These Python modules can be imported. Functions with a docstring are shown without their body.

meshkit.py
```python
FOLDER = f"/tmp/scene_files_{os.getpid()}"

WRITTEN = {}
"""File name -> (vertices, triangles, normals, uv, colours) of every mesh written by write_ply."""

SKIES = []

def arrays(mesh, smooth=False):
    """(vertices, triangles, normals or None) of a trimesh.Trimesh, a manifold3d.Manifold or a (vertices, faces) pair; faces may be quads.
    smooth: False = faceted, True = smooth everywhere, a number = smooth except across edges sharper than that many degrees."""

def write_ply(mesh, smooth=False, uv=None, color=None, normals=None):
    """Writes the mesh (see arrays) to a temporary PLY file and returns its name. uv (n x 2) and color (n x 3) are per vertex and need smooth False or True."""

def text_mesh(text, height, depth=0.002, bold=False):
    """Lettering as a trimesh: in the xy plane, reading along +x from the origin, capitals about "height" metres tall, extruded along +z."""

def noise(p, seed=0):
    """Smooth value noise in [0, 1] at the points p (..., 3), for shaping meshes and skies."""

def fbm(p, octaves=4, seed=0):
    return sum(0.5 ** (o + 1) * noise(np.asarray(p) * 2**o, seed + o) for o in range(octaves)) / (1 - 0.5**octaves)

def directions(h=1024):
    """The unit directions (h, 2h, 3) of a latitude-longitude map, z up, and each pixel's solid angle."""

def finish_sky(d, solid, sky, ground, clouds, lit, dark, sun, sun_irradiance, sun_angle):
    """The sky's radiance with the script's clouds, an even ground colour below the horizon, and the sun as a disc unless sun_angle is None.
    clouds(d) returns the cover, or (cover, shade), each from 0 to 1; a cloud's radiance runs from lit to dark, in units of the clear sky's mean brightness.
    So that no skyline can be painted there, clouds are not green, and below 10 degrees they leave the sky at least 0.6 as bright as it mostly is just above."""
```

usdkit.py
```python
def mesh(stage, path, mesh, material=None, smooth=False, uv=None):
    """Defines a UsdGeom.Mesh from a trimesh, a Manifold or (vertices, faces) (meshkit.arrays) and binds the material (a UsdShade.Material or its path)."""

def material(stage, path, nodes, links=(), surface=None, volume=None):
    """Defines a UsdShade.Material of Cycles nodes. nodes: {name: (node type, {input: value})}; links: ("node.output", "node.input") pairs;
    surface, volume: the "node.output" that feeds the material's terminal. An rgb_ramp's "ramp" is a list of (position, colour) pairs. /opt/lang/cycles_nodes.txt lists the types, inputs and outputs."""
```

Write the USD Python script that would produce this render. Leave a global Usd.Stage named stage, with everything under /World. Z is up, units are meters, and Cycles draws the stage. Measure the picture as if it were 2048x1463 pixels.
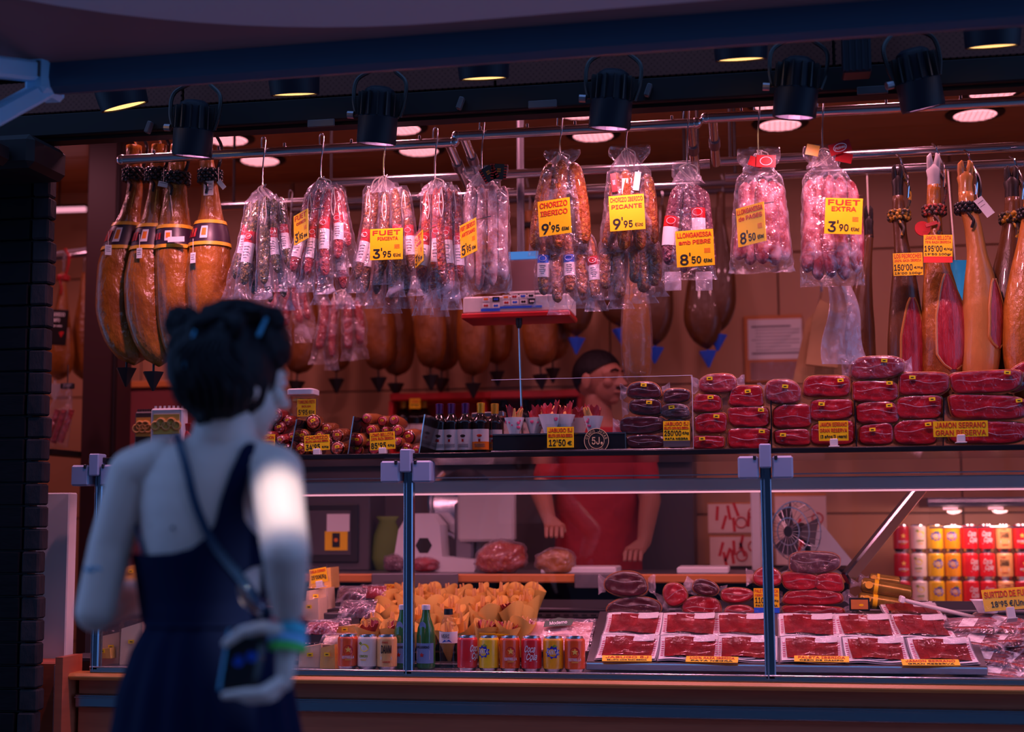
import math, random
import numpy as np, trimesh, usdkit, meshkit
import manifold3d as m3
from manifold3d import Manifold, CrossSection
from shapely.geometry import Polygon
from pxr import Usd, UsdGeom, UsdLux, Gf, Sdf, UsdShade

stage = Usd.Stage.CreateInMemory()
UsdGeom.SetStageUpAxis(stage, UsdGeom.Tokens.z)
UsdGeom.SetStageMetersPerUnit(stage, 1.0)
UsdGeom.Xform.Define(stage, '/World')
UsdGeom.Scope.Define(stage, '/World/Looks')

# ---------------------------------------------------------------- camera
F, CX, CY = 2850., 1024., 731.5
def nrm(v):
    v = np.array(v, float); return v / np.linalg.norm(v)
_X = nrm((15900, -399, -F)); _Z0 = np.array((-150, -26500, F), float)
_Z = nrm(_Z0 - _X * (_Z0 @ _X)); _Y = np.cross(_Z, _X)
CAM = np.array([0, 0, 1.2])
RW = np.stack([_X, _Y, _Z])                       # camera (right, down, forward) -> world
cam = UsdGeom.Camera.Define(stage, '/World/Camera')
_m = np.eye(4); _m[0, :3] = RW @ (1, 0, 0); _m[1, :3] = RW @ (0, -1, 0); _m[2, :3] = RW @ (0, 0, -1); _m[3, :3] = CAM
cam.AddTransformOp().Set(Gf.Matrix4d(_m.tolist()))
cam.CreateHorizontalApertureAttr(36.0); cam.CreateVerticalApertureAttr(36.0 * 1463 / 2048)
cam.CreateFocalLengthAttr(F / 2048 * 36.0); cam.CreateClippingRangeAttr(Gf.Vec2f(0.05, 100))
cam.CreateFStopAttr(1.35); cam.CreateFocusDistanceAttr(4.62)
cam.CreateExposureAttr(0.0)

def W(px, py, y):
    'the point of the plane Y = y that the pixel (of the 2048 x 1463 frame) sees'
    d = RW @ np.array([(px - CX) / F, (py - CY) / F, 1.0]); return CAM + d * (y / d[1])
def WZ(px, py, z):
    d = RW @ np.array([(px - CX) / F, (py - CY) / F, 1.0]); return CAM + d * ((z - CAM[2]) / d[2])

# ---------------------------------------------------------------- sky and large lights
PINK = (1.0, 0.34, 0.48)
dome = UsdLux.DomeLight.Define(stage, '/World/sky_light')
dome.CreateColorAttr(Gf.Vec3f(0.21, 0.42, 1.0)); dome.CreateIntensityAttr(.4)

def aim(prim, pos, target):
    z = -nrm(np.array(target) - np.array(pos)); up = np.array((0, 0, 1.0)) if abs(z[2]) < .99 else np.array((0, 1.0, 0))
    x = nrm(np.cross(up, z)); y = np.cross(z, x); m = np.eye(4); m[0, :3], m[1, :3], m[2, :3], m[3, :3] = x, y, z, pos
    UsdGeom.Xformable(prim).AddTransformOp().Set(Gf.Matrix4d(m.tolist()))
def disk(name, pos, target, radius, power, color, cone=None):
    l = UsdLux.DiskLight.Define(stage, '/World/' + name); l.CreateRadiusAttr(radius); l.CreateColorAttr(Gf.Vec3f(*color))
    l.CreateIntensityAttr(power); aim(l, pos, target)
    if cone:
        s = UsdLux.ShapingAPI.Apply(l.GetPrim()); s.CreateShapingConeAngleAttr(cone); s.CreateShapingConeSoftnessAttr(.25)
    return l
def spot(name, pos, target, radius, power, color, cone, soft=.3):
    l = UsdLux.SphereLight.Define(stage, '/World/' + name); l.CreateRadiusAttr(radius); l.CreateColorAttr(Gf.Vec3f(*color)); l.CreateIntensityAttr(power)
    s = UsdLux.ShapingAPI.Apply(l.GetPrim()); s.CreateShapingConeAngleAttr(cone); s.CreateShapingConeSoftnessAttr(soft); aim(l, pos, target); return l
# added narrow spotlight that imitates a patch of sun on the customer's right arm
_arm = W(566, 1010, 2.45)
spot('added_sun_spot', _arm + np.array((.75, -2.0, 3.4)), _arm, .03, 34000, (1.0, .96, .95), 2.1, .95)
# the five finned spotlights under the awning, aimed into the stall
SPOTS = [(388, 245), (757, 219), (1224, 186), (1594, 162), (1832, 145)]
for _i, _p in enumerate(SPOTS):
    _q = W(*_p, 4.17) + np.array((0, .012, -.074)); spot(f'stall_spot_{_i}', _q, (_q[0] + (0, .1, 0, -.05, .12)[_i], 4.72, 1.35), .03, 560, PINK, 66, .6)

# ---------------------------------------------------------------- helpers
rng = random.Random(7); nrg = np.random.default_rng(11)
_count = {}
def numbered(parent, name):
    k = (str(parent), name); n = _count.get(k, 0); _count[k] = n + 1
    return name if n == 0 else f'{name}_{n:03d}'
def place(prim, loc, rot=(0, 0, 0), scale=None):
    x = UsdGeom.Xformable(prim)
    ops = {o.GetOpName(): o for o in x.GetOrderedXformOps()}
    t = ops.get('xformOp:translate') or x.AddTranslateOp(); t.Set(Gf.Vec3d(*map(float, loc)))
    r = ops.get('xformOp:rotateXYZ') or x.AddRotateXYZOp(); r.Set(Gf.Vec3f(*map(float, rot)))
    s = ops.get('xformOp:scale') or x.AddScaleOp()
    s.Set(Gf.Vec3f(*map(float, scale)) if scale is not None else (s.Get() or Gf.Vec3f(1, 1, 1)))
def tag(p, label=None, cat=None, group=None, kind=None):
    for k, v in (('label', label), ('category', cat), ('group', group), ('kind', kind)):
        if v: p.SetCustomDataByKey(k, v)
    return p
def thing(name, label, cat, loc=(0, 0, 0), rot=(0, 0, 0), group=None, kind=None, scale=None):
    p = UsdGeom.Xform.Define(stage, '/World/' + numbered('/World', name)).GetPrim()
    place(p, loc, rot, scale); return tag(p, label, cat, group, kind)
def part(parent, name, mesh, mat, smooth=35, label=None, kind=None):
    path = f'{parent.GetPath()}/{numbered(parent.GetPath(), name)}'
    p = usdkit.mesh(stage, path, mesh, mat, smooth=smooth).GetPrim()
    return tag(p, label, kind=kind)
def solo(name, mesh, mat, label, cat, smooth=35, group=None, kind=None):
    p = usdkit.mesh(stage, '/World/' + numbered('/World', name), mesh, mat, smooth=smooth).GetPrim()
    return tag(p, label, cat, group, kind)
def struct(name, mesh, mat, smooth=35):
    return solo(name, mesh, mat, None, None, smooth, None, 'structure')
def structx(name, loc=(0, 0, 0)):
    return thing(name, None, None, loc, kind='structure')
def copy(src, loc, rot=(0, 0, 0), label=None, group=None, scale=None, name=None):
    was = src.GetCustomData(); nm = name or src.GetName().rstrip('0123456789').rstrip('_')
    p = UsdGeom.Xform.Define(stage, '/World/' + numbered('/World', nm)).GetPrim()
    p.GetReferences().AddInternalReference(src.GetPath()); p.SetInstanceable(True)
    place(p, loc, rot, scale if scale is not None else (1, 1, 1))
    return tag(p, label or was.get('label'), was.get('category'), group or was.get('group'))
class Kind:
    'first use builds the thing, later uses are instanced copies'
    def __init__(s, make): s.make, s.src = make, None
    def put(s, label, cat, loc, rot=(0, 0, 0), group=None, scale=None):
        if s.src is None:
            s.src = s.make(label, cat, loc, rot, group); place(s.src, loc, rot, scale or (1, 1, 1)); return s.src
        return copy(s.src, loc, rot, label, group, scale)

# ---------------------------------------------------------------- shapes
cat_ = trimesh.util.concatenate
def xf(m, loc=(0, 0, 0), rot=(0, 0, 0), scale=None):
    m = m.copy()
    if scale is not None: m.apply_scale(scale) if np.ndim(scale) == 0 else m.apply_transform(np.diag((*scale, 1.0)))
    if any(rot): m.apply_transform(trimesh.transformations.euler_matrix(*np.radians(rot)))
    m.apply_translation(loc); return m
def box(x0, x1, y0, y1, z0, z1, b=0.0):
    lo, hi = np.array((x0, y0, z0), float), np.array((x1, y1, z1), float); c = (lo + hi) / 2; h = (hi - lo) / 2
    if b <= 0: return xf(trimesh.creation.box(h * 2), c)
    b = min(b, *(h * .98)); pts = []
    for s in np.array(np.meshgrid((-1, 1), (-1, 1), (-1, 1))).T.reshape(-1, 3):
        for k in range(3):
            q = h - b; q[k] = h[k]; pts.append(s * q)
    return xf(trimesh.convex.convex_hull(np.array(pts)), c)
def bar(p, q, w, h, b=0.0, up=(0, 0, 1)):
    'box from p to q'
    p, q = np.array(p, float), np.array(q, float); d = q - p; L = np.linalg.norm(d); x = d / L
    y = nrm(np.cross(np.array(up, float), x)); z = np.cross(x, y); m = box(0, L, -w / 2, w / 2, -h / 2, h / 2, b)
    t = np.eye(4); t[:3, 0], t[:3, 1], t[:3, 2], t[:3, 3] = x, y, z, p; m.apply_transform(t); return m
def tube(pts, r, n=8, closed=False):
    pts = np.array(pts, float); N = len(pts); r = np.full(N, r) if np.ndim(r) == 0 else np.array(r, float)
    t = np.roll(pts, -1, 0) - np.roll(pts, 1, 0)
    if not closed: t[0] = pts[1] - pts[0]; t[-1] = pts[-1] - pts[-2]
    t /= np.maximum(np.linalg.norm(t, axis=1, keepdims=True), 1e-9)
    u = np.cross(t[0], (0, 0, 1.0) if abs(t[0][2]) < .9 else (1.0, 0, 0)); u /= np.linalg.norm(u); V = []
    for i in range(N):
        u = u - t[i] * (u @ t[i]); u /= np.linalg.norm(u); w = np.cross(t[i], u)
        a = np.arange(n) * 2 * np.pi / n; V.append(pts[i] + r[i] * (np.cos(a)[:, None] * u + np.sin(a)[:, None] * w))
    V = np.vstack(V); Fc = []
    for i in range(N if closed else N - 1):
        a, b = i * n, ((i + 1) % N) * n
        for j in range(n):
            k = (j + 1) % n; Fc += [(a + j, a + k, b + k), (a + j, b + k, b + j)]
    if not closed:
        V = np.vstack([V, pts[:1], pts[-1:]]); c0, c1 = N * n, N * n + 1
        for j in range(n):
            k = (j + 1) % n; Fc += [(c0, k, j), (c1, (N - 1) * n + j, (N - 1) * n + k)]
    return trimesh.Trimesh(V, Fc, process=False)
def smooth_path(pts, m=6):
    pts = np.array(pts, float); P = np.vstack([2 * pts[0] - pts[1], pts, 2 * pts[-1] - pts[-2]]); out = []
    for i in range(1, len(P) - 2):
        for s in np.linspace(0, 1, m, endpoint=False):
            a, b, c, d = P[i - 1:i + 3]
            out.append(.5 * (2 * b + (c - a) * s + (2 * a - 5 * b + 4 * c - d) * s ** 2 + (3 * b - a - 3 * c + d) * s ** 3))
    return np.array(out + [pts[-1]])
def lathe(prof, n=24):
    'profile of (radius, z), closed to the axis at both ends'
    prof = [(max(r, 0), z) for r, z in prof]; a = np.arange(n) * 2 * np.pi / n
    V = np.vstack([np.stack([r * np.cos(a), r * np.sin(a), np.full(n, z)], 1) for r, z in prof]); Fc = []
    for i in range(len(prof) - 1):
        for j in range(n):
            k = (j + 1) % n; p, q = i * n, (i + 1) * n
            if prof[i][0] > 0: Fc.append((p + j, p + k, q + j if prof[i + 1][0] == 0 else q + k))
            if prof[i + 1][0] > 0: Fc.append((p + j, q + k, q + j))
    return trimesh.Trimesh(V, Fc, process=False)
def grid(P, close_u=False, caps=False):
    'surface over P (rows, columns, 3); close_u joins the last column to the first; caps closes both ends with fans'
    P = np.asarray(P, float); R, Cn = P.shape[:2]; V = P.reshape(-1, 3); Fc = []
    for i in range(R - 1):
        for j in range(Cn if close_u else Cn - 1):
            k = (j + 1) % Cn; a, b, c, d = i * Cn + j, i * Cn + k, (i + 1) * Cn + k, (i + 1) * Cn + j; Fc += [(a, b, c), (a, c, d)]
    if caps:
        V = np.vstack([V, P[0].mean(0), P[-1].mean(0)]); c0, c1 = R * Cn, R * Cn + 1
        for j in range(Cn):
            k = (j + 1) % Cn; Fc += [(c0, k, j), (c1, (R - 1) * Cn + j, (R - 1) * Cn + k)]
    return trimesh.Trimesh(V, Fc, process=False)
def prism(pts, y0, y1):
    'outline in x, z pushed along y'
    m = trimesh.creation.extrude_polygon(Polygon(pts), y1 - y0, engine='earcut')
    t = np.array([[1, 0, 0, 0], [0, 0, -1, y1], [0, 1, 0, 0], [0, 0, 0, 1.0]]); m.apply_transform(t); return m
def ball(c, r, sub=2, scale=(1, 1, 1)):
    return xf(trimesh.creation.icosphere(sub, 1.0), c, scale=np.array(scale) * r)
def sheet(P, t):
    'thin solid over the grid P with thickness t'
    m = grid(P); v = m.vertices; nn = np.zeros_like(v); f = m.faces; fn = np.cross(v[f[:, 1]] - v[f[:, 0]], v[f[:, 2]] - v[f[:, 0]])
    for k in range(3): np.add.at(nn, f[:, k], fn)
    nn /= np.maximum(np.linalg.norm(nn, axis=1, keepdims=True), 1e-12); Q = (v - nn * t).reshape(np.asarray(P).shape); P = np.asarray(P, float)
    rim = np.concatenate([P[0], P[1:, -1], P[-1, -2::-1], P[-2:0:-1, 0]]); rimq = np.concatenate([Q[0], Q[1:, -1], Q[-1, -2::-1], Q[-2:0:-1, 0]])
    g2 = grid(Q); g2.invert(); return cat_([m, g2, grid(np.stack([rimq, rim]), True)])
_texts = {}
def text(s, w, h, depth=.0012, bold=True):
    'lettering in the x, z plane facing -y, centred on the origin, fitted to w x h'
    k = (s, bold)
    if k not in _texts: _texts[k] = meshkit.text_mesh(s, .1, .01, bold)
    m = _texts[k].copy(); lo, hi = m.bounds; c = (lo + hi) / 2; m.apply_translation(-c); e = hi - lo
    m.apply_transform(np.diag((w / e[0], h / e[1], depth / e[2], 1.0)))
    m.apply_transform(np.array([[1, 0, 0, 0], [0, 0, -1, 0], [0, 1, 0, 0], [0, 0, 0, 1.0]])); return m

# ---------------------------------------------------------------- materials
L = '/World/Looks/'
def simple(name, col, rough=.5, metal=0., coat=0., spec=.5, emit=None, es=0., sheen=0.):
    d = dict(base_color=col, roughness=rough, metallic=metal, coat_weight=coat, specular_ior_level=spec, sheen_weight=sheen)
    if emit: d |= dict(emission_color=emit, emission_strength=es)
    return usdkit.material(stage, L + name, {'p': ('principled_bsdf', d)}, surface='p.BSDF')
def noisy(name, ramp, scale=8, stretch=(1, 1, 1), detail=4, rough=.45, coat=0., bump=0., bscale=None, kind='noise', dist=.01, metal=0., spec=.5, sss=0., distortion=0.):
    n = {'tc': ('texture_coordinate', {}), 'mp': ('mapping', {'scale': stretch}), 'r': ('rgb_ramp', {'ramp': ramp}),
         'p': ('principled_bsdf', dict(roughness=rough, coat_weight=coat, metallic=metal, specular_ior_level=spec, subsurface_weight=sss))}
    n['n'] = ('noise_texture', {'scale': scale, 'detail': detail, 'distortion': distortion}) if kind == 'noise' else ('voronoi_texture', {'scale': scale, 'randomness': 1.0})
    l = [('tc.object', 'mp.vector'), ('mp.vector', 'n.vector'), ('n.fac' if kind == 'noise' else 'n.distance', 'r.fac'), ('r.color', 'p.base_color')]
    if bump:
        n['b'] = ('bump', {'strength': bump, 'distance': dist}); n['n2'] = ('noise_texture', {'scale': bscale or scale * 2, 'detail': 5})
        l += [('mp.vector', 'n2.vector'), ('n2.fac', 'b.height'), ('b.normal', 'p.normal')]
    return usdkit.material(stage, L + name, n, l, surface='p.BSDF')
def film(name, col=(.72, .62, .74), amount=.03, streak=.26, rough=.13, scale=16, bump=.8, edge=.3, gloss=.05, graze=.5):
    'clear wrapping plastic: mostly see-through, cloudy where it creases, with sharp highlights'
    return usdkit.material(stage, L + name, {
        'tc': ('texture_coordinate', {}), 'n': ('noise_texture', {'scale': scale, 'detail': 3, 'distortion': 1.4}), 'b': ('bump', {'strength': bump, 'distance': .03}),
        'lw': ('layer_weight', {'blend': .5}), 'pw': ('math', {'math_type': 'power', 'value2': 3.5}), 'sc': ('math', {'math_type': 'multiply', 'value2': edge}),
        'mr': ('map_range', {'from_min': .54, 'from_max': .76, 'to_min': amount, 'to_max': amount + streak, 'clamp': True}), 'a': ('math', {'math_type': 'add', 'use_clamp': True}),
        'g2': ('math', {'math_type': 'multiply_add', 'value2': graze, 'value3': gloss}), 't': ('transparent_bsdf', {'color': (.97, .97, .98)}), 'd': ('diffuse_bsdf', {'color': col}),
        'gl': ('glossy_bsdf', {'color': (1, 1, 1), 'roughness': rough}), 'm': ('mix_closure', {}), 'm2': ('mix_closure', {})},
        [('tc.object', 'n.vector'), ('n.fac', 'b.height'), ('b.normal', 'gl.normal'), ('n.fac', 'mr.value'), ('mr.result', 'a.value1'), ('lw.facing', 'pw.value1'), ('pw.value', 'sc.value1'), ('sc.value', 'a.value2'),
         ('a.value', 'm.fac'), ('t.BSDF', 'm.closure1'), ('d.BSDF', 'm.closure2'), ('pw.value', 'g2.value1'), ('g2.value', 'm2.fac'), ('m.closure', 'm2.closure1'), ('gl.BSDF', 'm2.closure2')], surface='m2.closure')
def pane(name, tint=(.96, .97, .98), ior=1.5, rough=0.0, gcol=(1, 1, 1)):
    f0 = ((ior - 1) / (ior + 1)) ** 2
    return usdkit.material(stage, L + name, {'lw': ('layer_weight', {'blend': .5}), 'pw': ('math', {'math_type': 'power', 'value2': 5.}), 'fa': ('math', {'math_type': 'multiply_add', 'value2': 1 - f0, 'value3': f0}),
        't': ('transparent_bsdf', {'color': tint}), 'g': ('glossy_bsdf', {'color': gcol, 'roughness': rough}), 'm': ('mix_closure', {})},
        [('lw.facing', 'pw.value1'), ('pw.value', 'fa.value1'), ('fa.value', 'm.fac'), ('t.BSDF', 'm.closure1'), ('g.BSDF', 'm.closure2')], surface='m.closure')
def glow(name, col, strength):
    return usdkit.material(stage, L + name, {'e': ('emission', {'color': col, 'strength': strength})}, surface='e.emission')

m_steel = simple('steel', (.62, .63, .66), .22, 1.)
m_steel_dull = simple('steel_dull', (.26, .25, .28), .42, 1.)
m_chrome = simple('chrome', (.75, .75, .78), .1, 1.)
m_black = simple('black', (.012, .012, .014), .45)
m_black_gloss = simple('black_gloss', (.01, .01, .012), .12)
m_white = simple('white_plastic', (.8, .8, .8), .4)
m_clamp = simple('clamp_daylight_blue', (.26, .32, .46), .4)  # white clamps; the blue daylight on their fronts is put into the colour
m_post = simple('post_steel', (.28, .36, .45), .2, 1.)
m_white_dull = simple('white_dull', (.62, .6, .58), .6)
m_ink = simple('ink_black', (.012, .01, .01), .5)
m_ink_red = simple('ink_red', (.62, .035, .01), .5)
m_ink_orange = simple('ink_orange', (.9, .22, .01), .5)
m_tag = simple('tag_yellow', (1.0, .62, .0), .45)
m_tag_red = simple('tag_red', (.75, .03, .02), .45)
m_sticker = simple('sticker_yellow', (1.0, .7, .01), .5)
m_paper = simple('paper_white', (.82, .8, .78), .7)
m_print = simple('print_grey', (.2, .18, .2), .7)
m_red = simple('red_paint', (.5, .015, .015), .4)
m_blue = simple('blue_plastic', (.02, .12, .75), .4)
m_cyan = simple('cyan_cloth', (.01, .55, .9), .6)
m_glass = pane('case_glass')
m_acrylic = pane('acrylic', (.97, .97, .97), 1.3)
m_edge = simple('glass_edge', (.5, .5, .55), .2)
m_wood = noisy('wood_brown', [(0, (.34, .075, .035)), (.5, (.44, .10, .045)), (1, (.52, .13, .06))], 5, (1, 1, 14), 4, .45)
m_wood_warm = noisy('wood_warm', [(0, (.5, .17, .04)), (1, (.7, .25, .06))], 6, (1, 8, 8), 4, .35)
m_ceiling = noisy('ceiling_wood', [(0, (.3, .12, .03)), (1, (.44, .18, .05))], 4, (1, 8, 1), 4, .28)
m_wall = noisy('wall_panel', [(0, (.5, .27, .14)), (1, (.57, .32, .17))], 2.5, rough=.35)
m_grey_panel = simple('grey_panel', (.075, .066, .075), .45)
m_dark_metal = simple('dark_metal', (.012, .008, .009), .55, 0., spec=.2)
m_pillar = noisy('pillar_brown', [(0, (.035, .014, .014)), (1, (.05, .022, .022))], 2, rough=.45, spec=.25)
m_tile_dark = noisy('tile_dark', [(0, (.003, .003, .004)), (1, (.009, .008, .01))], 6, (1, 1, 3), rough=.7, bump=.3, spec=.08)
m_stone_edge = noisy('rough_edge', [(0, (.008, .008, .01)), (.6, (.03, .025, .028)), (1, (.07, .04, .04))], 14, (1, 1, .5), 5, .8, bump=.8, spec=.1)
m_floor = noisy('floor_stone', [(0, (.1, .1, .1)), (1, (.16, .155, .15))], 3, rough=.6)
m_awning = noisy('awning_cloth', [(0, (.27, .13, .14)), (1, (.33, .16, .17))], 3, rough=.9, spec=.1)
m_awning_light = simple('awning_pale', (.6, .5, .55), .9, spec=.1)
m_awning_bar = simple('awning_bar', (.03, .07, .13), .55)
m_awning_arm = simple('awning_arm', (.3, .62, .85), .5)
m_perf = usdkit.material(stage, L + 'perforated', {'tc': ('texture_coordinate', {}), 'mp': ('mapping', {'rotation': (0, 0.785, 0)}), 'v': ('voronoi_texture', {'scale': 75, 'randomness': 0.0}),
    'r': ('rgb_ramp', {'ramp': [(0, (.004, .004, .005)), (.3, (.004, .004, .005)), (.42, (.14, .045, .035)), (1, (.18, .06, .045))]}), 'p': ('principled_bsdf', {'roughness': .6, 'specular_ior_level': .1})},
    [('tc.object', 'mp.vector'), ('mp.vector', 'v.vector'), ('v.distance', 'r.fac'), ('r.color', 'p.base_color')], surface='p.BSDF')
m_vent = m_perf
m_lamp = glow('lamp_pink', (1.0, .33, .40), 2.0)
m_lamp_warm = glow('lamp_warm', (1.0, .50, .17), 2.0)
m_tube_pink = glow('tube_pink', (1.0, .38, .52), 1.0)
m_film = film('film')
m_film_bag = film('film_bag', (.78, .68, .76), .035, .4, .12, 18, 1.0, .4, .10)
m_film_milky = film('film_milky', (.82, .72, .82), .16, .3)
m_film_tight = film('film_tight', (.5, .35, .4), .0, .02, .09, 20, .5, .0, .035, .16)
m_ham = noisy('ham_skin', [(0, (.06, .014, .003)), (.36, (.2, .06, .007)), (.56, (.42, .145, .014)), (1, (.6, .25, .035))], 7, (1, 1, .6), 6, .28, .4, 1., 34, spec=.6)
m_ham_shaded = noisy('ham_skin_shaded', [(0, (.04, .01, .002)), (.4, (.17, .05, .006)), (.6, (.34, .115, .012)), (1, (.5, .19, .025))], 6, (1, 1, .6), 5, .4, .2, .8, 30)  # darker copy of the ham skin, the rear row's dimness put into the colour
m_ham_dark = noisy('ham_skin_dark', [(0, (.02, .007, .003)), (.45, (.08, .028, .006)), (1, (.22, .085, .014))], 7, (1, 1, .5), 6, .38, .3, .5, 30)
m_ham_fat = noisy('ham_fat', [(0, (.3, .11, .02)), (.6, (.5, .22, .05)), (1, (.62, .3, .08))], 5, (1, 1, .6), 4, .3, .4, .25, 40)
m_meat = noisy('meat', [(0, (.07, .002, .004)), (.42, (.34, .005, .012)), (.62, (.5, .012, .02)), (.74, (.42, .05, .05)), (1, (.6, .18, .16))], 9, (1, 1, 2.2), 3, .25, .5, .2, 40, distortion=1.5)
m_meat_dark = noisy('meat_dark', [(0, (.025, .002, .004)), (.5, (.07, .004, .008)), (.74, (.13, .015, .018)), (1, (.3, .1, .09))], 10, (1, 1, 2), 3, .25, .5, .2, 40, distortion=1.5)
m_meat_cut = noisy('meat_cut', [(0, (.1, .003, .006)), (.42, (.3, .012, .02)), (.6, (.42, .03, .04)), (.72, (.55, .14, .12)), (1, (.8, .42, .36))], 8, (3.2, 1, .6), 5, .28, .5, .7, 35, distortion=1.2)
m_rind = noisy('rind', [(0, (.3, .07, .015)), (1, (.5, .17, .035))], 20, rough=.35, coat=.4)
def speck(name, base, spot, scale, amt, rough=.3, stretch=(1, 1, 1), bump=.5):
    return noisy(name, [(0, spot), (amt, spot), (amt + .12, base), (1, base)], scale, stretch, kind='voronoi', rough=rough, coat=.7, bump=min(1., bump * 1.5), bscale=70, dist=.02)
m_salami = speck('salami_cut', (.38, .012, .02), (.85, .5, .45), 70, .22)
m_saus_herb = speck('sausage_herb', (.09, .06, .012), (.3, .2, .04), 110, .3, bump=1.)
m_saus_red = speck('sausage_red', (.3, .01, .012), (.5, .06, .03), 90, .2)
m_saus_pepper = speck('sausage_pepper', (.2, .055, .012), (.42, .18, .05), 120, .3, bump=1.)
m_saus_paprika = speck('sausage_paprika', (.36, .03, .012), (.6, .12, .02), 90, .25, bump=.7)
m_saus_white = noisy('sausage_white', [(0, (.12, .006, .012)), (.42, (.26, .02, .03)), (.55, (.45, .14, .16)), (.7, (.6, .3, .3)), (1, (.7, .4, .4))], 38, (1, 1, .7), 4, .4, .4, .6, 60)
m_saus_mold = noisy('sausage_mold', [(0, (.25, .06, .07)), (.45, (.45, .2, .21)), (.6, (.65, .42, .42)), (1, (.75, .55, .55))], 45, (1, 1, .7), 4, .5, .2, .6, 60)
m_saus_brown = speck('sausage_brown', (.3, .075, .012), (.5, .2, .03), 60, .25)
m_saus_violet = speck('sausage_violet', (.13, .03, .05), (.4, .2, .2), 90, .25, .4)
m_band_red = simple('band_red', (.5, .012, .015), .3, coat=.4)
m_band_white = simple('band_white', (.8, .74, .74), .4)
m_band_purple = simple('band_purple', (.035, .012, .03), .4)
m_band_gold = simple('band_gold', (.85, .45, .03), .35)
m_string = simple('string', (.8, .68, .58), .8)
m_rope = simple('rope_black', (.012, .012, .014), .3)
m_rope_yellow = noisy('rope_mixed', [(0, (.02, .02, .02)), (.5, (.05, .04, .02)), (.56, (.5, .28, .02)), (1, (.6, .3, .03))], 60, rough=.5)
m_rope_red = noisy('rope_red', [(0, (.02, .02, .02)), (.5, (.05, .03, .02)), (.56, (.35, .05, .03)), (1, (.5, .1, .03))], 60, rough=.5)
m_hoof = simple('hoof', (.02, .012, .01), .4)
m_kraft = noisy('kraft', [(0, (.85, .52, .08)), (1, (.95, .62, .14))], 9, rough=.7)
m_card = noisy('cardboard', [(0, (.42, .24, .1)), (1, (.5, .3, .14))], 5, rough=.8)
m_bread = noisy('breadstick', [(0, (.6, .26, .05)), (1, (.85, .5, .15))], 30, rough=.5)
m_cheese = noisy('cheese', [(0, (.85, .48, .08)), (1, (.9, .56, .13))], 6, rough=.35, coat=.3)
m_cheese_pale = noisy('cheese_pale', [(0, (.85, .62, .38)), (1, (.9, .7, .45))], 6, rough=.4, coat=.3)
m_skin = noisy('skin', [(0, (.68, .46, .39)), (1, (.74, .52, .44))], 6, rough=.5, sss=.08)
m_skin2 = simple('skin_vendor', (.34, .14, .09), .45)
m_hair = noisy('hair', [(0, (.002, .0015, .003)), (1, (.008, .005, .009))], 60, (1, 1, .25), 5, .5, bump=.6, bscale=90, spec=.16)
m_dress = noisy('dress_navy', [(0, (.002, .004, .02)), (1, (.004, .008, .034))], 8, rough=.8, spec=.08)
m_strap = simple('strap_navy', (.004, .022, .06), .5)
# ================================================================ SETTING
ZCL = 2.86
YG = 4.5                                            # plane of the display case's front glass
struct('floor', box(-8, 6, -4, 9, -.1, 0), m_floor)
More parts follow.
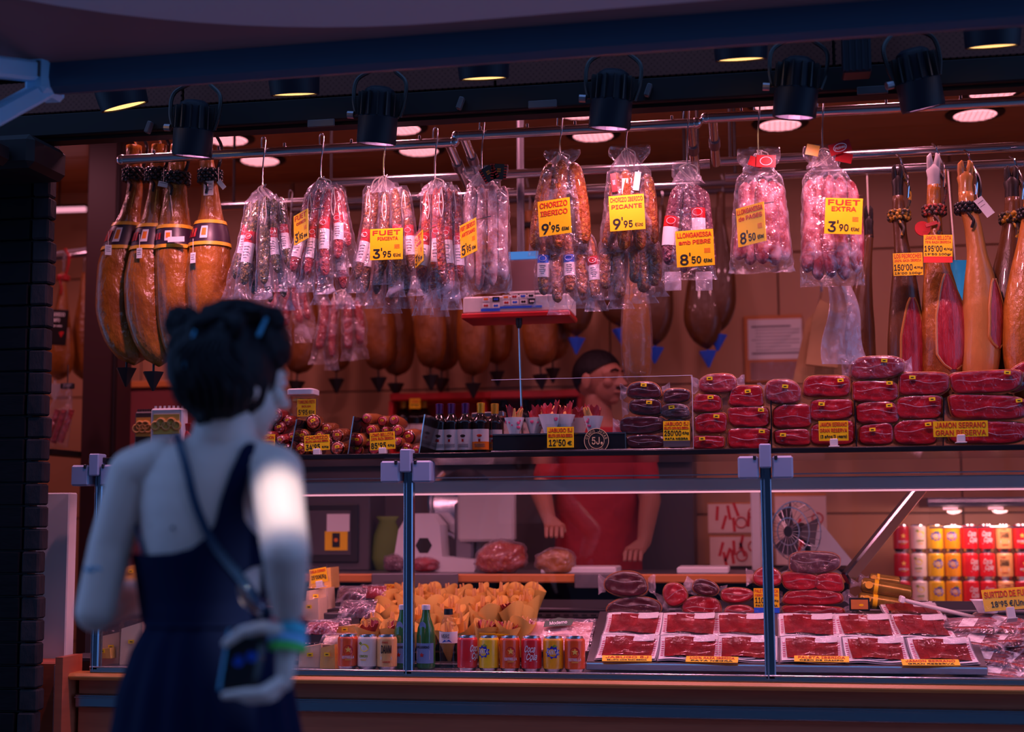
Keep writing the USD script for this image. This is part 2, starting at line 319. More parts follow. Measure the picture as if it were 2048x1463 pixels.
# back wall of panels
wb = structx('wall_back'); YB = 6.6
part(wb, 'wall_core', box(-5.5, 3.2, YB + .02, YB + .15, 0, 3.1), m_grey_panel)
for i in range(11):
    for j in range(5):
        x0 = -5.4 + i * .78; z0 = .02 + j * .6
        part(wb, 'panel', box(x0, x0 + .774, YB, YB + .02, z0, z0 + .594, .003), m_wall)
struct('wall_right', box(2.4, 2.5, 4.4, 6.6, 0, 3.1), m_wall)
wl = structx('wall_side')
part(wl, 'wall_core', box(-4.2, -4.1, 4.9, 6.6, 0, 3.1), m_wall)
# unseen stall row opposite, added and raised to keep low sky light off the stall
sw = structx('wall_sky_block')
part(sw, 'wall_core', box(-9, 7, -3.2, -3.0, 0, 6.4), m_dark_metal)
for i in range(13):
    part(sw, 'shutter_panel', box(-8.9 + i * 1.2, -7.75 + i * 1.2, -3.0, -2.96, .1, 2.7, .01), m_grey_panel)
# ceiling of long boards
ce = structx('ceiling'); ZC = ZCL
part(ce, 'ceiling_core', box(-4.2, 2.4, 4.36, 6.62, ZC + .02, ZC + .08), m_dark_metal)
for i in range(10):
    y0 = 4.36 + i * .226; part(ce, 'plank', box(-4.1, 2.4, y0, y0 + .218, ZC, ZC + .02, .004), m_ceiling)
# fascia above the opening
fa = structx('trim_fascia')
zf = W(1060, 232, 4.32)[2]
part(fa, 'beam', box(-4.2, 2.4, 4.3, 4.36, zf, 3.4), m_dark_metal)
part(fa, 'lower_strip', box(-3.0, 2.4, 4.27, 4.3, zf + .01, zf + .085, .004), m_dark_metal)
za, zb = zf + .09, zf + .20
xs = np.linspace(-2.9, 2.3, 6)
for i in range(5):
    part(fa, 'grille_panel', box(xs[i] + .004, xs[i + 1] - .004, 4.275, 4.3, za, zb, .003), m_perf)
for i in range(7):
    x0 = -2.9 + i * .78; part(fa, 'board', box(x0 + .004, x0 + .776, 4.265, 4.3, zb + .012, zb + .20, .004), m_pillar)
for px, py in ((642, 246), (1085, 208), (1745, 180)):
    p = W(px, py, 4.265); part(fa, 'label_plate', box(p[0] - .045, p[0] + .045, 4.262, 4.27, p[2] - .012, p[2] + .012, .002), m_grey_panel)
for px, py in ((300, 256), (922, 208), (1297, 182)):
    p = W(px, py, 4.265); part(fa, 'clip', xf(box(-.008, .008, -.02, .005, -.02, .02, .003), (p[0], 4.265, p[2]), (0, 20, 0)), m_grey_panel)
# pillar between this stall and the next
YP = 5.42; XP0, XP1 = W(163, 800, YP)[0], W(232, 700, YP)[0]
pl = structx('pillar')
part(pl, 'pillar_casing', box(XP0, XP1 - .012, YP, 5.6, 0, ZCL, .006), m_pillar)
part(pl, 'corner_strip', box(XP1 - .011, XP1, YP - .008, YP + .02, 0, ZCL, .002), m_dark_metal)
# pier of dark tiles at the far left, with a rough broken edge
wt = structx('wall_left'); xr = W(82, 700, 4.35)[0]
part(wt, 'wall_core', box(-5.2, xr - .03, 4.36, 4.41, 0, 3.2), m_black)
h = 48.3 / 655
for i in range(44):
    z0 = i * h; d = nrg.uniform(-.004, .004)
    part(wt, 'tile', box(-5.0, xr - .045 + d, 4.335 + d * .5, 4.36, z0 + .003, z0 + h - .003, .003), m_tile_dark)
    part(wt, 'edge_stone', xf(box(-.03, .03 + d, -.03, .03, -h / 2 + .002, h / 2 - .002, .006), (xr - .012, 4.37 + d, z0 + h / 2), (0, 0, 6)), m_stone_edge)
# rolled shutter housings at the top of that pier
struct('trim_shutter', cat_([box(-5, W(95, 300, 4.2)[0], 4.1, 4.34, W(50, 332, 4.1)[2], W(50, 265, 4.1)[2], .02), box(-5, W(25, 300, 4.1)[0], 4.0, 4.1, W(50, 330, 4.1)[2] - .005, W(50, 285, 4.1)[2], .02)]), m_dark_metal)
# pale panel and low brown plinth beside the pillar
xa, xb = W(72, 1150, 4.62)[0], W(140, 1150, 4.62)[0]
struct('trim_side_panel', box(xa - .06, xb, 4.6, 4.66, W(100, 1325, 4.6)[2], W(100, 985, 4.6)[2], .004), m_white_dull)
struct('trim_side_plinth', box(xa - .1, W(128, 1400, 4.5)[0], 4.48, 4.62, 0, W(100, 1322, 4.5)[2], .006), m_wood)

# ---------------- stall lamps in the ceiling
lamp_px = [(455, 276), (520, 318), (800, 254), (838, 298), (1160, 222), (1186, 268), (1553, 207), (1560, 246), (1985, 182), (1950, 226)]
names = ['leftmost of the street row', 'inner row, far left', 'second in the street row', 'inner row, between the pepper and paprika bundles',
         'street row, half hidden by the finned spotlight', 'inner row, above the chorizo bundles', 'street row, just under the right front pipe', 'inner row, above the folded red sausage label', 'street row, far right and almost hidden', 'large clear view at far right']
for (px, py), nm in zip(lamp_px, names):
    p = WZ(px, py, ZC)
    t = thing('downlight', 'round recessed pink ceiling downlight with ribbed lens, ' + nm, 'ceiling light', (p[0], p[1], ZC), group=None)
    part(t, 'trim_ring', lathe([(.0, -.001), (.088, -.001), (.092, -.012), (.118, -.006), (.12, .0), (.12, .004), (0, .004)], 32), m_dark_metal)
    part(t, 'lens', lathe([(0, -.014), (.05, -.0135), (.082, -.0125), (.086, -.010), (0, -.009)], 32), m_lamp)
    for k in range(-3, 4):
        a = k * .022; c = math.sqrt(.083 ** 2 - a * a)
        part(t, 'lens_rib', cat_([tube([(a, -c, -.0145), (a, c, -.0145)], .0011, 4), tube([(-c, a, -.0145), (c, a, -.0145)], .0011, 4)]), m_white_dull)
for i in range(6):
    for y in (4.75, 5.75):
        x = -3.1 + i * .88 + (.2 if y > 5 else 0)
        disk(f'stall_light_{i}_{int(y)}', (x, y, ZC - .02), (x, y + (.0 if y < 5 else -.1), 0), .085, 100 if y < 5 else 13, PINK)

# ---------------- front lamps: black cylinders with a warm opening tilted into the stall
m_lamp_body = simple('lamp_black', (.006, .007, .014), .5, spec=.25)
cyl = [(250, 196, 'leftmost, beside the awning arm'), (590, 172, 'second from left'), (968, 140, 'third, over the chorizo pipe'), (1482, 102, 'fourth, left of the black post'), (1985, 76, 'rightmost')]
for px, py, nm in cyl:
    p = W(px, py + 18, 4.05)
    t = thing('cylinder_lamp', 'black cylinder lamp with a warm glowing rim, ' + nm, 'lamp', p, (13, 0, 0) if px > 400 else (15, -12, 0))
    part(t, 'lamp_body', lathe([(.0, .03), (.066, .03), (.066, 0), (.074, 0), (.078, .05), (.078, .3), (.06, .32), (0, .32)], 32), m_lamp_body)
    part(t, 'lamp_lens', lathe([(0, .004), (.066, .004), (.066, .012), (0, .012)], 32), m_lamp_warm)
    part(t, 'lamp_stem', tube([(0, 0, .3), (0, .02, .75)], .02), m_black)

# ---------------- finned spotlights on yokes
spots = [(388, 245, 0, 'leftmost, in front of the whole hams'), (757, 219, 0, 'between the herb and pepper sausage bundles'), (1224, 186, 0, 'above the hot chorizo bundle'), (1594, 162, 0, 'left of the thick black post'), (1832, 145, 18, 'turned sideways right of the thick black post')]
for px, py, rz, nm in spots:
    p = W(px, py, 4.17)
    t = thing('spotlight', 'black finned stage spotlight on a bent yoke, ' + nm, 'spotlight', p, (8, 6 if rz == 0 else -14, rz))
    part(t, 'spotlight_body', lathe([(0, -.05), (.05, -.052), (.056, -.105), (.062, -.108), (.064, -.10), (.064, -.025), (.056, -.02), (.052, .045), (.046, .06), (.03, .07), (0, .07)], 10), m_lamp_body)
    for k in range(14):
        a = k * 2 * math.pi / 14; part(t, 'cooling_fin', xf(box(.045, .066, -.002, .002, -.022, .05), (0, 0, 0), (0, 0, math.degrees(a))), m_black)
    part(t, 'yoke', tube(smooth_path([(-.07, 0, -.02), (-.082, 0, .03), (-.078, .01, .09), (-.03, .03, .13), (.0, .05, .17), (.03, .03, .13), (.078, .01, .09), (.082, 0, .03), (.07, 0, -.02)]), .0065, 6), m_black)
    part(t, 'bracket', tube([(0, .045, .165), (0, .12, .19)], .006, 6), m_black)
    part(t, 'lock_knob', xf(lathe([(0, 0), (.012, 0), (.012, .02), (0, .02)], 10), (-.078, 0, -.02), (0, -90, 0)), m_steel_dull)
p = W(1712, 105, 4.14)
solo('black_post', cat_([box(p[0] - .04, p[0] + .04, 4.1, 4.18, p[2] - .07, p[2] + .5, .004)] + [box(p[0] - .04 + i * .018, p[0] - .034 + i * .018, 4.095, 4.1, p[2] - .065, p[2] + .4) for i in range(5)]), m_lamp_body, 'thick black ribbed post hanging between two finned spotlights', 'post')
# ================================================================ AWNING
zl = W(112, 155, 3.55)
# same height at the right end
ya, yb_ = 3.0, 3.6
for _ in range(40):
    ym = (ya + yb_) / 2
    if W(2048, 12, ym)[2] > zl[2]: yb_ = ym
    else: ya = ym
pr = W(2048, 12, ym); pl_ = zl; d = (pr - pl_)
far = pl_ + d * 1.35
aw = thing('awning', 'dark awning with a navy front bar stretched across the top of the stall', 'awning')
ux = nrm(d); uy = nrm(np.cross((0, 0, 1), ux))      # uy points into the stall
prof = [(-.02, .045), (.03, .045), (.045, .03), (.045, -.02), (.03, -.04), (-.005, -.048), (-.03, -.035), (-.04, -.01), (-.035, .03)]
R0, R1 = [pl_ + uy * a + np.array((0, 0, b)) for a, b in prof], [far + uy * a + np.array((0, 0, b)) for a, b in prof]
part(aw, 'front_bar', grid([R0, R1], True, True), m_awning_bar)
rows = []
for s in np.linspace(0, 1, 14):
    row = []
    for t in np.linspace(-.7, 1.0, 30):
        q = pl_ + (far - pl_) * t - uy * (.03 + s * .75)
        row.append((q[0], q[1], q[2] + .03 + s * .22 + .02 * math.sin(t * 16) * s - .03 * math.sin(math.pi * s)))
    rows.append(row)
part(aw, 'awning_cloth', sheet(rows, .003), m_awning)
rows = []
for s in np.linspace(0, 1, 8):
    row = []
    for t in np.linspace(0.0, 1.0, 34):
        s2 = .13 + .42 * (max(0, .34 - t) / .34) ** 2 + .05 * t + s * .6
        q = pl_ + (far - pl_) * t - uy * (.03 + s2 * .75)
        row.append((q[0], q[1], q[2] + .03 + s2 * .22 - .03 * math.sin(math.pi * min(s2, 1)) - .03))
    rows.append(row)
part(aw, 'pale_sheet', sheet(rows, .003), m_awning_light, label='paler grey cloth sheet under the awning')  # paler sheet with a curved edge below the awning cloth
br = pl_ + ux * -.03
part(aw, 'end_cap', box(br[0] - .035, br[0] + .03, br[1] - .06, br[1] + .06, br[2] - .055, br[2] + .05, .012), m_awning_arm)
part(aw, 'maker_plate', box(br[0] - .02, br[0] + .015, br[1] - .066, br[1] - .058, br[2] - .015, br[2] + .03, .002), m_grey_panel)
e1, e2 = W(-60, 128, 3.25), W(-80, 270, 3.3)
part(aw, 'arm', bar(br + np.array((-.01, -.03, .01)), e1, .05, .055, .008), m_awning_arm)
part(aw, 'arm', bar(br + np.array((0, 0, -.03)), e2, .06, .05, .008), m_awning_arm)
# ================================================================ DISPLAY CASE
zt0 = W(1100, 913, YG)[2]; zt1 = W(1100, 902, YG)[2]      # top slab
zg = W(1100, 1352, YG)[2]                                 # foot of the glass
XL, XR = W(188, 1100, YG)[0], 1.75
ct = thing('counter', 'long wood-fronted counter base with bright steel trim strips under the glass case', 'counter')
part(ct, 'front_panel', box(XL - .05, XR, YG + .012, YG + .08, .1, zg - .02, .004), m_wood)
part(ct, 'wood_lip', box(XL - .08, XR, YG - .035, YG + .06, zg - .03, zg - .008, .009), m_wood_warm)
zs = W(1200, 1418, YG)[2]
part(ct, 'trim_strip', cat_([box(XL - .05, XR, YG - .012, YG + .012, zs - .022, zs + .022, .004), box(XL - .05, XR, YG - .016, YG - .01, zs + .008, zs + .014, .001)]), m_post)
zs2 = W(1200, 1520, YG)[2]
part(ct, 'trim_strip', box(XL - .05, XR, YG - .012, YG + .012, zs2 - .022, zs2 + .022, .004), m_steel)
part(ct, 'plinth', box(XL, XR, YG + .04, YG + .1, 0, .1, .004), m_dark_metal)
part(ct, 'side_panel', box(XL - .05, XL - .01, YG + .02, 5.36, .1, zg - .02, .004), m_wood)
xp = W(137, 1400, YG)[0]
cp = thing('corner_post', 'bright steel post with a rounded wooden block at the left end of the counter', 'post')
part(cp, 'steel_post', box(xp - .022, xp + .012, YG - .07, YG - .036, 0, W(137, 1322, YG)[2], .008), m_steel)
part(cp, 'wooden_block', box(xp + .014, XL - .09, YG - .06, YG + .05, .1, W(160, 1318, YG)[2], .015), m_wood)

ca = thing('display_case', 'glass-fronted refrigerated display case with steel posts and white clamps full of meat', 'display case')
part(ca, 'bottom_rail', cat_([box(XL, XR, YG - .012, YG + .02, zg - .008, zg + .012, .003), box(XL, XR, YG - .014, YG + .004, zg + .010, zg + .014, .001)]), m_steel)
part(ca, 'deck', box(XL, XR, YG + .02, 5.36, zg - .01, zg + .005), m_steel_dull)
part(ca, 'top_slab', box(XL - .02, XR, YG - .02, YG + .56, zt0, zt1, .003), m_black_gloss)
xpost = [(XL, XL + .03), (W(808, 1100, YG)[0], W(827, 1100, YG)[0]), (W(1524, 1100, YG)[0], W(1546, 1100, YG)[0])]
for a, b in xpost:
    part(ca, 'post', cat_([box(a, b, YG - .012, YG + .022, zg, zt0, .004), box(a + .009, a + .013, YG - .016, YG - .01, zg, zt0, .001)]), m_post)
gx = [(xpost[0][1], xpost[1][0]), (xpost[1][1], xpost[2][0]), (xpost[2][1], XR)]
for a, b in gx:
    part(ca, 'glass_pane', box(a, b, YG, YG + .006, zg + .012, zt0 - .002), m_glass, smooth=False)
for a, b in xpost:
    c = (a + b) / 2
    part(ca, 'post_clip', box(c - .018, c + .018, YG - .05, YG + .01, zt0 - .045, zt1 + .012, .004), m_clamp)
    for s in (-1, 1):
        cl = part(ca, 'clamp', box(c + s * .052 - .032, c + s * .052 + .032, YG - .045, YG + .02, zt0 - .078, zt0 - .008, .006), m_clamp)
        part(cl, 'slot', box(c + s * .032 - .005, c + s * .032 + .005, YG - .048, YG - .04, zt0 - .02, zt0 - .006, .002), m_black)
# light fitting along the underside of the slab, lit towards the deck
zr = W(1100, 972, 4.72)[2]
lf = thing('case_light', 'long pale light fitting running under the counter slab behind the glass', 'light fitting')
part(lf, 'housing', box(XL + .03, XR, 4.70, 4.75, zr - .02, zr + .022, .004), m_white_dull)
part(lf, 'light_tube', box(XL + .05, XR, 4.71, 4.74, zr - .026, zr - .0195), m_tube_pink)
part(lf, 'glass_ledge', box(XL + .03, XR, 4.695, 4.72, zr + .03, zr + .034), m_edge)
rl = UsdLux.RectLight.Define(stage, '/World/case_tube_light'); rl.CreateWidthAttr(3.9); rl.CreateHeightAttr(.03); rl.CreateColorAttr(Gf.Vec3f(*PINK)); rl.CreateIntensityAttr(42)
aim(rl, ((XL + XR) / 2, 4.73, zr - .03), ((XL + XR) / 2, 4.86, 0))
XW = XP1 + .01; XWR = W(1690, 1150, 5.36)[0]
# rear of the case: upright with vents and a worktop behind
zw = W(1100, 1150, 5.36)[2]
part(ca, 'rear_wall', box(XW, XR, 5.36, 5.38, zg, zw - .09), m_grey_panel)
part(ca, 'vent_panel', box(XW, XR, 5.345, 5.36, zg + .15, zw - .12, .003), m_steel_dull)
for k in range(60):
    for r in range(3):
        x = -1.35 + k * .034 + (r % 2) * .012; part(ca, 'vent_slot', box(x, x + .02, 5.342, 5.346, zw - .15 - r * .018, zw - .143 - r * .018), m_black) if x < .4 and (k < 28) else None
wk = thing('worktop', 'worktop with a warm wooden edge behind the display case', 'worktop')
part(wk, 'wood_edge', box(XW, XWR, 5.32, 5.36, zw - .026, zw + .006, .005), m_wood_warm)
part(wk, 'worktop_board', box(XW, XWR, 5.36, 5.85, zw - .026, zw + .004, .004), m_steel_dull)
for a, b in ((742, 915), (1148, 1235)):
    x0, x1 = W(a, 1150, 5.3)[0], W(b, 1150, 5.3)[0]; part(wk, 'steel_plate', box(x0, x1, 5.305, 5.318, zw - .045, zw + .008, .003), m_steel_dull)
part(wk, 'support', box(XW, XWR, 5.75, 5.8, 0, zw - .03), m_grey_panel)
for a, b, c in ((1085, 1235, 'beside the wrapped meat'), (1355, 1458, 'right of the seller')):
    q0, q1 = W(a, 1130, 5.45), W(b, 1130, 5.45)
    solo('cutting_board', box(q0[0], q1[0], 5.40, 5.6, zw + .005, zw + .03, .005), m_white, 'thin white plastic cutting board on the worktop ' + c, 'cutting board')

a, b = W(1846, 968, 5.4), W(1692, 1158, 5.1)
solo('steel_strut', bar(a, b, .03, .05, .006), m_steel, 'slanting steel strut inside the case in front of the can wall', 'strut')
# ================================================================ HANGING PIPES
def pipe_frame(label, pts, rear, yr, r=.0165):
    t = thing('hanging_pipe', label, 'pipe'); a, b = pts
    part(t, 'pipe', tube([a, b], r, 16), m_steel)
    for k in range(2):
        e = (a, b)[k]; part(t, 'end_joint', ball(e, r * 1.12), m_steel)
        if rear[k]:
            ins = np.array((.02 if k == 0 else -.02, 0, 0))
            part(t, 'drop_tube', tube([e + ins, e + ins + np.array((0, yr, -.075))], r * .9, 12), m_steel)
            part(t, 'collar', tube([e + ins + np.array((0, yr * .45, -.035)), e + ins + np.array((0, yr * .6, -.047))], r * 1.15, 12), m_steel_dull)
    for k in range(5):
        q = a + (b - a) * (k + .5) / 5; part(t, 'bolt', box(q[0] - .004, q[0] + .004, q[1] - .004, q[1] + .004, q[2] + r, q[2] + r + .012, .001), m_steel_dull)
    return t
zp = W(645, 298, YG)[2]
A0, A1 = W(244, 322, YG), W(908, 288, YG); A0[2] = A1[2] = zp
pipe_frame('steel hanging pipe at left carrying the whole hams and first five sausage bundles', (A0, A1), (0, 1), .3)
B0, B1 = W(914, 272, YG), W(1393, 246, YG); B0[2] = B1[2] = W(1150, 259, YG)[2]
pipe_frame('steel hanging pipe in the middle carrying the chorizo bundles', (B0, B1), (1, 1), .3)
C0, C1 = W(1412, 238, YG), W(2150, 194, YG); C0[2] = C1[2] = W(1740, 218, YG)[2]
pipe_frame('long steel hanging pipe at right carrying the pale sausage bundles', (C0, C1), (1, 0), .3)
for a, b, y, nm in (((1440, 318), (2150, 293), 4.95, 'upper inner steel pipe carrying the right-hand cut hams'), ((1450, 352), (2150, 324), 5.25, 'lower inner steel pipe behind the right-hand hams'),
                    ((640, 362), (1420, 333), 4.95, 'inner steel pipe behind the chorizo bundles'), ((440, 408), (1400, 372), 5.3, 'dull rear pipe in the shade behind the sausage bundles')):
    p, q = W(*a, y), W(*b, y); q[2] = p[2] = (p[2] + q[2]) / 2
    t = thing('inner_pipe', nm, 'pipe'); part(t, 'pipe', tube([p, q], .0165, 14), m_steel)
    for s in (.03, .97):
        e = p + (q - p) * s; part(t, 'hanger', tube([e, (e[0], e[1], ZC)], .006, 8), m_dark_metal)
# ================================================================ HAMS
def sec_at(secs, t, k):
    a = [s[0] for s in secs]; return np.interp(t, a, [s[k] for s in secs])
def ham_grid(secs, nv=34, nu=26, seed=0, bump=.0065, a0=0., a1=2 * math.pi, t0=0., t1=1., push=0., closed=True):
    'secs: (t, x, z, half width, half depth), t from 0 at the ankle to 1 at the rounded end'
    ts = np.linspace(t0, t1, nv); us = np.linspace(a0, a1, nu, endpoint=not closed); P = np.zeros((nv, nu, 3))
    T = np.array([s[0] for s in secs])
    from scipy.interpolate import PchipInterpolator as pc
    fx, fz, fr, fd = (pc(T, [s[k] for s in secs]) for k in (1, 2, 3, 4))
    for i, t in enumerate(ts):
        r, d = float(fr(t)) + push, float(fd(t)) + push
        P[i, :, 0] = fx(t) + r * np.cos(us); P[i, :, 1] = -d * np.sin(us); P[i, :, 2] = fz(t)
    n = (meshkit.fbm(P * 9 + seed * 7.3, 3, seed) - .5)[..., None]
    c = np.stack([fx(ts), 0 * ts, fz(ts)], 1)[:, None]; P += (P - c) * n * bump * 60 * np.clip(np.array(fr(ts)), .02, .08)[:, None, None]
    return P
def ham_secs(px_secs, y, depth=1.0):
    'px_secs: (px, py, half width in px) from ankle to end; local to the first point'
    o = W(px_secs[0][0], px_secs[0][1], y); out = []; Ls = [0]
    k = y / 2925
    for a, b in zip(px_secs, px_secs[1:]): Ls.append(Ls[-1] + math.hypot(b[0] - a[0], b[1] - a[1]))
    for (px, py, h), l in zip(px_secs, Ls):
        p = W(px, py, y) - o; r = h * k; out.append((l / Ls[-1], p[0], p[2], r, r * (depth if r > .035 else 1)))
    return o, out
def build_ham(name, label, px_secs, y, seed, skin, depth=.9, cat='ham', group=None, rot=(0, 0, 0)):
    o, secs = ham_secs(px_secs, y, depth)
    t = thing(name, label, cat, o, rot, group)
    part(t, 'skin', grid(ham_grid(secs, seed=seed), True, True), skin, smooth=True)
    return t, secs, o
def trotter(t, secs, mat, r=None, h=.09):
    x, z, r0 = secs[0][1], secs[0][2], secs[0][3]
    part(t, 'ankle', lathe([(0, -.01), (r0 * 1.02, -.01), (r0 * .95, h * .3), (r0 * 1.12, h * .55), (r0 * .8, h * .75), (0, h * .8)], 14), mat)
    for s in (-1, 1):
        part(t, 'hoof', tube([(s * r0 * .45, -.004, h * .6), (s * r0 * .55, -.008, h * .85), (s * r0 * .62, -.012, h * 1.05), (s * r0 * .4, -.014, h * 1.18)], [r0 * .55, r0 * .52, r0 * .4, r0 * .12], 10), m_hoof if r is None else r)
def rope_ring(t, x, z, r, mat, rows=3, name='rope', drop=0):
    ms = []
    for k in range(rows):
        n = 26; a = np.arange(n) * 2 * np.pi / n
        ms.append(tube(np.stack([x + (r + .004) * np.cos(a), (r + .004) * np.sin(a), z - k * .011 + .004 * np.sin(a * 5 + k)], 1), .0065 + .002 * 0, 6, True))
        for j in range(12):
            b = j * 2 * math.pi / 12 + k * .26; ms.append(ball((x + (r + .008) * math.cos(b), (r + .008) * math.sin(b), z - k * .011), .0085, 1))
    ms.append(tube(smooth_path([(x + r, -.01, z), (x + r + .012, -.01, z + .04), (x + r + .01, 0, z + .09), (x + r - .01, 0, z + .13)], 5), .006, 6))
    ms.append(tube(smooth_path([(x - r * .2, -r - .01, z - rows * .011), (x + .01, -r - .02, z - .06), (x + .004, -r - .016, z - .085)], 4), .005, 6))
    return part(t, name, cat_(ms), mat)
def drip_cup(t, x, z, mat, s=.035, y=0):
    c = part(t, 'drip_cup', xf(lathe([(0, -s * 1.75), (s * .12, -s * 1.7), (s * 1.0, -.002), (s * 1.04, .002), (s * .93, .002), (s * .1, -s * 1.5), (0, -s * 1.5)], 6), (x, y, z)), mat, smooth=False)
    part(c, 'cup_spike', tube([(x, y, z - s * 1.2), (x, y, z + s * 1.1)], .004, 6), mat)
def hang_tag(t, x, y, z, w, h, rot, mat=m_paper, name='paper_tag', lines=3):
    g = part(t, name, xf(box(-w / 2, w / 2, -.0008, .0008, -h, 0), (x, y, z), rot), mat)
    for k in range(lines): part(g, 'print_line', xf(box(-w * .35, w * .35 * (1 - .3 * (k % 2)), -.0014, -.0008, -h * (.2 + .2 * k) - .002, -h * (.2 + .2 * k)), (x, y, z), rot), m_print)
    part(g, 'tie', tube([(x, y, z), (x - .005, y + .01, z + .05)], .001, 4), m_string)
def ham_band(t, secs, t0, t1, seed):
    b = part(t, 'label_band', grid(ham_grid(secs, 8, 30, seed, t0=t0, t1=t1, push=.004), True), m_band_purple, smooth=True)
    for q in (t0, t1): part(b, 'band_edge', grid(ham_grid(secs, 3, 30, seed, t0=q - .008, t1=q + .008, push=.006), True), m_band_gold, smooth=True)
    em = ham_grid(secs, 6, 8, seed, a0=math.pi * .43, a1=math.pi * .55, t0=t0 + .022, t1=t1 - .022, push=.006, closed=False)
    part(b, 'emblem', grid(em), m_band_white, smooth=True)
    em = ham_grid(secs, 5, 6, seed, a0=math.pi * .455, a1=math.pi * .525, t0=t0 + .032, t1=t1 - .035, push=.007, closed=False)
    part(b, 'emblem_sun', grid(em), m_ink_orange, smooth=True)
    for k in range(3):
        a = math.pi * (.63 + k * .07); g = ham_grid(secs, 4, 4, seed, a0=a, a1=a + math.pi * .05, t0=t0 + .03, t1=t1 - .03, push=.006, closed=False)
        part(b, 'band_print', grid(g), m_band_red, smooth=True)
L_hams = [
 ([(268, 292, 17), (268, 330, 17), (270, 372, 17), (262, 420, 21), (250, 470, 36), (236, 540, 46), (235, 610, 48), (246, 670, 46), (262, 712, 34), (268, 728, 14), (268, 730, 2)], 4.66, 'leftmost whole cured ham with purple gold-edged band, nearest the dark pillar', 1),
 ([(318, 290, 16), (316, 330, 17), (315, 372, 18), (310, 420, 24), (302, 480, 38), (292, 560, 48), (296, 620, 50), (306, 680, 44), (316, 716, 30), (318, 731, 14), (318, 733, 2)], 4.61, 'whole cured ham second from the pillar, with a barcode sticker and black drip cup', 3),
 ([(358, 290, 18), (355, 330, 20), (352, 380, 24), (350, 430, 32), (350, 490, 42), (352, 560, 46), (356, 630, 47), (362, 690, 40), (368, 722, 24), (370, 730, 2)], 4.585, 'whole cured ham third from the pillar, with a bright white tag at its band', 5),
 ([(410, 288, 15), (414, 330, 16), (420, 375, 18), (422, 420, 24), (420, 480, 42), (416, 560, 50), (418, 630, 51), (420, 690, 44), (422, 722, 26), (422, 732, 2)], 4.57, 'whole cured ham fourth from the pillar, beside the herb sausages, with a white square sticker', 8)]
for i, (ps, y, lb, sd) in enumerate(L_hams):
    t, secs, o = build_ham('cured_ham', lb, ps, y, sd, m_ham)
    rope_ring(t, secs[2][1], secs[2][2] + .055, secs[1][3] + .004, m_rope, 4)
    ham_band(t, secs, (.36, .37, .38, .36)[i], (.47, .47, .47, .46)[i], sd)
    part(t, 'hook', tube(smooth_path([(0, .02, -.02), (0, .0, .02), (.0, 4.5 - y, .01), (0, 4.5 - y, .03)], 4), .004, 6), m_steel)
    k = y / 2925; st = ((235, 508), (298, 515), (372, 488), (405, 525))[i]; p = W(*st, y) - o
    if i != 2: hang_tag(t, p[0], -(.072, .078, 0, .083)[i], p[2] + .02, .022, .036, ((0, 0, 30), (0, 0, -12), 0, (0, 0, -20))[i], name='sticker')
    else: part(t, 'white_tag', box(p[0] - .03, p[0] + .03, -.085, -.083, p[2] - .008, p[2] + .01), m_paper)
    if i == 3:
        p = W(428, 372, y) - o; hang_tag(t, p[0] - .005, -.036, p[2] + .01, .035, .05, (0, 0, 0), m_paper); hang_tag(t, p[0] + .028, -.03, p[2] + .01, .016, .035, (0, -40, 0), m_paper, lines=0)
    if i == 2: p = W(338, 375, y) - o; hang_tag(t, p[0], -.045, p[2] + .01, .036, .018, (0, 14, 0), m_paper, lines=1); part(t, 'thread', tube([(p[0] + .02, -.045, p[2]), (p[0] + .05, -.075, p[2] - .12)], .0012, 4), m_string)
    if i < 2:
        e = secs[-1]; drip_cup(t, e[1] - (.02 if i else .028), e[2] - (.02 if i else .012), m_black, .037)

# ---------------- cut hams hanging at the right
def cut_ham(label, ps, y, seed, skin, hoofm, face, meat, rope, hook=True, depth=.8):
    t, secs, o = build_ham('cut_ham', label, ps, y, seed, skin, depth)
    trotter(t, secs, skin if hoofm is None else hoofm, r=hoofm if hoofm is not None and hoofm != m_hoof else (None if hoofm is not None else skin))
    if face:
        a0, a1, t0, t1 = face
        g = ham_grid(secs, 20, 14, seed, a0=math.pi * a0, a1=math.pi * a1, t0=t0, t1=t1, push=.006, closed=False)
        # taper the cut towards its upper end
        mid = g[:, -7:-6] if a0 < .3 else g[:, 6:7]; ss = np.linspace(0, 1, 20); w = np.sqrt(np.clip(np.minimum(.03 + ss * 2.2, .03 + (1 - ss) * 6), 0, 1))[:, None, None]; g = mid + (g - mid) * w
        c = part(t, 'cut_face', sheet(g, .005), meat, smooth=True)
        e = [g[:, 0] + (0, .001, 0), g[:, -1] + (0, .001, 0)]
        for q in e: part(c, 'fat_rim', tube(q, .0045, 6), m_ham_fat)
    if rope is not None: rope_ring(t, secs[1][1], secs[1][2], secs[1][3] + .002, rope, 3)
    if hook: part(t, 'hook', tube(smooth_path([(.03, -.01, -.01), (.034, -.012, .05), (.02, 0, .1), (.012, .0, .13), (0, .01, .145)], 4), .004, 6), m_chrome)
    return t, secs, o
cut_ham('cut ham with a dark hoof hanging leftmost behind the 150 euro price sign', [(1796, 392, 11), (1798, 425, 13), (1800, 460, 13), (1805, 510, 17), (1809, 570, 26), (1811, 640, 33), (1812, 700, 36), (1811, 750, 35), (1811, 800, 20), (1811, 806, 2)], 4.86, 21, m_ham_dark, m_hoof, (.12, .6, .5, .93), m_meat_cut, m_rope_yellow)
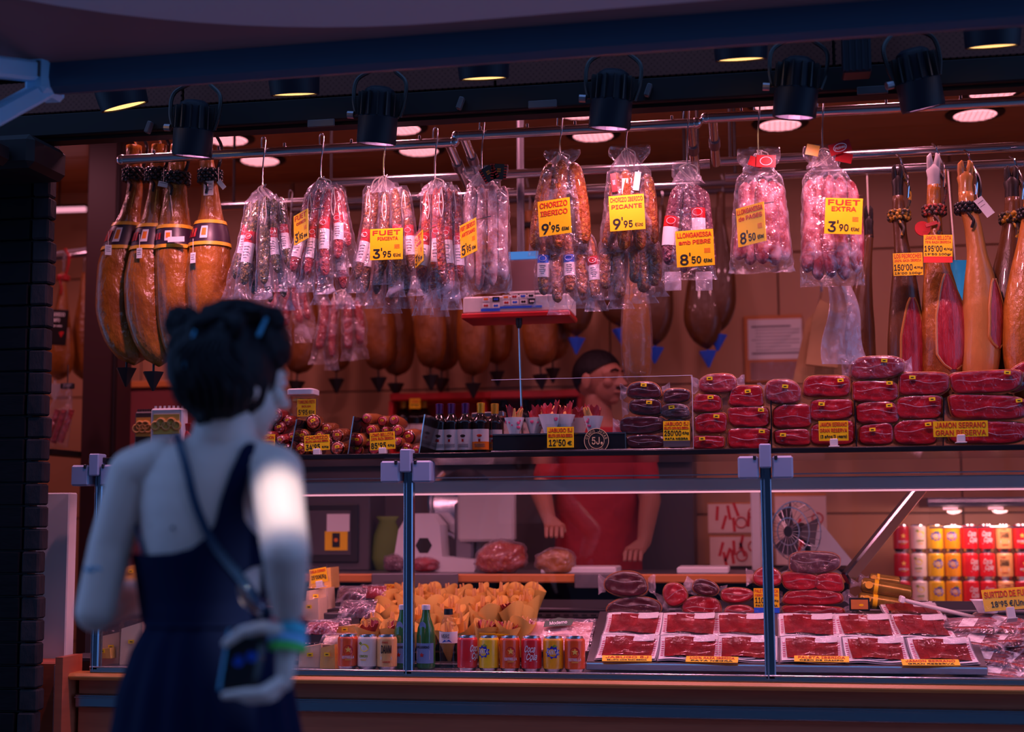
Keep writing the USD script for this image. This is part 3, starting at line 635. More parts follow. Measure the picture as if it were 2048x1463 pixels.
cut_ham('cut ham with a pale grey hoof hanging behind the 195 euro price sign', [(1868, 370, 13), (1868, 415, 14), (1870, 455, 14), (1873, 510, 20), (1879, 570, 32), (1886, 640, 42), (1888, 700, 44), (1884, 750, 40), (1880, 795, 22), (1880, 802, 2)], 4.84, 22, m_ham, m_white_dull, (.05, .62, .42, .86), m_meat_cut, m_rope_red)
t, secs, o = cut_ham('pale tan ham with a split trotter and a pink cut beside the cyan cloth', [(1932, 385, 15), (1935, 410, 16), (1945, 450, 17), (1953, 500, 19), (1960, 560, 30), (1964, 630, 38), (1962, 700, 38), (1960, 750, 34), (1960, 800, 20), (1960, 808, 2)], 4.82, 23, m_ham_fat, None, (.0, .42, .42, .74), m_meat_cut, m_rope)
hang_tag(t, .03, -.04, -.03, .03, .07, (0, -35, 0), m_paper, lines=2)
cut_ham('dark brown ham at the right edge with rope and netting round its shank', [(2024, 395, 14), (2024, 430, 16), (2022, 480, 22), (2018, 540, 32), (2016, 610, 44), (2022, 680, 48), (2026, 740, 42), (2026, 790, 20), (2026, 800, 2)], 4.9, 24, m_ham_dark, m_hoof, None, m_meat, m_rope_yellow)
cut_ham('golden ham cut off by the right edge of the view', [(2064, 380, 14), (2062, 420, 16), (2058, 480, 22), (2054, 550, 34), (2052, 630, 44), (2054, 700, 46), (2056, 760, 38), (2056, 800, 20), (2056, 806, 2)], 4.8, 25, m_ham, m_hoof, None, m_meat, m_rope)
t, secs, o = cut_ham('dark dry ham hanging behind the paper bags, left of the priced hams', [(1738, 470, 9), (1735, 500, 10), (1728, 550, 16), (1722, 610, 24), (1720, 670, 30), (1722, 720, 30), (1722, 770, 20), (1722, 776, 2)], 5.25, 26, m_ham_dark, m_hoof, None, m_meat, None, False)
part(t, 'cord', tube([(0, 0, .05), (0, 0, W(1738, 342, 5.25)[2] - o[2])], .0035, 6), m_string)
cy = thing('cyan_cloth', 'bright cyan cloth hanging from the inner pipe between two cut hams', 'cloth'); part(cy, 'cloth', sheet([[(W(1902 + 3 * math.sin(i), 520 + i * 26, 5.15)), (W(1915, 520 + i * 26, 5.13)), (W(1940 - i * 1.5, 520 + i * 26, 5.15))] for i in range(6)], .004), m_cyan, smooth=True); q = W(1910, 521, 5.15); part(cy, 'cord', tube([q, (q[0], 5.25, W(1910, 336, 5.25)[2])], .003, 6), m_string)
p = W(1845, 457, 4.8)
t = thing('red_rosette', 'red paper rosette tied beside the pale-hoofed ham', 'tag', p)
part(t, 'rosette_disc', xf(lathe([(0, -.002), (.026, -.002), (.026, .002), (0, .002)], 20), (0, 0, 0), (80, 0, 10)), m_red); part(t, 'ribbon', bar((.01, 0, .01), (.05, 0, .02), .004, .012), m_red)

# ---------------- whole hams on the rear rail
def rear_ham(label, cat, loc, rot, group):
    t = thing('rear_ham', label, cat, loc, rot, group)
    secs = [(0, 0, 0, .02, .02), (.12, 0, -.1, .021, .021), (.3, 0, -.22, .035, .03), (.5, .005, -.38, .065, .05), (.7, .01, -.52, .082, .06), (.88, .008, -.64, .07, .055), (.97, .005, -.69, .035, .03), (1, .004, -.7, .004, .004)]
    part(t, 'skin', grid(ham_grid(secs, 26, 20, 40), True, True), m_ham_shaded, smooth=True)
    rope_ring(t, 0, -.06, .022, m_rope, 2); part(t, 'hook', tube(smooth_path([(0, 0, -.02), (.01, 0, .06), (0, 0, .15)], 4), .004, 6), m_steel)
    drip_cup(t, 0, -.735, m_black, .038); return t
def rear_ham2(label, cat, loc, rot, group):
    t = thing('dark_rear_ham', label, cat, loc, rot, group)
    secs = [(0, 0, 0, .018, .018), (.15, 0, -.1, .02, .02), (.35, 0, -.22, .04, .03), (.55, -.005, -.36, .075, .05), (.75, -.01, -.48, .088, .06), (.9, -.006, -.57, .06, .05), (1, 0, -.62, .004, .004)]
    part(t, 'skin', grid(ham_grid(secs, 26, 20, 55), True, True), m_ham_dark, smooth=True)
    part(t, 'hook', tube(smooth_path([(0, 0, -.02), (.01, 0, .04), (0, 0, .08)], 4), .004, 6), m_steel)
    drip_cup(t, 0, -.63, m_blue, .04); return t
k1, k2 = Kind(rear_ham), Kind(rear_ham2)
ZR = W(900, 742, 6.25)[2] + .70
for i, (px, py) in enumerate([(612, 748), (668, 744), (742, 740), (790, 752), (846, 738), (898, 742), (938, 752), (978, 730), (1060, 734), (1104, 722)]):
    p = W(px, py, 6.16 + .17 * (i % 2)); k1.put('whole ham with a black drip cup in the dim rear row, ' + ('leftmost', 'second', 'third', 'fourth', 'fifth', 'sixth', 'seventh', 'eighth', 'ninth', 'tenth')[i] + (' from the left' if i else ' of all'), 'ham', (p[0], p[1], p[2] + .70), (0, nrg.uniform(-4, 4), nrg.uniform(-30, 30)), 'hams on the rear rail')
for px, py, lb in ((1162, 672, 'dark ham with a blue drip cup left of the seller'), (1225, 655, 'dark ham with a blue drip cup just above the seller'), (1325, 690, 'dark ham with a blue drip cup right of the long golden ham'), (1448, 665, 'dark ham with a blue drip cup beside the wall notice'), (1400, 700, 'dark ham hanging lowest between the golden ham and the notice')):
    p = W(px, py, 6.2); k2.put(lb, 'ham', (p[0], p[1], p[2] + .62), (0, nrg.uniform(-4, 4), nrg.uniform(-20, 20)))
p0, p1 = W(560, 480, 6.18), W(1500, 420, 6.18); p0[2] = p1[2] = ZR + .09
t = thing('rear_rail', 'dull steel rail along the rear wall carrying the dim row of hams', 'pipe'); part(t, 'pipe', tube([p0, p1], .014, 10), m_steel_dull); part(t, 'pipe', tube([p0 + (0, .15, 0), p1 + (0, .15, 0)], .014, 10), m_steel_dull)
for e in (p0, p1): part(t, 'wall_bracket', tube([e, (e[0], YB, e[2])], .01, 8), m_steel_dull)
t, secs, o = build_ham('long_ham', 'long golden ham in shiny net hanging right above the seller', [(1268, 470, 9), (1268, 520, 11), (1270, 570, 20), (1272, 620, 27), (1273, 680, 30), (1274, 730, 27), (1275, 765, 15), (1275, 770, 2)], 5.29, 31, m_ham_fat, .9)
part(t, 'plastic_wrap', grid(ham_grid(secs, 24, 20, 33, t0=.3, t1=.99, push=.006), True), m_film, smooth=True)
zt_ = (W(440, 408, 5.3)[2] + W(1400, 372, 5.3)[2]) / 2 - o[2]; part(t, 'hook', tube([(0, 0, -.02), (.005, 0, zt_ * .5), (0, .01, zt_)], .004, 6), m_steel)

# ---------------- hams in the neighbouring alcove at the far left
t, secs, o = build_ham('alcove_ham', 'pale ham hanging behind a black sign in the far left alcove', [(127, 545, 6), (126, 570, 8), (124, 610, 14), (121, 660, 26), (119, 710, 34), (118, 745, 26), (118, 760, 3)], 5.9, 35, m_ham, .8)
rope_ring(t, 0, -.02, .014, m_band_red, 2); part(t, 'hook', tube([(0, 0, 0), (0, 0, .1)], .004, 6), m_steel)
drip_cup(t, secs[-1][1] - .02, secs[-1][2] - .02, m_band_white, .04)
t, secs, o = build_ham('alcove_ham', 'ham half hidden by the dark pillar in the far left alcove', [(168, 545, 6), (168, 580, 9), (168, 630, 20), (166, 690, 28), (166, 740, 24), (166, 758, 3)], 6.0, 36, m_ham, .8)
part(t, 'hook', tube([(0, 0, 0), (0, 0, .12)], .004, 6), m_steel)
p0, p1 = W(85, 520, 5.92), W(176, 508, 5.92); t = thing('alcove_rail', 'steel rail with a glass shelf in the far left alcove', 'pipe'); part(t, 'pipe', tube([p0, p1], .012, 10), m_steel); part(t, 'hanger', tube([p0 + (.02, 0, 0), (p0[0] + .02, p0[1], ZCL)], .006, 6), m_dark_metal); part(t, 'shelf_edge', bar(p0 + (0, .06, .03), p1 + (0, .06, .03), .1, .008), m_edge)
# ================================================================ PRICE SIGNS
EURO = '€'
def sign(name, label, cat, p, w, h, lines, rot=(0, 0, 0), sleeve=True, base=m_tag, holder=None, strip=None, cat2=None, flag=False):
    'lines: (text, width, height, x, z, material) in fractions of the card'
    t = thing(name, label, cat, p, rot)
    part(t, 'card', box(-w / 2, w / 2, -.001, .001, -h / 2, h / 2), base, smooth=False)
    for s, tw, th, x, z, m in lines:
        part(t, 'lettering', xf(text(s, tw * w, th * h, .0008), (x * w, -.0016, z * h)), m, smooth=False)
    if flag:
        for k in range(4): part(t, 'flag_stripe', box(w * .24, w * .40, -.0016, -.001, h * (-.04 - .035 * k), h * (-.02 - .035 * k)), m_ink_orange, smooth=False)
    if strip: part(t, 'strip', box(-w / 2, w / 2, -.0012, .0012, -h / 2 - strip[0], -h / 2), strip[1], smooth=False)
    if sleeve: part(t, 'clear_sleeve', box(-w / 2 - .004, w / 2 + .004, -.0034, .0022, -h / 2 - .004, h / 2 + .01), m_acrylic, smooth=False)
    if holder:
        part(t, 'holder', cat_([box(-.012, .012, -.012, .014, -h / 2 - holder, -h / 2 + .006, .002), box(-.016, .016, -.016, .02, -h / 2 - holder - .004, -h / 2 - holder, .001)]), m_white_dull)
    return t
R_, O_, K_ = m_ink_red, m_ink_orange, m_ink
def price(a, b, unit='€/Und', z=-.3, h1=.30, h2=.2):
    return [(a, .22, h1, -.30, z, K_), ("'", .035, .09, -.145, z + .14, K_), (b, .25, h2, .02, z - .02, K_), (unit, .22, .12, .32, z - .06, K_)]
def hanging(label, px, py, wpx, hpx, lines, yaw=0, roll=0, y=4.37, flag=True, true_w=None):
    k = y / 2925; p = W(px, py, y); w = true_w or wpx * k
    t = sign('hanging_price_sign', label, 'price sign', p, w, hpx * k, lines, (0, roll, yaw), True, flag=flag)
    a = math.radians(-yaw); part(t, 'clip_wire', tube([(0, .002, hpx * k * .5), (.09 * math.sin(a) * .7, .09 * math.cos(a), hpx * k * .5 + .012)], .0015, 5), m_steel); return t
hanging('yellow sign reading FUET CHORIZO 3.95, turned sideways between the first two bundles', 602, 454, 56, 66, [('FUET', .8, .17, 0, .36, R_), ('CHORIZO', .66, .1, .04, .15, R_)] + price('3', '95'), -46, -4, true_w=.105)
hanging('yellow sign reading FUET PIMIENTA 3.95 facing straight out', 773, 488, 73, 68, [('FUET', .84, .15, 0, .37, R_), ('PIMIENTA', .62, .11, .04, .18, R_)] + price('3', '95'))
hanging('narrow-looking yellow sign reading FUET PAPRIKA 3.95, turned sharply sideways', 838, 498, 34, 68, [('FUET', .84, .17, 0, .36, R_), ('PAPRIKA', .6, .1, .04, .17, R_)] + price('3', '95'), -62, -4, true_w=.105)
hanging('yellow sign reading FUET IBERICO ARTESANO 5.95 on the white sausages', 937, 476, 50, 72, [('FUET IBERICO', .9, .14, 0, .36, R_), ('ARTESANO', .8, .12, .03, .16, R_)] + price('5', '95'), -50, -4, true_w=.11)
hanging('large yellow sign reading CHORIZO IBERICO 9.95', 1109, 434, 72, 76, [('CHORIZO', .86, .16, 0, .36, R_), ('IBERICO', .84, .15, 0, .13, R_)] + price('9', '95'), -12, -3, flag=False)
hanging('large yellow sign reading CHORIZO IBERICO PICANTE 9.95', 1254, 425, 74, 75, [('CHORIZO IBERICO', .92, .13, 0, .38, R_), ('PICANTE', .86, .12, 0, .18, R_)] + price('9', '95'), 0, -2, flag=False)
hanging('yellow sign reading LLONGANISSA amb PEBRE 8.50', 1390, 496, 78, 76, [('LLONGANISSA', .9, .14, 0, .37, R_), ('amb PEBRE', .84, .12, 0, .17, R_)] + price('8', '50'), 0, -2)
hanging('yellow sign reading LLONGANISSA de PAGES 8.50, turned to the left', 1502, 449, 58, 82, [('LLONGANISSA', .92, .13, 0, .38, R_), ('de PAGES', .84, .12, 0, .2, R_)] + price('8', '50'), -38, -3, true_w=.108)
hanging('yellow sign reading FUET EXTRA 3.90 on the rightmost bag', 1687, 432, 74, 74, [('FUET', .86, .15, 0, .38, R_), ('EXTRA', .66, .13, 0, .2, R_)] + price('3', '90'), 0, 4)
def kg(a, l1, l2, l3=None, w1=.9, wa=.62):
    o = [(l1, w1, .19, 0, .36, R_), (l2, .9, .11, 0, .16, R_), (a, wa, .28, -.16, -.14, K_), ('€/Kg', .28, .13, .34, -.17, K_)]
    return o + ([(l3, .92, .12, 0, -.41, K_)] if l3 else [])
def ksign(name, label, px, py, wpx, hpx, lines, y, rot=(0, 0, 0), **kw):
    k = y / 2925; t = sign(name, label, 'price sign', W(px, py, y), wpx * k, hpx * k, lines, rot, **kw)
    if name[:4] == 'hang': part(t, 'clip_wire', tube([(0, .002, hpx * k * .45), (-.01, .12, hpx * k * .45 + .03)], .0015, 5), m_steel)
    return t
ksign('hanging_price_sign', 'yellow sign reading LOS PEDROCHES 150.00 hung on a cut ham', 1816, 528, 58, 46, kg("150'00", 'LOS PEDROCHES', '100% RAZA IBERICA', "15'00 100gr"), 4.70)
ksign('hanging_price_sign', 'yellow sign with a red strip reading JAMON BELLOTA 195.00', 1876, 491, 56, 44, kg("195'00", 'JAMON BELLOTA', '75% RAZA IBERICA', "19'50 100gr"), 4.66, (0, 2, 0), strip=(.02, m_tag_red))
# on the counter
ksign('counter_price_sign', 'yellow sign reading SALCHICHON, half hidden by the customer', 527, 884, 52, 34, [('SALCHICHON', .92, .22, 0, .3, R_), ('BELLOTA 100% RAZA IBERICA', .92, .13, 0, .04, R_), ("29'95€/Kg", .8, .26, 0, -.3, K_)], 4.56)
ksign('counter_price_sign', 'yellow sign reading CHORIZO 34.95', 634, 885, 56, 33, [('CHORIZO', .88, .22, 0, .34, R_), ('BELLOTA 100% RAZA IBERICA', .9, .14, 0, .1, R_), ("34'95", .56, .36, -.16, -.25, K_), ('€/Kg', .26, .16, .32, -.3, K_)], 4.56, (0, -3, 0), holder=.02)
ksign('counter_price_sign', 'yellow sign reading LOMO BELLOTA 85.95', 765, 881, 55, 37, [('LOMO BELLOTA', .9, .19, 0, .36, R_), ('100% RAZA IBERICA', .9, .17, 0, .13, R_), ("85'95", .6, .34, -.16, -.26, K_), ('€/Kg', .26, .17, .33, -.3, K_)], 4.56, (0, -3, 0), holder=.018)
ksign('counter_price_sign', 'yellow sign reading TORREZNO FRITO BOLSA 5.95 on the plastic tub', 613, 815, 41, 37, [('TORREZNO FRITO', .92, .2, 0, .34, R_), ('BOLSA', .5, .12, 0, .08, R_), ("5'95", .5, .3, -.18, -.26, K_), ('€/Ud', .3, .24, .28, -.26, K_)], 4.74)
ksign('counter_price_sign', 'yellow sign reading JABUGO 5J 12.50 on the black cone stand', 1121, 874, 56, 43, [('JABUGO 5J', .88, .2, 0, .34, R_), ('BELLOTA 100% RAZA IBERICA', .9, .17, 0, .08, R_), ("12'50", .62, .32, -.12, -.26, K_), ('€', .16, .2, .34, -.28, K_)], 4.535)
ksign('counter_price_sign', 'yellow sign reading JABUGO 5J 250.00 PATA NEGRA', 1353, 861, 54, 40, [('JABUGO 5J', .9, .19, 0, .36, R_), ('BELLOTA 100% RAZA IBERICA', .92, .14, 0, .14, R_), ("250'00", .64, .27, -.14, -.12, K_), ('€/kg', .24, .17, .34, -.13, K_), ('PATA NEGRA', .86, .11, 0, -.4, K_)], 4.535, strip=(.02, m_grey_panel))
ksign('counter_price_sign', 'yellow sign reading JAMON SERRANO GRAN RESERVA 3 years', 1667, 861, 58, 40, [('JAMON SERRANO', .92, .22, 0, .32, R_), ('GRAN RESERVA', .92, .2, 0, .02, R_), ('(3 años/3 years)', .9, .2, 0, -.3, K_)], 4.54, holder=.016)
ksign('counter_price_sign', 'wide yellow sign reading JAMON SERRANO GRAN RESERVA without a year line', 1921, 857, 104, 31, [('JAMON SERRANO', .92, .36, 0, .24, R_), ('GRAN RESERVA', .92, .34, 0, -.24, R_)], 4.54, holder=.016)
# in the case
ksign('case_price_sign', 'yellow sign reading PALETA IBERICA 110.00 behind the right-hand post', 1533, 1195, 50, 38, [('PALETA IBERICA', .92, .18, 0, .36, R_), ('CEBO DE CAMPO', .9, .12, 0, .14, R_), ("110'00", .66, .3, -.12, -.12, K_), ('€/Kg', .24, .14, .34, -.15, K_), ('PATA NEGRA', .86, .12, 0, -.4, K_)], 4.98, strip=(.018, m_blue))
ksign('case_price_sign', 'yellow sign reading SURTIDO DE FUET 18.95 at the right edge', 2016, 1197, 94, 44, [('SURTIDO DE FUET', .92, .3, 0, .24, R_), ("18'95 €/Und", .7, .32, 0, -.22, K_)], 4.72, (-22, -5, 0), holder=.03)
ksign('case_price_sign', 'small yellow cheese sign reading 25.00 beside the customer', 637, 1150, 38, 30, [('OVEJA CURADO', .9, .2, 0, .3, R_), ("25'00€/Kg", .86, .38, 0, -.14, K_)], 4.9, (0, -10, 0), holder=.015)
ksign('case_price_sign', 'yellow sign behind the front drink cans under the ham cones', 988, 1283, 62, 34, [('CONOS DE JAMON', .9, .28, 0, .24, R_), ('Y QUESO 4€', .8, .24, 0, -.18, R_)], 4.69, (10, 2, 0))
ksign('case_price_sign', 'yellow sign standing in the rear rows of kraft cones', 785, 1178, 34, 22, [('CONO', .8, .4, 0, .2, R_), ('5€', .4, .3, 0, -.25, K_)], 5.19)
# ================================================================ HANGING SAUSAGE BUNDLES
def sausage(t, a, b, r, mat, label=True, string=True, sleeve=None, tail=.05, seed=0, lab_at=.42, band=m_band_red, sub=None, white=True):
    a, b = np.array(a, float), np.array(b, float); L_ = np.linalg.norm(b - a); g = np.random.default_rng(seed)
    s = np.array([0, .03, .07, .14, .3, .5, .7, .86, .94, .98, 1.0]); rr = r * np.array([.25, .62, .86, .97, 1, 1.02, 1.0, .96, .8, .5, .12])
    bow = np.array((g.uniform(-.012, .012), g.uniform(-.006, .004), 0)); pts = a + (b - a) * s[:, None] + np.sin(np.pi * s)[:, None] * bow
    m = tube(pts, rr, 12); q = part(t, 'sausage', m, mat, smooth=True)
    at = lambda u: a + (b - a) * u + math.sin(math.pi * u) * bow
    if label:
        u0, u1, u2 = lab_at, lab_at + .13, lab_at + .36
        part(q, 'label_red', tube([at(u0), at((u0 + u1) / 2), at(u1)], r * 1.06, 12), band, smooth=40)
        if white: part(q, 'label_white', tube([at(u1), at((u1 + u2) / 2), at(u2)], r * 1.05, 12), m_band_white, smooth=40)
        f = at(u0 + .06); part(q, 'label_oval', xf(lathe([(0, -.001), (r * .62, -.001), (r * .62, .001), (0, .001)], 14), f + (0, -r * 1.08, 0), (90, 0, 0), None), band)
        an = np.linspace(0, 2 * np.pi, 15)[:-1]; part(q, 'oval_ring', tube(np.stack([f[0] + r * .6 * np.cos(an), np.full(14, f[1] - r * 1.13), f[2] + r * .45 * np.sin(an)], 1), .0009, 4, True), m_band_white)
        for k in range(5): w_ = r * (.55, .4, .6, .5, .3)[k]; c_ = at(u1 + (u2 - u1) * (.2 + .14 * k)); part(q, 'print_line', xf(box(-w_, w_, -.0006, .0006, -.0008, .0008), c_ + (0, -r * 1.07 + .0004, 0)), m_print) if white and r < .021 else None
    if string:
        p = at(.02); part(q, 'string_loop', tube(smooth_path([a, p + (.004, -r, -.01), p + (.010, -r * 1.2, -.06), p + (.004, -r * 1.25, -.095), p + (-.004, -r * 1.2, -.06), p + (0, -r, -.005)], 4), .0016, 5), m_string)
    if sleeve is not None:
        w0 = r * 1.25; d = (b - a) / L_; rows = []
        for i, u in enumerate(np.linspace(-.06, 1 + tail / L_, 16)):
            c = at(min(max(u, 0), 1)) + d * (min(u, 0) + max(u - 1, 0)) * L_
            fl = np.interp(u, [-.06, .02, .5, 1.0, 1.04, 1 + tail / L_], [.5, 1.0, 1.25, 1.3, 1.15, 1.7]); th = np.interp(u, [-.06, .03, .96, 1.02, 1 + tail / L_], [.12, 1.0, 1.02, .5, .07])
            an = np.arange(14) * 2 * np.pi / 14; wob = 1 + g.uniform(-.1, .1, 14)
            rows.append(np.stack([c[0] + w0 * fl * np.cos(an) * wob, c[1] + w0 * th * np.sin(an) * wob, np.full(14, c[2])], 1))
        part(q, 'plastic_sleeve', grid(rows, True), sleeve, smooth=True)
    return q
def hook(t, dx=0., z=-.085):
    part(t, 'hook', tube(smooth_path([(-.012, .0, .0), (-.008, -.012, .022), (.0, -.02, .03), (.008, -.018, .02), (.004, -.02, -.03), (dx * .5, -.02, z * .6), (dx, -.02, z), (dx + .006, -.02, z - .01), (dx + .012, -.02, z)], 4), .0026, 6), m_steel)
def tie_top(t, z, w, n=7, seed=1):
    g = np.random.default_rng(seed)
    for k in range(3):
        part(t, 'tie_string', tube(smooth_path([(g.uniform(-.006, .006), -.02, z + .03), (g.uniform(-w, w), -.035, z + .01), (g.uniform(-w, w), -.03, z - .03), (g.uniform(-.006, .006), -.025, z + .02)], 5), .0022, 5), m_string)
    rows = []
    for i, s in enumerate(np.linspace(0, 1, 7)):
        an = np.arange(18) * 2 * np.pi / 18; r = (.012 + (w * 1.5 - .012) * s ** .8) * (1 + .12 * np.sin(an * 7 + i) + g.uniform(-.06, .06, 18))
        rows.append(np.stack([r * np.cos(an), -.02 + r * np.sin(an) * .7, np.full(18, z + .02 - s * .055)], 1))
    part(t, 'gathered_plastic', grid(rows, True), m_film_milky, smooth=True)
def bundle(name, label, hook_px, ypx, fan, y=4.5, r=.017, mat=m_saus_red, label_on=True, sleeve=m_film, seed=0, tail=.055, dx=0., ztie=.0, strings=True, white=True):
    'fan: (x top, y top, x bottom, y bottom, layer) in pixels'
    o = W(hook_px, ypx, y); o[2] = (PIPE(hook_px) if y < 4.6 else (W(440, 408, 5.3)[2] + W(1400, 372, 5.3)[2]) / 2) + .017
    t = thing(name, label, 'sausage bundle', (o[0], y, o[2]))
    g = np.random.default_rng(seed); zt = -9
    for i, (xa, ya, xb, yb, ly) in enumerate(fan):
        yy = y - .03 + ly * .045; a, b = W(xa, ya, yy), W(xb, yb, yy); a = a - (o[0], y, o[2]); b = b - (o[0], y, o[2]); b[1] -= .02; zt = max(zt, a[2])
        mm = mat[i % len(mat)] if isinstance(mat, (list, tuple)) else mat
        sausage(t, a, b, r * g.uniform(.92, 1.08), mm, label_on and i % 3 != 2, strings and i % 2 == 0, sleeve, tail * g.uniform(.7, 1.3), seed * 31 + i, g.uniform(.3, .5), white=white)
    tie_top(t, zt + .012, .04, seed=seed + 3); hook(t, dx, zt + .045); return t, o
def PIPE(px): return (zp if px < 912 else B0[2] if px < 1400 else C0[2])
F1 = [(503, 402, 474, 560, 0), (520, 398, 492, 572, -.6), (532, 392, 532, 570, -.8), (548, 396, 560, 548, -.5), (560, 402, 585, 540, .2), (512, 405, 512, 590, .8), (545, 400, 572, 596, .9), (528, 400, 545, 606, 1.2)]
bundle('sausage_bundle', 'bundle of green herb-coated fuet sausages in clear sleeves beside the whole hams', 530, 305, F1, mat=m_saus_herb, seed=1)
F2 = [(622, 385, 588, 545, -.2), (638, 378, 618, 552, -.6), (650, 375, 640, 545, -.4), (658, 378, 655, 556, -.9), (668, 374, 678, 520, -.7), (678, 378, 700, 496, -.2), (640, 385, 645, 585, .8), (665, 385, 690, 580, .9), (630, 390, 600, 580, 1)]
bundle('sausage_bundle', 'bundle of red chorizo fuet sausages behind the sideways FUET CHORIZO sign', 646, 300, F2, mat=m_saus_red, seed=2, dx=.0)
F3 = [(738, 378, 716, 560, -.2), (752, 382, 732, 588, .1), (770, 384, 768, 545, -.4), (790, 376, 795, 565, -.9), (808, 380, 826, 545, -.3), (760, 380, 755, 590, .8), (782, 380, 786, 600, .9), (798, 385, 815, 590, .9)]
bundle('sausage_bundle', 'bundle of pepper-coated fuet sausages behind the FUET PIMIENTA sign', 771, 293, F3, mat=m_saus_pepper, seed=3)
F4 = [(856, 380, 842, 560, -.3), (872, 376, 868, 582, -.8), (884, 374, 892, 572, -.9), (898, 376, 906, 580, -.5), (908, 380, 922, 560, 0), (866, 384, 852, 590, .8), (890, 384, 884, 600, .9)]
bundle('sausage_bundle', 'bundle of paprika-coated fuet sausages behind the FUET PAPRIKA sign', 873, 288, F4, mat=m_saus_paprika, seed=4, dx=.0)

def big_bag(t, o, y, top, bot, x0t, x1t, x0b, x1b, thick, seed, mat=m_film_bag, neck=None):
    'one crumpled clear bag, pinched near its neck'
    g = np.random.default_rng(seed); rows = []; N, C_ = 26, 30
    for i, s in enumerate(np.linspace(0, 1, N)):
        py = top + (bot - top) * s; xa, xb = x0t + (x0b - x0t) * s, x1t + (x1b - x1t) * s
        pin = 1.0
        if neck: pin = 1 - .42 * math.exp(-((s - neck) / .05) ** 2)
        c, w = (xa + xb) / 2, (xb - xa) / 2 * pin; p, q = W(c, py, y), W(c + w, py, y); r = q[0] - p[0]
        d = thick * np.interp(s, [0, .12, .25, .8, .95, 1], [.25, .35, .9, 1, .5, .08])
        an = np.arange(C_) * 2 * np.pi / C_; cx, sy = np.cos(an), np.sin(an)
        wob = 1 + .05 * np.sin(an * 9 + i * .7) + g.uniform(-.05, .05, C_)
        rows.append(np.stack([p[0] - o[0] + r * np.sign(cx) * np.abs(cx) ** .75 * (1 + .03 * g.uniform(-1, 1)), y - o[1] + d * sy * wob, np.full(C_, p[2] - o[2]) + g.uniform(-.003, .003, C_)], 1))
    return part(t, 'clear_bag', grid(rows, True), mat, smooth=True)
def bag_bundle(label, hook_px, y, geo, fan, r, mat, seed, neck=.14, thick=.045, label_on=False, band=m_band_red, mat_bag=m_film_bag, strings=False, tail_film=None, dx=.0, white=True):
    o = W(hook_px, 300, y); o = np.array((o[0], y, PIPE(hook_px) + .017))
    t = thing('bagged_sausage_bundle', label, 'sausage bundle', o); hook(t, dx, W(hook_px, geo[0] + 8, y)[2] - o[2])
    g = np.random.default_rng(seed)
    for i, (xa, ya, xb, yb, ly) in enumerate(fan):
        yy = y - .02 + ly * .04; a, b = W(xa, ya, yy) - o, W(xb, yb, yy) - o
        mm = mat[i % len(mat)] if isinstance(mat, (list, tuple)) else mat
        sausage(t, a, b, r * g.uniform(.92, 1.06), mm, label_on and i % 2 == 0, strings and i % 2 == 0, tail_film, .05, seed * 17 + i, g.uniform(.25, .4), band, white=white)
    big_bag(t, o, y - .02, *geo, thick, seed, mat_bag, neck); tie_top(t, W(hook_px, geo[0] + 26, y)[2] - o[2], .034, seed=seed + 2); return t, o
def folded_label(t, o, px, py, w, h, y, rot, mat, words=None, ring=None):
    p = W(px, py, y) - o; q = part(t, 'folded_label', xf(box(-w / 2, w / 2, -.0012, .0012, -h / 2, h / 2), p, rot), mat)
    if ring:
        an = np.linspace(0, 2 * np.pi, 25)[:-1]; part(q, 'label_ring', xf(tube(np.stack([w * .3 * np.cos(an), 0 * an - .002, h * .34 * np.sin(an)], 1), .0014, 5, True), p, rot), m_band_white)
    if words: part(q, 'lettering', xf(xf(text(words, w * .48, h * .26, .0008), (0, -.0022, 0)), p, rot), m_band_white)
    return q
t, o = bag_bundle('bag of white-moulded artisan sausages with black and red folded labels', 966, 4.5, (332, 588, 926, 1016, 928, 1024), [(945, 372, 940, 560, 0), (962, 368, 958, 580, .4), (985, 366, 985, 572, -.2), (1008, 372, 1010, 560, 0), (975, 380, 972, 585, .9)], .0185, m_saus_mold, 5)
for px, py, a in ((978, 347, 28), (998, 343, -6)):
    q = folded_label(t, o, px, py, .05, .05, 4.43, (0, -a, 0), m_black)
    pp = W(px, py, 4.428) - o
    for s in (-1, 1): part(q, 'patterned_border', xf(cat_([box(s * .021 - .005, s * .021 + .005, -.002, -.0005, -.025 + k * .009, -.0205 + k * .009) for k in range(6)]), pp, (0, -a, 0)), m_red)
    part(q, 'lettering', xf(xf(text('III', .012, .012, .0008), (0, -.002, .004)), pp, (0, -a, 0)), m_ink_orange)
t, o = bag_bundle('double bundle of thick brown chorizo sausages behind the CHORIZO IBERICO sign', 1122, 4.5, (300, 510, 1088, 1160, 1055, 1185), [(1102, 325, 1070, 500, -.2), (1124, 320, 1118, 498, -.5), (1146, 325, 1168, 490, -.3)], .024, m_saus_brown, 6, .13, .05)
for i, (xa, xb, yb) in enumerate([(1092, 1088, 590), (1112, 1116, 605), (1135, 1140, 585), (1158, 1166, 592), (1172, 1190, 598)]):
    a, b = W(xa, 470 + (i % 2) * 12, 4.5) - o, W(xb, yb, 4.5) - o; sausage(t, a, b, .019, m_saus_brown, i % 2 == 0, False, m_film, .04, 60 + i, .35, m_blue if i in (0, 2) else m_band_red)
t, o = bag_bundle('bundle of hot chorizo with a red printed label behind the PICANTE sign', 1254, 4.5, (292, 505, 1218, 1300, 1196, 1312), [(1232, 345, 1212, 496, -.2), (1252, 340, 1246, 500, -.6), (1272, 345, 1280, 500, -.4), (1292, 348, 1304, 492, 0)], .0235, m_saus_brown, 7, .16, .05)
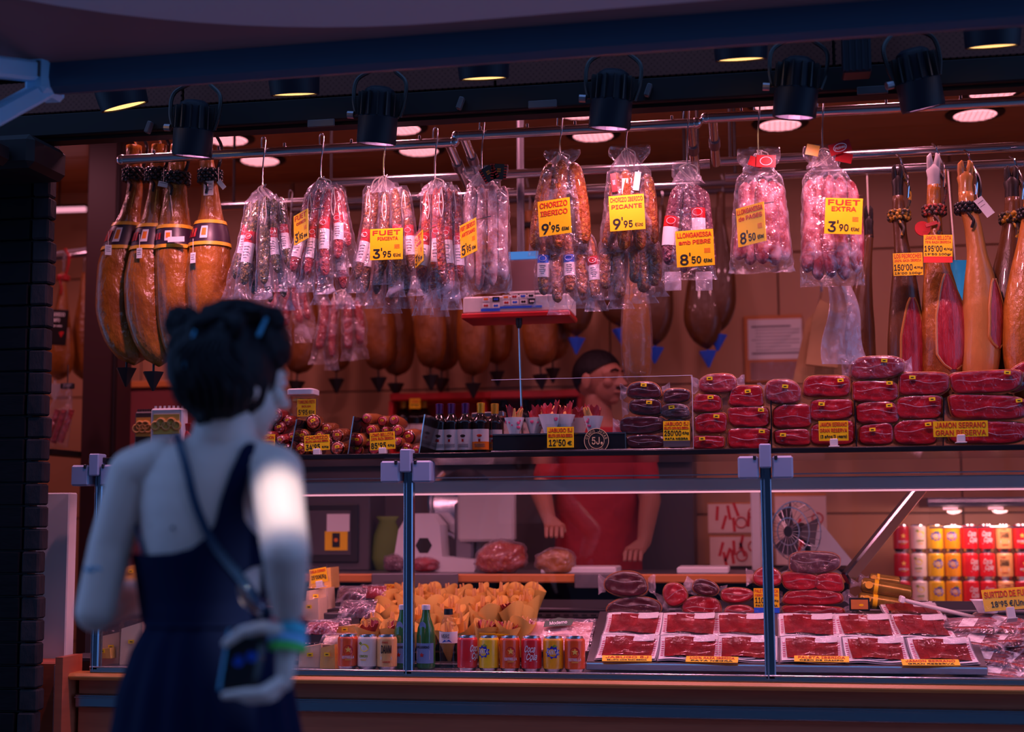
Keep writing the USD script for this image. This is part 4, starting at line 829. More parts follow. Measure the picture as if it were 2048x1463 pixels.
folded_label(t, o, 1228, 365, .018, .06, 4.43, (0, -6, 0), m_band_red, 'PICANTE'); folded_label(t, o, 1250, 372, .02, .05, 4.432, (0, 2, 0), m_band_white); folded_label(t, o, 1274, 362, .02, .06, 4.432, (0, 8, 0), m_band_white)
for i, (xa, xb, yb) in enumerate([(1215, 1212, 578), (1240, 1240, 596), (1265, 1270, 566), (1285, 1288, 585), (1300, 1308, 572)]):
    a, b = W(xa, 480 + (i % 2) * 10, 4.5) - o, W(xb, yb, 4.5) - o; sausage(t, a, b, .022, m_saus_brown, False, False, m_film, .035, 70 + i)
t, o = bag_bundle('bag of dark pepper llonganissa sausages with red-capped labels', 1375, 4.5, (322, 560, 1345, 1396, 1322, 1434), [(1358, 372, 1338, 530, -.5), (1375, 368, 1368, 545, -.2), (1392, 370, 1398, 525, -.4), (1404, 378, 1422, 540, 0)], .024, m_saus_violet, 8, .2, .05, True)
for px in (1346, 1408):
    p = W(px, 562, 4.46) - o; part(t, 'bag_tail', box(p[0] - .026, p[0] + .026, p[1] - .004, p[1] + .004, p[2] - .03, p[2] + .03, .002), m_film_milky)
t, o = bag_bundle('wide crumpled bag of pink llonganissa sausages with one red folded label', 1517, 4.5, (296, 545, 1474, 1560, 1457, 1590), [(1490, 365, 1476, 520, 0), (1508, 360, 1500, 530, .2), (1526, 358, 1526, 528, -.3), (1544, 362, 1552, 530, 0), (1556, 366, 1574, 520, .3)], .0235, m_saus_white, 9, .17, .055)
folded_label(t, o, 1532, 322, .06, .038, 4.42, (0, 4, 0), m_band_red, None, True); folded_label(t, o, 1512, 324, .045, .03, 4.425, (0, 20, 0), m_band_red)
t, o = bag_bundle('large crumpled bag of pale fuet with a red oval-logo folded label on top', 1645, 4.5, (292, 572, 1605, 1690, 1598, 1732), [(1620, 360, 1614, 545, 0), (1640, 352, 1638, 560, .2), (1660, 350, 1664, 555, -.3), (1682, 352, 1690, 560, 0), (1698, 360, 1714, 545, .3)], .0225, m_saus_white, 10, .15, .055)
folded_label(t, o, 1680, 295, .066, .036, 4.42, (0, -16, 0), m_band_red, 'Picineu', True); folded_label(t, o, 1688, 315, .05, .03, 4.43, (0, 15, 0), m_band_red); folded_label(t, o, 1625, 300, .04, .034, 4.43, (0, 14, 0), m_band_gold)
# a second, lower rank of sleeves behind the first bundles
bundle('sausage_bundle', 'lower bundle of sleeved sausages hanging behind the customer’s hair clip', 585, 305, [(560, 560, 548, 640, 0), (575, 560, 572, 655, .2), (590, 560, 605, 648, 0), (600, 560, 620, 640, .3)], y=5.3, mat=m_saus_red, seed=14, label_on=False, tail=.07, strings=False)
bundle('sausage_bundle', 'dim bundle of sleeved sausages between the customer and the rear hams', 690, 300, [(650, 600, 640, 700, 0), (672, 600, 668, 715, .2), (695, 600, 700, 700, 0), (712, 600, 722, 690, .3)], y=5.3, mat=m_saus_red, seed=15, label_on=False, tail=.05, strings=False)
p = W(1672, 580, 4.62)
rows = [[W(1660 + 6 * math.sin(i * .5) - i * .8 + j * (9 + i * .8) / 1.0 - 5, 572 + i * 13, 4.62 + .02 * math.sin(j * 1.6)) for j in range(6)] for i in range(13)]
solo('bag_roll', sheet(rows, .004), m_film_milky, 'roll of milky plastic bags hanging below the rightmost sausage bag', 'plastic bags', smooth=True)
# ================================================================ ON THE COUNTER
ZT = zt1
def outline(w, h, n=30, p=2.6, seed=0, lean=0.):
    g = np.random.default_rng(seed); a = np.arange(n) * 2 * np.pi / n; c, s = np.cos(a), np.sin(a)
    k = 1 + .05 * np.sin(a * 2 + g.uniform(0, 6)) + .04 * np.sin(a * 3 + g.uniform(0, 6))
    x = np.sign(c) * np.abs(c) ** (2 / p) * w / 2 * k; z = np.sign(s) * np.abs(s) ** (2 / p) * h / 2 * k
    x = x * (1 + lean * z / h); x *= w / np.ptp(x); z *= h / np.ptp(z)
    return np.stack([x - (x.max() + x.min()) / 2, z - z.min()], 1)
def loft(o, ys, ks, cz=None):
    c = np.array((0, (o[:, 1].max()) / 2)); return [np.stack([c[0] + (o[:, 0] - c[0]) * k, np.full(len(o), y), c[1] + (o[:, 1] - c[1]) * k], 1) for y, k in zip(ys, ks)]
def meat_pack(name, label, loc, w, h, d, seed, meat, sticker=(.25, .8), rot=(0, 0, 0), group=None, shiny=None, p=2.6, cat='meat pack', rind=True, wings=True, seam=True):
    t = thing(name, label, cat, loc, rot, group); o = outline(w, h, 30, p, seed, nrg.uniform(-.15, .15))
    part(t, 'meat', grid(loft(o, [-.035 * d - .004, -.03 * d, -.01, .0, d * .5, d * .9, d], [.3, .6, .9, .975, 1, .9, .5]), True, True), meat, smooth=True)
    g = np.random.default_rng(seed + 5)
    if rind: part(t, 'fat_rim', tube(np.stack([o[:, 0] * .985, np.full(len(o), .003), o[:, 1] * .985 + h * .0075], 1), .0026, 6, True), m_rind, smooth=True)
    if seam:
        z0 = h * g.uniform(.45, .6); x = np.linspace(-w * .45, w * .45, 9)
        part(t, 'seam_highlight', tube(np.stack([x, -.0065 - .03 * d * (1 - (x / w * 2) ** 2), z0 + .004 * np.sin(x * 60 + seed) + (x * g.uniform(-.1, .1))], 1), .0011, 5), m_film_milky)  # highlight along the wrap's seam, made as a thin milky strand
    rows = loft(o, [-.035 * d - .009, -.03 * d - .006, -.014, 0, d * .5, d], [.25, .62, .95, 1.02, 1.035, .7])
    part(t, 'clear_wrap', grid([r + g.uniform(-.0015, .0015, r.shape) for r in rows], True, True), shiny or m_film_tight, smooth=True)
    if wings:
        for s in (-1, 1):
            if g.uniform() < .75:
                P = [[(s * (w * .485 + u * .026), .03 + g.uniform(-.01, .01), h * (.25 + .5 * v) + (v - .5) * u * .03 + g.uniform(-.004, .004)) for v in np.linspace(0, 1, 6)] for u in np.linspace(0, 1, 4)]
                part(t, 'wrap_end', sheet(P, .0012), m_film_milky, smooth=True)
    if sticker:
        sx, sz = sticker; x = (sx - .5) * w; z = sz * h; st = part(t, 'price_sticker', xf(box(-.0095, .0095, -.001, .001, -.0055, .0055), (x, -.012 - .03 * d * .6, z), (0, nrg.uniform(-8, 8), 0)), m_sticker, smooth=False)
        part(st, 'sticker_print', xf(box(-.005, .004, -.0016, -.001, -.002, .001), (x, -.012 - .03 * d * .6, z)), m_ink, smooth=False)
    return t
K4 = 4.62 / 2925
def pk(px0, py0, px1, py1, y=4.62):
    a, b = W(px0, py1, y), W(px1, py0, y); return ((a[0] + b[0]) / 2, y, a[2]), b[0] - a[0], b[2] - a[2]
Q = lambda x, y: (1360 + x / 2.977, 600 + y / 2.977)
packs = [((115, 440, 335, 555), 'top of the first stack, shiny and crumpled', 1, (.3, .75)), ((75, 560, 245, 670), 'second from the top of the first stack', 0, (.62, .8)), ((90, 672, 280, 795), 'third from the top of the first stack', 0, (.68, .8)),
 ((80, 805, 265, 890), 'bottom of the first stack, next to the black packs', 0, (.3, .75)), ((290, 510, 495, 640), 'top of the second stack, with a dark upper corner', 0, (.55, .72)), ((288, 635, 530, 760), 'middle of the second stack', 0, (.8, .8)), ((285, 762, 540, 890), 'bottom of the second stack', 0, (.78, .82)),
 ((510, 475, 715, 620), 'top of the third stack, glossy and triangular', 1, (.56, .7)), ((553, 622, 780, 765), 'middle of the third stack', 0, None), ((562, 768, 775, 870), 'bottom of the third stack', 0, (.26, .66)), ((735, 450, 1010, 580), 'top of the fourth stack', 0, (.78, .76)), ((775, 590, 1030, 718), 'middle of the fourth stack, above the years sign', 0, (.28, .76)),
 ((780, 722, 1040, 868), 'bottom of the fourth stack, behind the years sign', 0, None), ((1020, 335, 1335, 475), 'crowning the tallest stack', 1, (.62, .78)), ((1030, 480, 1295, 612), 'second from the top of the tallest stack', 0, (.8, .86)), ((1050, 605, 1300, 740), 'third from the top of the tallest stack', 0, (.78, .78)),
 ((1068, 735, 1270, 864), 'bottom of the tallest stack', 0, (.4, .7)), ((1305, 430, 1600, 570), 'top of the fifth stack, beside the long blocks', 0, (.27, .76)), ((1290, 568, 1560, 712), 'middle of the fifth stack', 0, (.77, .8)), ((1275, 712, 1540, 864), 'bottom of the fifth stack', 0, (.75, .78)),
 ((1612, 420, 2040, 558), 'long block on top at the far right', 0, (.78, .85)), ((1600, 562, 2060, 715), 'long block in the middle at the far right', 0, (.88, .75)), ((1590, 720, 2070, 860), 'long one at bottom right, behind the wide sign', 0, (.2, .9))]
for i, (r, lb, sh, st) in enumerate(packs):
    x0, y0 = Q(r[0], r[1]); x1, y1 = Q(r[2], r[3]); loc, w, h = pk(x0, y0, x1, y1)
    meat_pack('ham_block', 'red serrano ham block, ' + lb, loc, w * 1.03, h * 1.05, .17, 100 + i, m_meat, st, (0, nrg.uniform(-2, 2), 0), 'serrano ham blocks on the counter', m_film if sh else None, 2.8 if sh else 4.2)
q = W(2058, 740, 4.66); meat_pack('ham_block', 'bright red ham block leaning at the right edge above the long blocks', (q[0], 4.66, q[2] - .05), .12, .075, .1, 140, m_meat, None, (0, -35, 0), 'serrano ham blocks on the counter')
Q2 = lambda x, y: (850 + x / 3.724, 620 + y / 3.724)
for i, (r, lb, st) in enumerate([((1505, 535, 1760, 662), 'top of the left pile', (.5, .8)), ((1520, 660, 1765, 785), 'second of the left pile', (.62, .75)), ((1450, 790, 1790, 925), 'wide one third in the left pile', None), ((1500, 928, 1790, 1035), 'bottom of the left pile', None), ((1775, 585, 1975, 695), 'top of the right pile', None), ((1760, 695, 1970, 805), 'silvery dotted one in the right pile', (.38, .72)), ((1795, 810, 1975, 1035), 'bottom of the right pile behind the 250 euro sign', None)]):
    x0, y0 = Q2(r[0], r[1]); x1, y1 = Q2(r[2], r[3]); loc, w, h = pk(x0, y0, x1, y1, 4.62)
    meat_pack('dark_ham_block', 'dark ham block behind the screen, ' + lb, loc, w * 1.02, h * 1.04, .15, 160 + i, m_meat_dark, st, (0, 0, 0), 'dark ham blocks behind the screen', m_film if i == 5 else None, 3., rind=i not in (2, 3))
# black dividers between the stacks
def divider(px_a, py_a, px_b, py_b, y0, y1, label, edge=False):
    a, b = W(px_a, py_a, y0), W(px_b, py_b, y0); o = (a[0], y0, ZT)
    t = thing('shelf_divider', label, 'divider', o); dx = b[0] - a[0]; h = b[2] - ZT
    part(t, 'divider_board', grid([[(x, y, 0) for x, y in ((-.002, 0), (.002, 0), (.002, y1 - y0), (-.002, y1 - y0))], [(dx + x, y, h) for x, y in ((-.002, 0), (.002, 0), (.002, y1 - y0), (-.002, y1 - y0))]], True, True), m_black_gloss, smooth=False)
    if edge: part(t, 'bright_edge', tube([(0, -.002, 0), (dx, -.002, h)], .0022, 6), m_steel)
divider(1543, 888, 1542, 800, 4.6, 4.78, 'black divider between the second and third ham stacks'); divider(1713, 886, 1709, 800, 4.6, 4.78, 'black divider left of the tallest ham stack'); divider(1886, 882, 1888, 795, 4.6, 4.78, 'black divider before the long ham blocks')
# salami ends in three bins
def salami(cut, casing):
    def make(label, cat, loc, rot, group):
        t = thing('salami_end', label, cat, loc, rot, group)
        part(t, 'casing', tube([(0, .0, 0), (0, .01, 0), (0, .08, 0), (0, .11, 0)], [.034, .036, .036, .03], 22), casing, smooth=True)
        part(t, 'cut_face', xf(lathe([(0, .0025), (.02, .0022), (.034, .0), (0, -.001)], 22), (0, 0, 0), (90, 0, 0)), cut, smooth=True)
        g = np.random.default_rng(3); rows = []
        for y, r in ((-.006, .02), (-.005, .036), (.004, .0385), (.07, .0385), (.12, .03), (.135, .012), (.15, .026)):
            a = np.arange(20) * 2 * np.pi / 20; rr = r * (1 + g.uniform(-.05, .05, 20)); rows.append(np.stack([rr * np.cos(a), np.full(20, y), rr * np.sin(a)], 1))
        part(t, 'clear_wrap', grid(rows, True, True), m_film_tight, smooth=True)
        s = part(t, 'price_sticker', xf(box(-.0105, .0105, -.009, -.0075, -.006, .006), (.003, 0, .008), (0, -12, 0)), m_sticker, smooth=False); part(s, 'sticker_print', xf(box(-.006, .004, -.0096, -.009, -.002, .001), (.003, 0, .008), (0, -12, 0)), m_ink, smooth=False)
        return t
    return Kind(make)
m_lomo = noisy('lomo_cut', [(0, (.28, .012, .02)), (.55, (.45, .03, .04)), (.75, (.6, .14, .12)), (1, (.7, .3, .25))], 45, (1, 1, 1), 3, .25, .6)
m_chorizo_cut = speck('chorizo_cut', (.42, .04, .008), (.6, .2, .06), 60, .2)
ks, kc, kl = salami(m_salami, m_saus_red), salami(m_chorizo_cut, m_saus_brown), salami(m_lomo, m_rind)
Q1 = lambda x, y: (420 + x / 4.267, 680 + y / 4.267)
ordn = ['first', 'second', 'third', 'fourth', 'fifth', 'sixth', 'seventh', 'eighth', 'ninth', 'tenth', 'eleventh', 'twelfth', 'thirteenth', 'fourteenth', 'fifteenth']
for kd, nm, lst in ((ks, 'speckled salchichon end in the bin nearest the customer', [(555, 640, 70), (462, 728, 55), (590, 748, 64), (312, 802, 52), (600, 855, 50), (395, 830, 46), (500, 820, 50), (700, 830, 52), (640, 920, 50), (660, 690, 50)]),
                    (kc, 'orange-red chorizo end in the middle bin', [(880, 700, 74), (785, 820, 66), (930, 815, 55), (1085, 815, 62), (770, 940, 66), (1085, 935, 72), (900, 935, 62), (990, 760, 56), (1010, 880, 60)]),
                    (kl, 'rosy lomo end in the bin left of the wine bottles', [(1335, 670, 50), (1470, 692, 52), (1570, 682, 52), (1262, 765, 50), (1372, 770, 54), (1500, 775, 46), (1600, 772, 54), (1255, 855, 64), (1345, 865, 52), (1600, 865, 46), (1690, 830, 70), (1248, 945, 64), (1400, 950, 58), (1670, 945, 58), (1760, 945, 44)])):
    for i, (cx, cy, r) in enumerate(sorted(lst, key=lambda q: (q[1] // 60, q[0]))):
        yy = 4.64 + .045 * ((950 - cy) / 300) + .03 * (i % 2); p = W(*Q1(cx, cy), yy); s = r / 4.267 * yy / 2925 / .0365
        if p[2] - .036 * s < ZT: p[2] = ZT + .036 * s
        kd.put(f'{nm}, {ordn[i]} from the top left', 'salami', p, (nrg.uniform(-4, 10), nrg.uniform(-25, 25), nrg.uniform(-12, 12)), 'salami ends in the counter bins', (s, 1, s))
divider(580, 898, 594, 838, 4.6, 4.85, 'slanting black divider between the salchichon and chorizo bins', True); divider(696, 900, 708, 832, 4.6, 4.85, 'slanting steel-edged divider left of the lomo bin', True); divider(838, 893, 850, 828, 4.6, 4.85, 'slanting steel-edged divider right of the lomo bin', True)
# plastic tub
p = W(606, 838, 4.8); p[2] = ZT; k = 4.8 / 2925; h = W(606, 778, 4.8)[2] - ZT
t = thing('plastic_tub', 'clear plastic tub of fried pork rinds with a pale lid, behind the salami bins', 'tub', p)
def sq(w, z, b=.3): a = np.arange(24) * 2 * np.pi / 24; c, s = np.cos(a), np.sin(a); return np.stack([np.sign(c) * abs(c) ** b * w, np.sign(s) * abs(s) ** b * w * .8, np.full(24, z)], 1)
part(t, 'tub_body', grid([sq(.038, .002), sq(.046, h - .02)], True, True), m_acrylic, smooth=40)
part(t, 'tub_lid', grid([sq(.046, h - .022), sq(.05, h - .02), sq(.05, h - .004), sq(.044, h)], True, True), m_white, smooth=40)
g = np.random.default_rng(4); part(t, 'pork_rinds', cat_([ball((g.uniform(-.028, .028), g.uniform(-.02, .02), z), .013, 1, (1.3, 1, .7)) for z in np.linspace(.012, h - .04, 9) for _ in range(4)]), m_bread, kind='stuff')
# black stand with ham cones, round emblem and screen
a, b = W(985, 900, 4.6), W(1252, 864, 4.6)
t = thing('cone_stand', 'low black glossy stand holding the white ham cones, with a round ring emblem', 'display stand', ((a[0] + b[0]) / 2, 4.6, ZT))
w2, hh = (b[0] - a[0]) / 2, b[2] - ZT
part(t, 'stand_body', box(-w2, w2, 0, .22, 0, hh, .004), m_black_gloss); part(t, 'bright_edge', box(-w2, w2, -.003, .0, hh - .003, hh + .001), m_steel)
p = W(1193, 881, 4.595) - np.array(((a[0] + b[0]) / 2, 4.6, ZT)); r = 26 * 4.6 / 2925; m_gold = simple('emblem_gold', (.75, .55, .3), .4)
em = part(t, 'emblem', xf(lathe([(0, -.002), (r, -.002), (r, .002), (0, .002)], 36), p, (90, 0, 0)), m_black)
an = np.arange(36) * 2 * np.pi / 36
for rr, th in ((r * .97, .0013), (r * .62, .0011)): part(em, 'emblem_ring', tube(np.stack([p[0] + rr * np.cos(an), np.full(36, p[1] - .0025), p[2] + rr * np.sin(an)], 1), th, 5, True), m_gold)
for k_, ch in enumerate('CINCO JOTAS'):
    if ch != ' ':
        th = math.radians(165 - k_ * 15); part(em, 'lettering', xf(xf(text(ch, r * .16, r * .2, .0008), (0, 0, 0), (0, 90 - math.degrees(th), 0)), (p[0] + r * .79 * math.cos(th), p[1] - .003, p[2] + r * .79 * math.sin(th))), m_gold, smooth=False)
for k_, ch in enumerate('JABUGO'):
    th = math.radians(235 + k_ * 14); part(em, 'lettering', xf(xf(text(ch, r * .15, r * .18, .0008), (0, 0, 0), (0, 270 - math.degrees(th), 0)), (p[0] + r * .79 * math.cos(th), p[1] - .003, p[2] + r * .79 * math.sin(th))), m_gold, smooth=False)
part(em, 'lettering', xf(text('5J', r * .62, r * .6, .0008), (p[0] - r * .05, p[1] - .003, p[2])), m_gold, smooth=False)
part(em, 'acorn', ball((p[0] + r * .42, p[1] - .003, p[2] - r * .2), r * .09, 1, (1, .3, 1.4)), m_gold)
def white_cone(label, cat, loc, rot, group):
    t = thing('ham_cone', label, cat, loc, rot, group)
    pc = part(t, 'paper_cone', grid([[(r * math.cos(q), r * math.sin(q), z) for q in np.linspace(0, 2 * np.pi, 21)[:-1]] for r, z in ((.016, 0), (.034, .058), (.032, .057), (.015, .002))], True, True), m_paper)
    g = np.random.default_rng(9)
    for k in range(7):
        q = -math.pi / 2 + g.uniform(-1.2, 1.2); z = g.uniform(.015, .05); r = .0168 + .018 * z / .058
        part(pc, 'pink_print', xf(lathe([(0, -.0006), (g.uniform(.003, .007), -.0006), (.003, .0008), (0, .0008)], 7), (r * math.cos(q), r * math.sin(q), z), (0, 90, math.degrees(q))), m_pinkprint)
    for k in range(4):
        q = g.uniform(0, 6.28); part(t, 'breadstick', tube([(.01 * math.cos(q), .01 * math.sin(q), .02), (.02 * math.cos(q), -.012 + .012 * math.sin(q), .06), (.032 * math.cos(q), -.022 + .012 * math.sin(q), .086)], [.006, .007, .003], 8), m_bread, smooth=True)
    for k in range(6):
        q = g.uniform(0, 6.28); P = [[((.02 + .006 * u) * math.cos(q + v) , (.02 + .006 * u) * math.sin(q + v), .05 + .03 * u + .006 * math.sin(v * 9 + k)) for v in np.linspace(0, 1.2, 7)] for u in np.linspace(0, g.uniform(.7, 1.6), 4)]
        part(t, 'ham_slice', sheet(P, .0015), m_meat_cut, smooth=True)
    return t
m_pinkprint = simple('print_pink', (.7, .08, .2), .6)
kw = Kind(white_cone)
for i, (px, yy) in enumerate([(1029, 4.66), (1070, 4.68), (1100, 4.64), (1128, 4.66), (1158, 4.74), (1187, 4.66)]):
    p = W(px, 866, yy); kw.put(f'white pink-printed paper cone of ham and breadsticks, {ordn[i]} from the left on the black stand', 'ham cone', (p[0], yy, ZT + hh), (0, 0, 57 * i), 'ham cones on the black stand', (1.12, 1.12, 1.12) if i in (2, 3) else None)
a, b = W(983, 903, 4.555), W(1384, 750, 4.555)
t = thing('acrylic_screen', 'clear acrylic sneeze screen standing before the ham cones and black packs', 'screen'); part(t, 'screen_pane', box(a[0], b[0], 4.555, 4.559, ZT, b[2]), m_acrylic, smooth=False)
part(t, 'top_edge', box(a[0], b[0], 4.5545, 4.5595, b[2] - .001, b[2] + .001), m_edge); part(t, 'side_edge', box(b[0] - .001, b[0] + .001, 4.5545, 4.5595, ZT, b[2]), m_edge); part(t, 'foot_rail', box(a[0], b[0], 4.545, 4.57, ZT, ZT + .006, .001), m_steel)
# wine bottles
m_wineglass = simple('wine_glass', (.012, .008, .008), .08, spec=.6)
def bend(m, r, ang=0.):
    v = np.array(m.vertices); q = v[:, 0] / r + ang; rad = r - v[:, 1]; m = m.copy(); m.vertices = np.stack([rad * np.sin(q), -rad * np.cos(q), v[:, 2]], 1); return m
def curved(w, z0, z1, r, n=12, t=.0008):
    q = np.linspace(-w / r / 2, w / r / 2, n); return sheet([[(r * math.sin(a), -r * math.cos(a), z) for a in q] for z in (z0, z1)], t)
def wine(foil, lab, crest, two=False):
    def make(label, cat, loc, rot, group):
        t = thing('wine_bottle', label, cat, loc, rot, group)
        part(t, 'bottle', lathe([(0, .004), (.03, 0), (.0365, .006), (.037, .19), (.034, .208), (.018, .235), (.0145, .25), (.0145, .3), (0, .3)], 20), m_wineglass, smooth=40)
        part(t, 'foil', lathe([(.0152, .245), (.0155, .247), (.016, .29), (.0165, .292), (.0165, .303), (.012, .305), (0, .305)], 16), foil, smooth=40)
        l = part(t, 'label', curved(.09, .04, .155, .0375), lab)
        part(l, 'label_crest', bend(xf(lathe([(0, -.0005), (.011, -.0005), (.009, .0005), (0, .0005)], 14), (0, -.0385 + .038, .118), (90, 0, 0), (1, .75, 1)), .0385), crest)
        part(l, 'label_mark', bend(box(-.004, .004, -.0006, .0004, .085, .1), .0385), m_red)
        for k in range(3): part(l, 'print_line', bend(cat_([box(-.022 + j * .009, -.0135 + j * .009, -.0004, .0003, .056 + k * .007, .0585 + k * .007) for j in range(5)]), .0383), m_print)
        if two: part(l, 'label_band', curved(.09, .04, .085, .0379), m_ink_orange)
        return t
    return Kind(make)
m_purple = simple('foil_purple', (.1, .02, .12), .35, .4); m_foil_gold = simple('foil_gold', (.75, .42, .02), .35, .3)
kv, kg_, kb_ = wine(m_purple, m_paper, m_ink), wine(m_foil_gold, m_paper, m_ink_red, True), wine(m_black, m_white_dull, m_print)
for kd, px, bot, lb, yy in ((kv, 879, 905, 'purple-capped wine bottle with a white crest label, left of three', 4.85), (kv, 903, 905, 'purple-capped wine bottle with a white crest label, middle of three', 4.85), (kv, 931, 905, 'purple-capped wine bottle with a white crest label, right of three', 4.85), (kg_, 962, 905, 'gold-capped wine bottle with a white and orange label', 4.85), (kg_, 990, 905, 'gold-capped wine bottle half behind the acrylic screen edge', 4.9)):
    p = W(px, bot, yy); kd.put(lb, 'wine bottle', (p[0], yy, ZT), (0, 0, nrg.uniform(-8, 8)), 'wine bottles on the counter', (.86, .86, .62))
# packaged goods at the left end of the counter
def box_pack(label, px0, py0, px1, py1, y, mat):
    a, b = W(px0, py1, y), W(px1, py0, y); t = thing('snack_pack', label, 'packet', ((a[0] + b[0]) / 2, y, ZT)); w, h = (b[0] - a[0]) / 2, b[2] - ZT
    part(t, 'packet', box(-w, w, 0, .05, 0, h, .006), mat); part(t, 'window', box(-w * .8, w * .8, -.002, .001, h * .5, h * .88), m_kraft)
    for k in range(5): part(t, 'snack_ring', xf(tube([(.014 * math.cos(q), 0, .014 * math.sin(q)) for q in np.linspace(0, 6.28, 12)[:-1]], .005, 6, True), ((k - 2) * w * .32, -.004, h * (.66 + .06 * (k % 2)))), m_bread)
    part(t, 'packet_print', xf(lathe([(0, -.001), (.03, -.001), (.03, .001), (0, .001)], 4), (0, -.001, h * .25), (90, 0, 0), (1, .4, 1)), m_grey_panel)
    for k in range(7): part(t, 'pinked_edge', xf(box(-.004, .004, -.001, .001, 0, .01), ((k - 3) * w * .28, .02, h)), mat)
box_pack('white packet of golden snack rings at the left end of the counter', 300, 815, 366, 880, 4.75, m_white); box_pack('dark snack packet at the far left end of the counter', 268, 822, 305, 880, 4.85, m_grey_panel)
p = W(372, 830, 4.78); t = thing('snack_pack', 'small red cellophane bag beside the white snack packet', 'packet', (p[0], 4.78, ZT)); part(t, 'bag', grid([[(r * math.cos(a), r * .5 * math.sin(a), z) for a in np.linspace(0, 6.28, 15)[:-1]] for r, z in ((.02, 0), (.024, .04), (.022, .09), (.006, .105), (.02, .13))], True, True), m_red); part(t, 'clear_top', grid([[(r * math.cos(a), r * .5 * math.sin(a), z) for a in np.linspace(0, 6.28, 15)[:-1]] for r, z in ((.008, .104), (.02, .132))], True, True), m_film)
# ================================================================ INSIDE THE CASE
ZD = zg + .006
def on_deck(px, y): p = W(px, 1340, y); return (p[0], y, ZD)
# ---------------- drink cans
def can_kind(body, deco):
    def make(label, cat, loc, rot, group):
        t = thing('drink_can', label, cat, loc, rot, group)
        part(t, 'can_body', lathe([(0, .012), (.026, .010), (.0325, .0125), (.033, .016), (.033, .098), (.0315, .103), (.028, .1075), (0, .1075)], 28), body, smooth=35)
        part(t, 'can_base', lathe([(0, .004), (.02, .004), (.0235, 0), (.026, .001), (.0325, .012), (.03, .013), (0, .013)], 28), m_steel, smooth=35)
        part(t, 'can_lid', lathe([(0, .106), (.0245, .106), (.026, .1115), (.0278, .112), (.0285, .107), (0, .1065)], 28), m_steel, smooth=35)
        part(t, 'pull_tab', box(-.006, .006, -.012, .008, .1068, .1082, .001), m_steel); deco(t); return t
    return Kind(make)
RC = .0333
def ctext(t, s, w, h, x, z, m, italic=0.):
    g = text(s, w, h, .0006)
    if italic: v = np.array(g.vertices); v[:, 0] += v[:, 2] * italic; g.vertices = v
    part(t, 'lettering', bend(xf(g, (x, -.0008, z)), RC), m, smooth=False)
def cshape(t, name, pts, m, x=0, z=0, d=.0): part(t, name, bend(xf(prism(np.array(pts), -.0005 - d, .0003), (x, 0, z)), RC), m, smooth=False)
star = [(math.sin(k * math.pi / 5) * (.011 if k % 2 == 0 else .0048), math.cos(k * math.pi / 5) * (.011 if k % 2 == 0 else .0048)) for k in range(10)]
circ = lambda r, n=18, a=1.: [(r * math.cos(q), a * r * math.sin(q)) for q in np.linspace(0, 2 * np.pi, n + 1)[:-1]]
splash = [((.025 if k % 2 else .018) * math.cos(k * math.pi / 9) , (.021 if k % 2 else .015) * math.sin(k * math.pi / 9)) for k in range(18)]
c_red = simple('can_red', (.75, .02, .025), .25, coat=.6); c_orange_red = simple('can_orange_red', (.85, .10, .012), .25, coat=.6); c_crimson = simple('can_crimson', (.55, .012, .02), .25, coat=.6)
c_yellow = simple('can_yellow', (.95, .62, .015), .25, coat=.6); c_orange = simple('can_orange', (.95, .42, .01), .25, coat=.6); c_cream = simple('can_cream', (.85, .75, .62), .3, coat=.6); c_peach = simple('can_peach', (.9, .5, .16), .3, coat=.6)
c_blue = simple('can_blue', (.03, .03, .45), .35); c_gold = simple('can_gold', (.95, .6, .1), .4); c_leaf = simple('can_leaf', (.25, .4, .03), .4); c_lemon = simple('can_lemon', (.95, .78, .03), .4)
def d_estrella(t): cshape(t, 'star_emblem', star, c_gold, 0, .066); cshape(t, 'emblem_disc', circ(.0165), c_crimson, 0, .064, -.0003); ctext(t, 'ESTRELLA', .04, .009, 0, .042, m_white); ctext(t, 'DAMM', .02, .004, 0, .034, c_gold)
def d_lemon(t): cshape(t, 'lemon_disc', circ(.015, 18, .85), c_lemon, .004, .073); cshape(t, 'leaf', [(-.016, 0), (-.006, .006), (.0, 0), (-.006, -.005)], c_leaf, -.004, .086); ctext(t, 'LIMON', .03, .008, 0, .046, c_leaf); ctext(t, 'DAMM', .02, .005, 0, .034, c_gold)
def d_damm(t): ctext(t, 'DAMM', .034, .026, 0, .068, m_ink); ctext(t, 'FREE', .02, .006, -.004, .09, m_ink_red); cshape(t, 'pale_panel', [(-.018, -.005), (.018, -.005), (.018, .005), (-.018, .005)], m_white, 0, .04); ctext(t, 'LEMON', .024, .006, 0, .028, m_ink_red)
def d_coca(t):
    ctext(t, 'Coca', .034, .022, -.002, .074, m_white, .25); ctext(t, 'Cola', .034, .022, .004, .05, m_white, .25)
    cshape(t, 'white_swoosh', [(-.02, .0), (0, .004), (.022, .001), (.022, .0025), (0, .0065), (-.02, .002)], m_white, 0, .032)
def d_fanta(t): cshape(t, 'blue_splash', splash, c_blue, 0, .064); ctext(t, 'FANTA', .038, .016, 0, .065, m_white, .12); cshape(t, 'leaf', [(-.01, 0), (0, .006), (.01, 0), (0, -.003)], c_leaf, .006, .083)
k_est, k_est2, k_lem, k_dam, k_coc, k_coc2, k_fay, k_fao = can_kind(c_orange_red, d_estrella), can_kind(c_crimson, d_estrella), can_kind(c_cream, d_lemon), can_kind(c_peach, d_damm), can_kind(c_red, d_coca), can_kind(c_red, d_coca), can_kind(c_yellow, d_fanta), can_kind(c_orange, d_fanta)
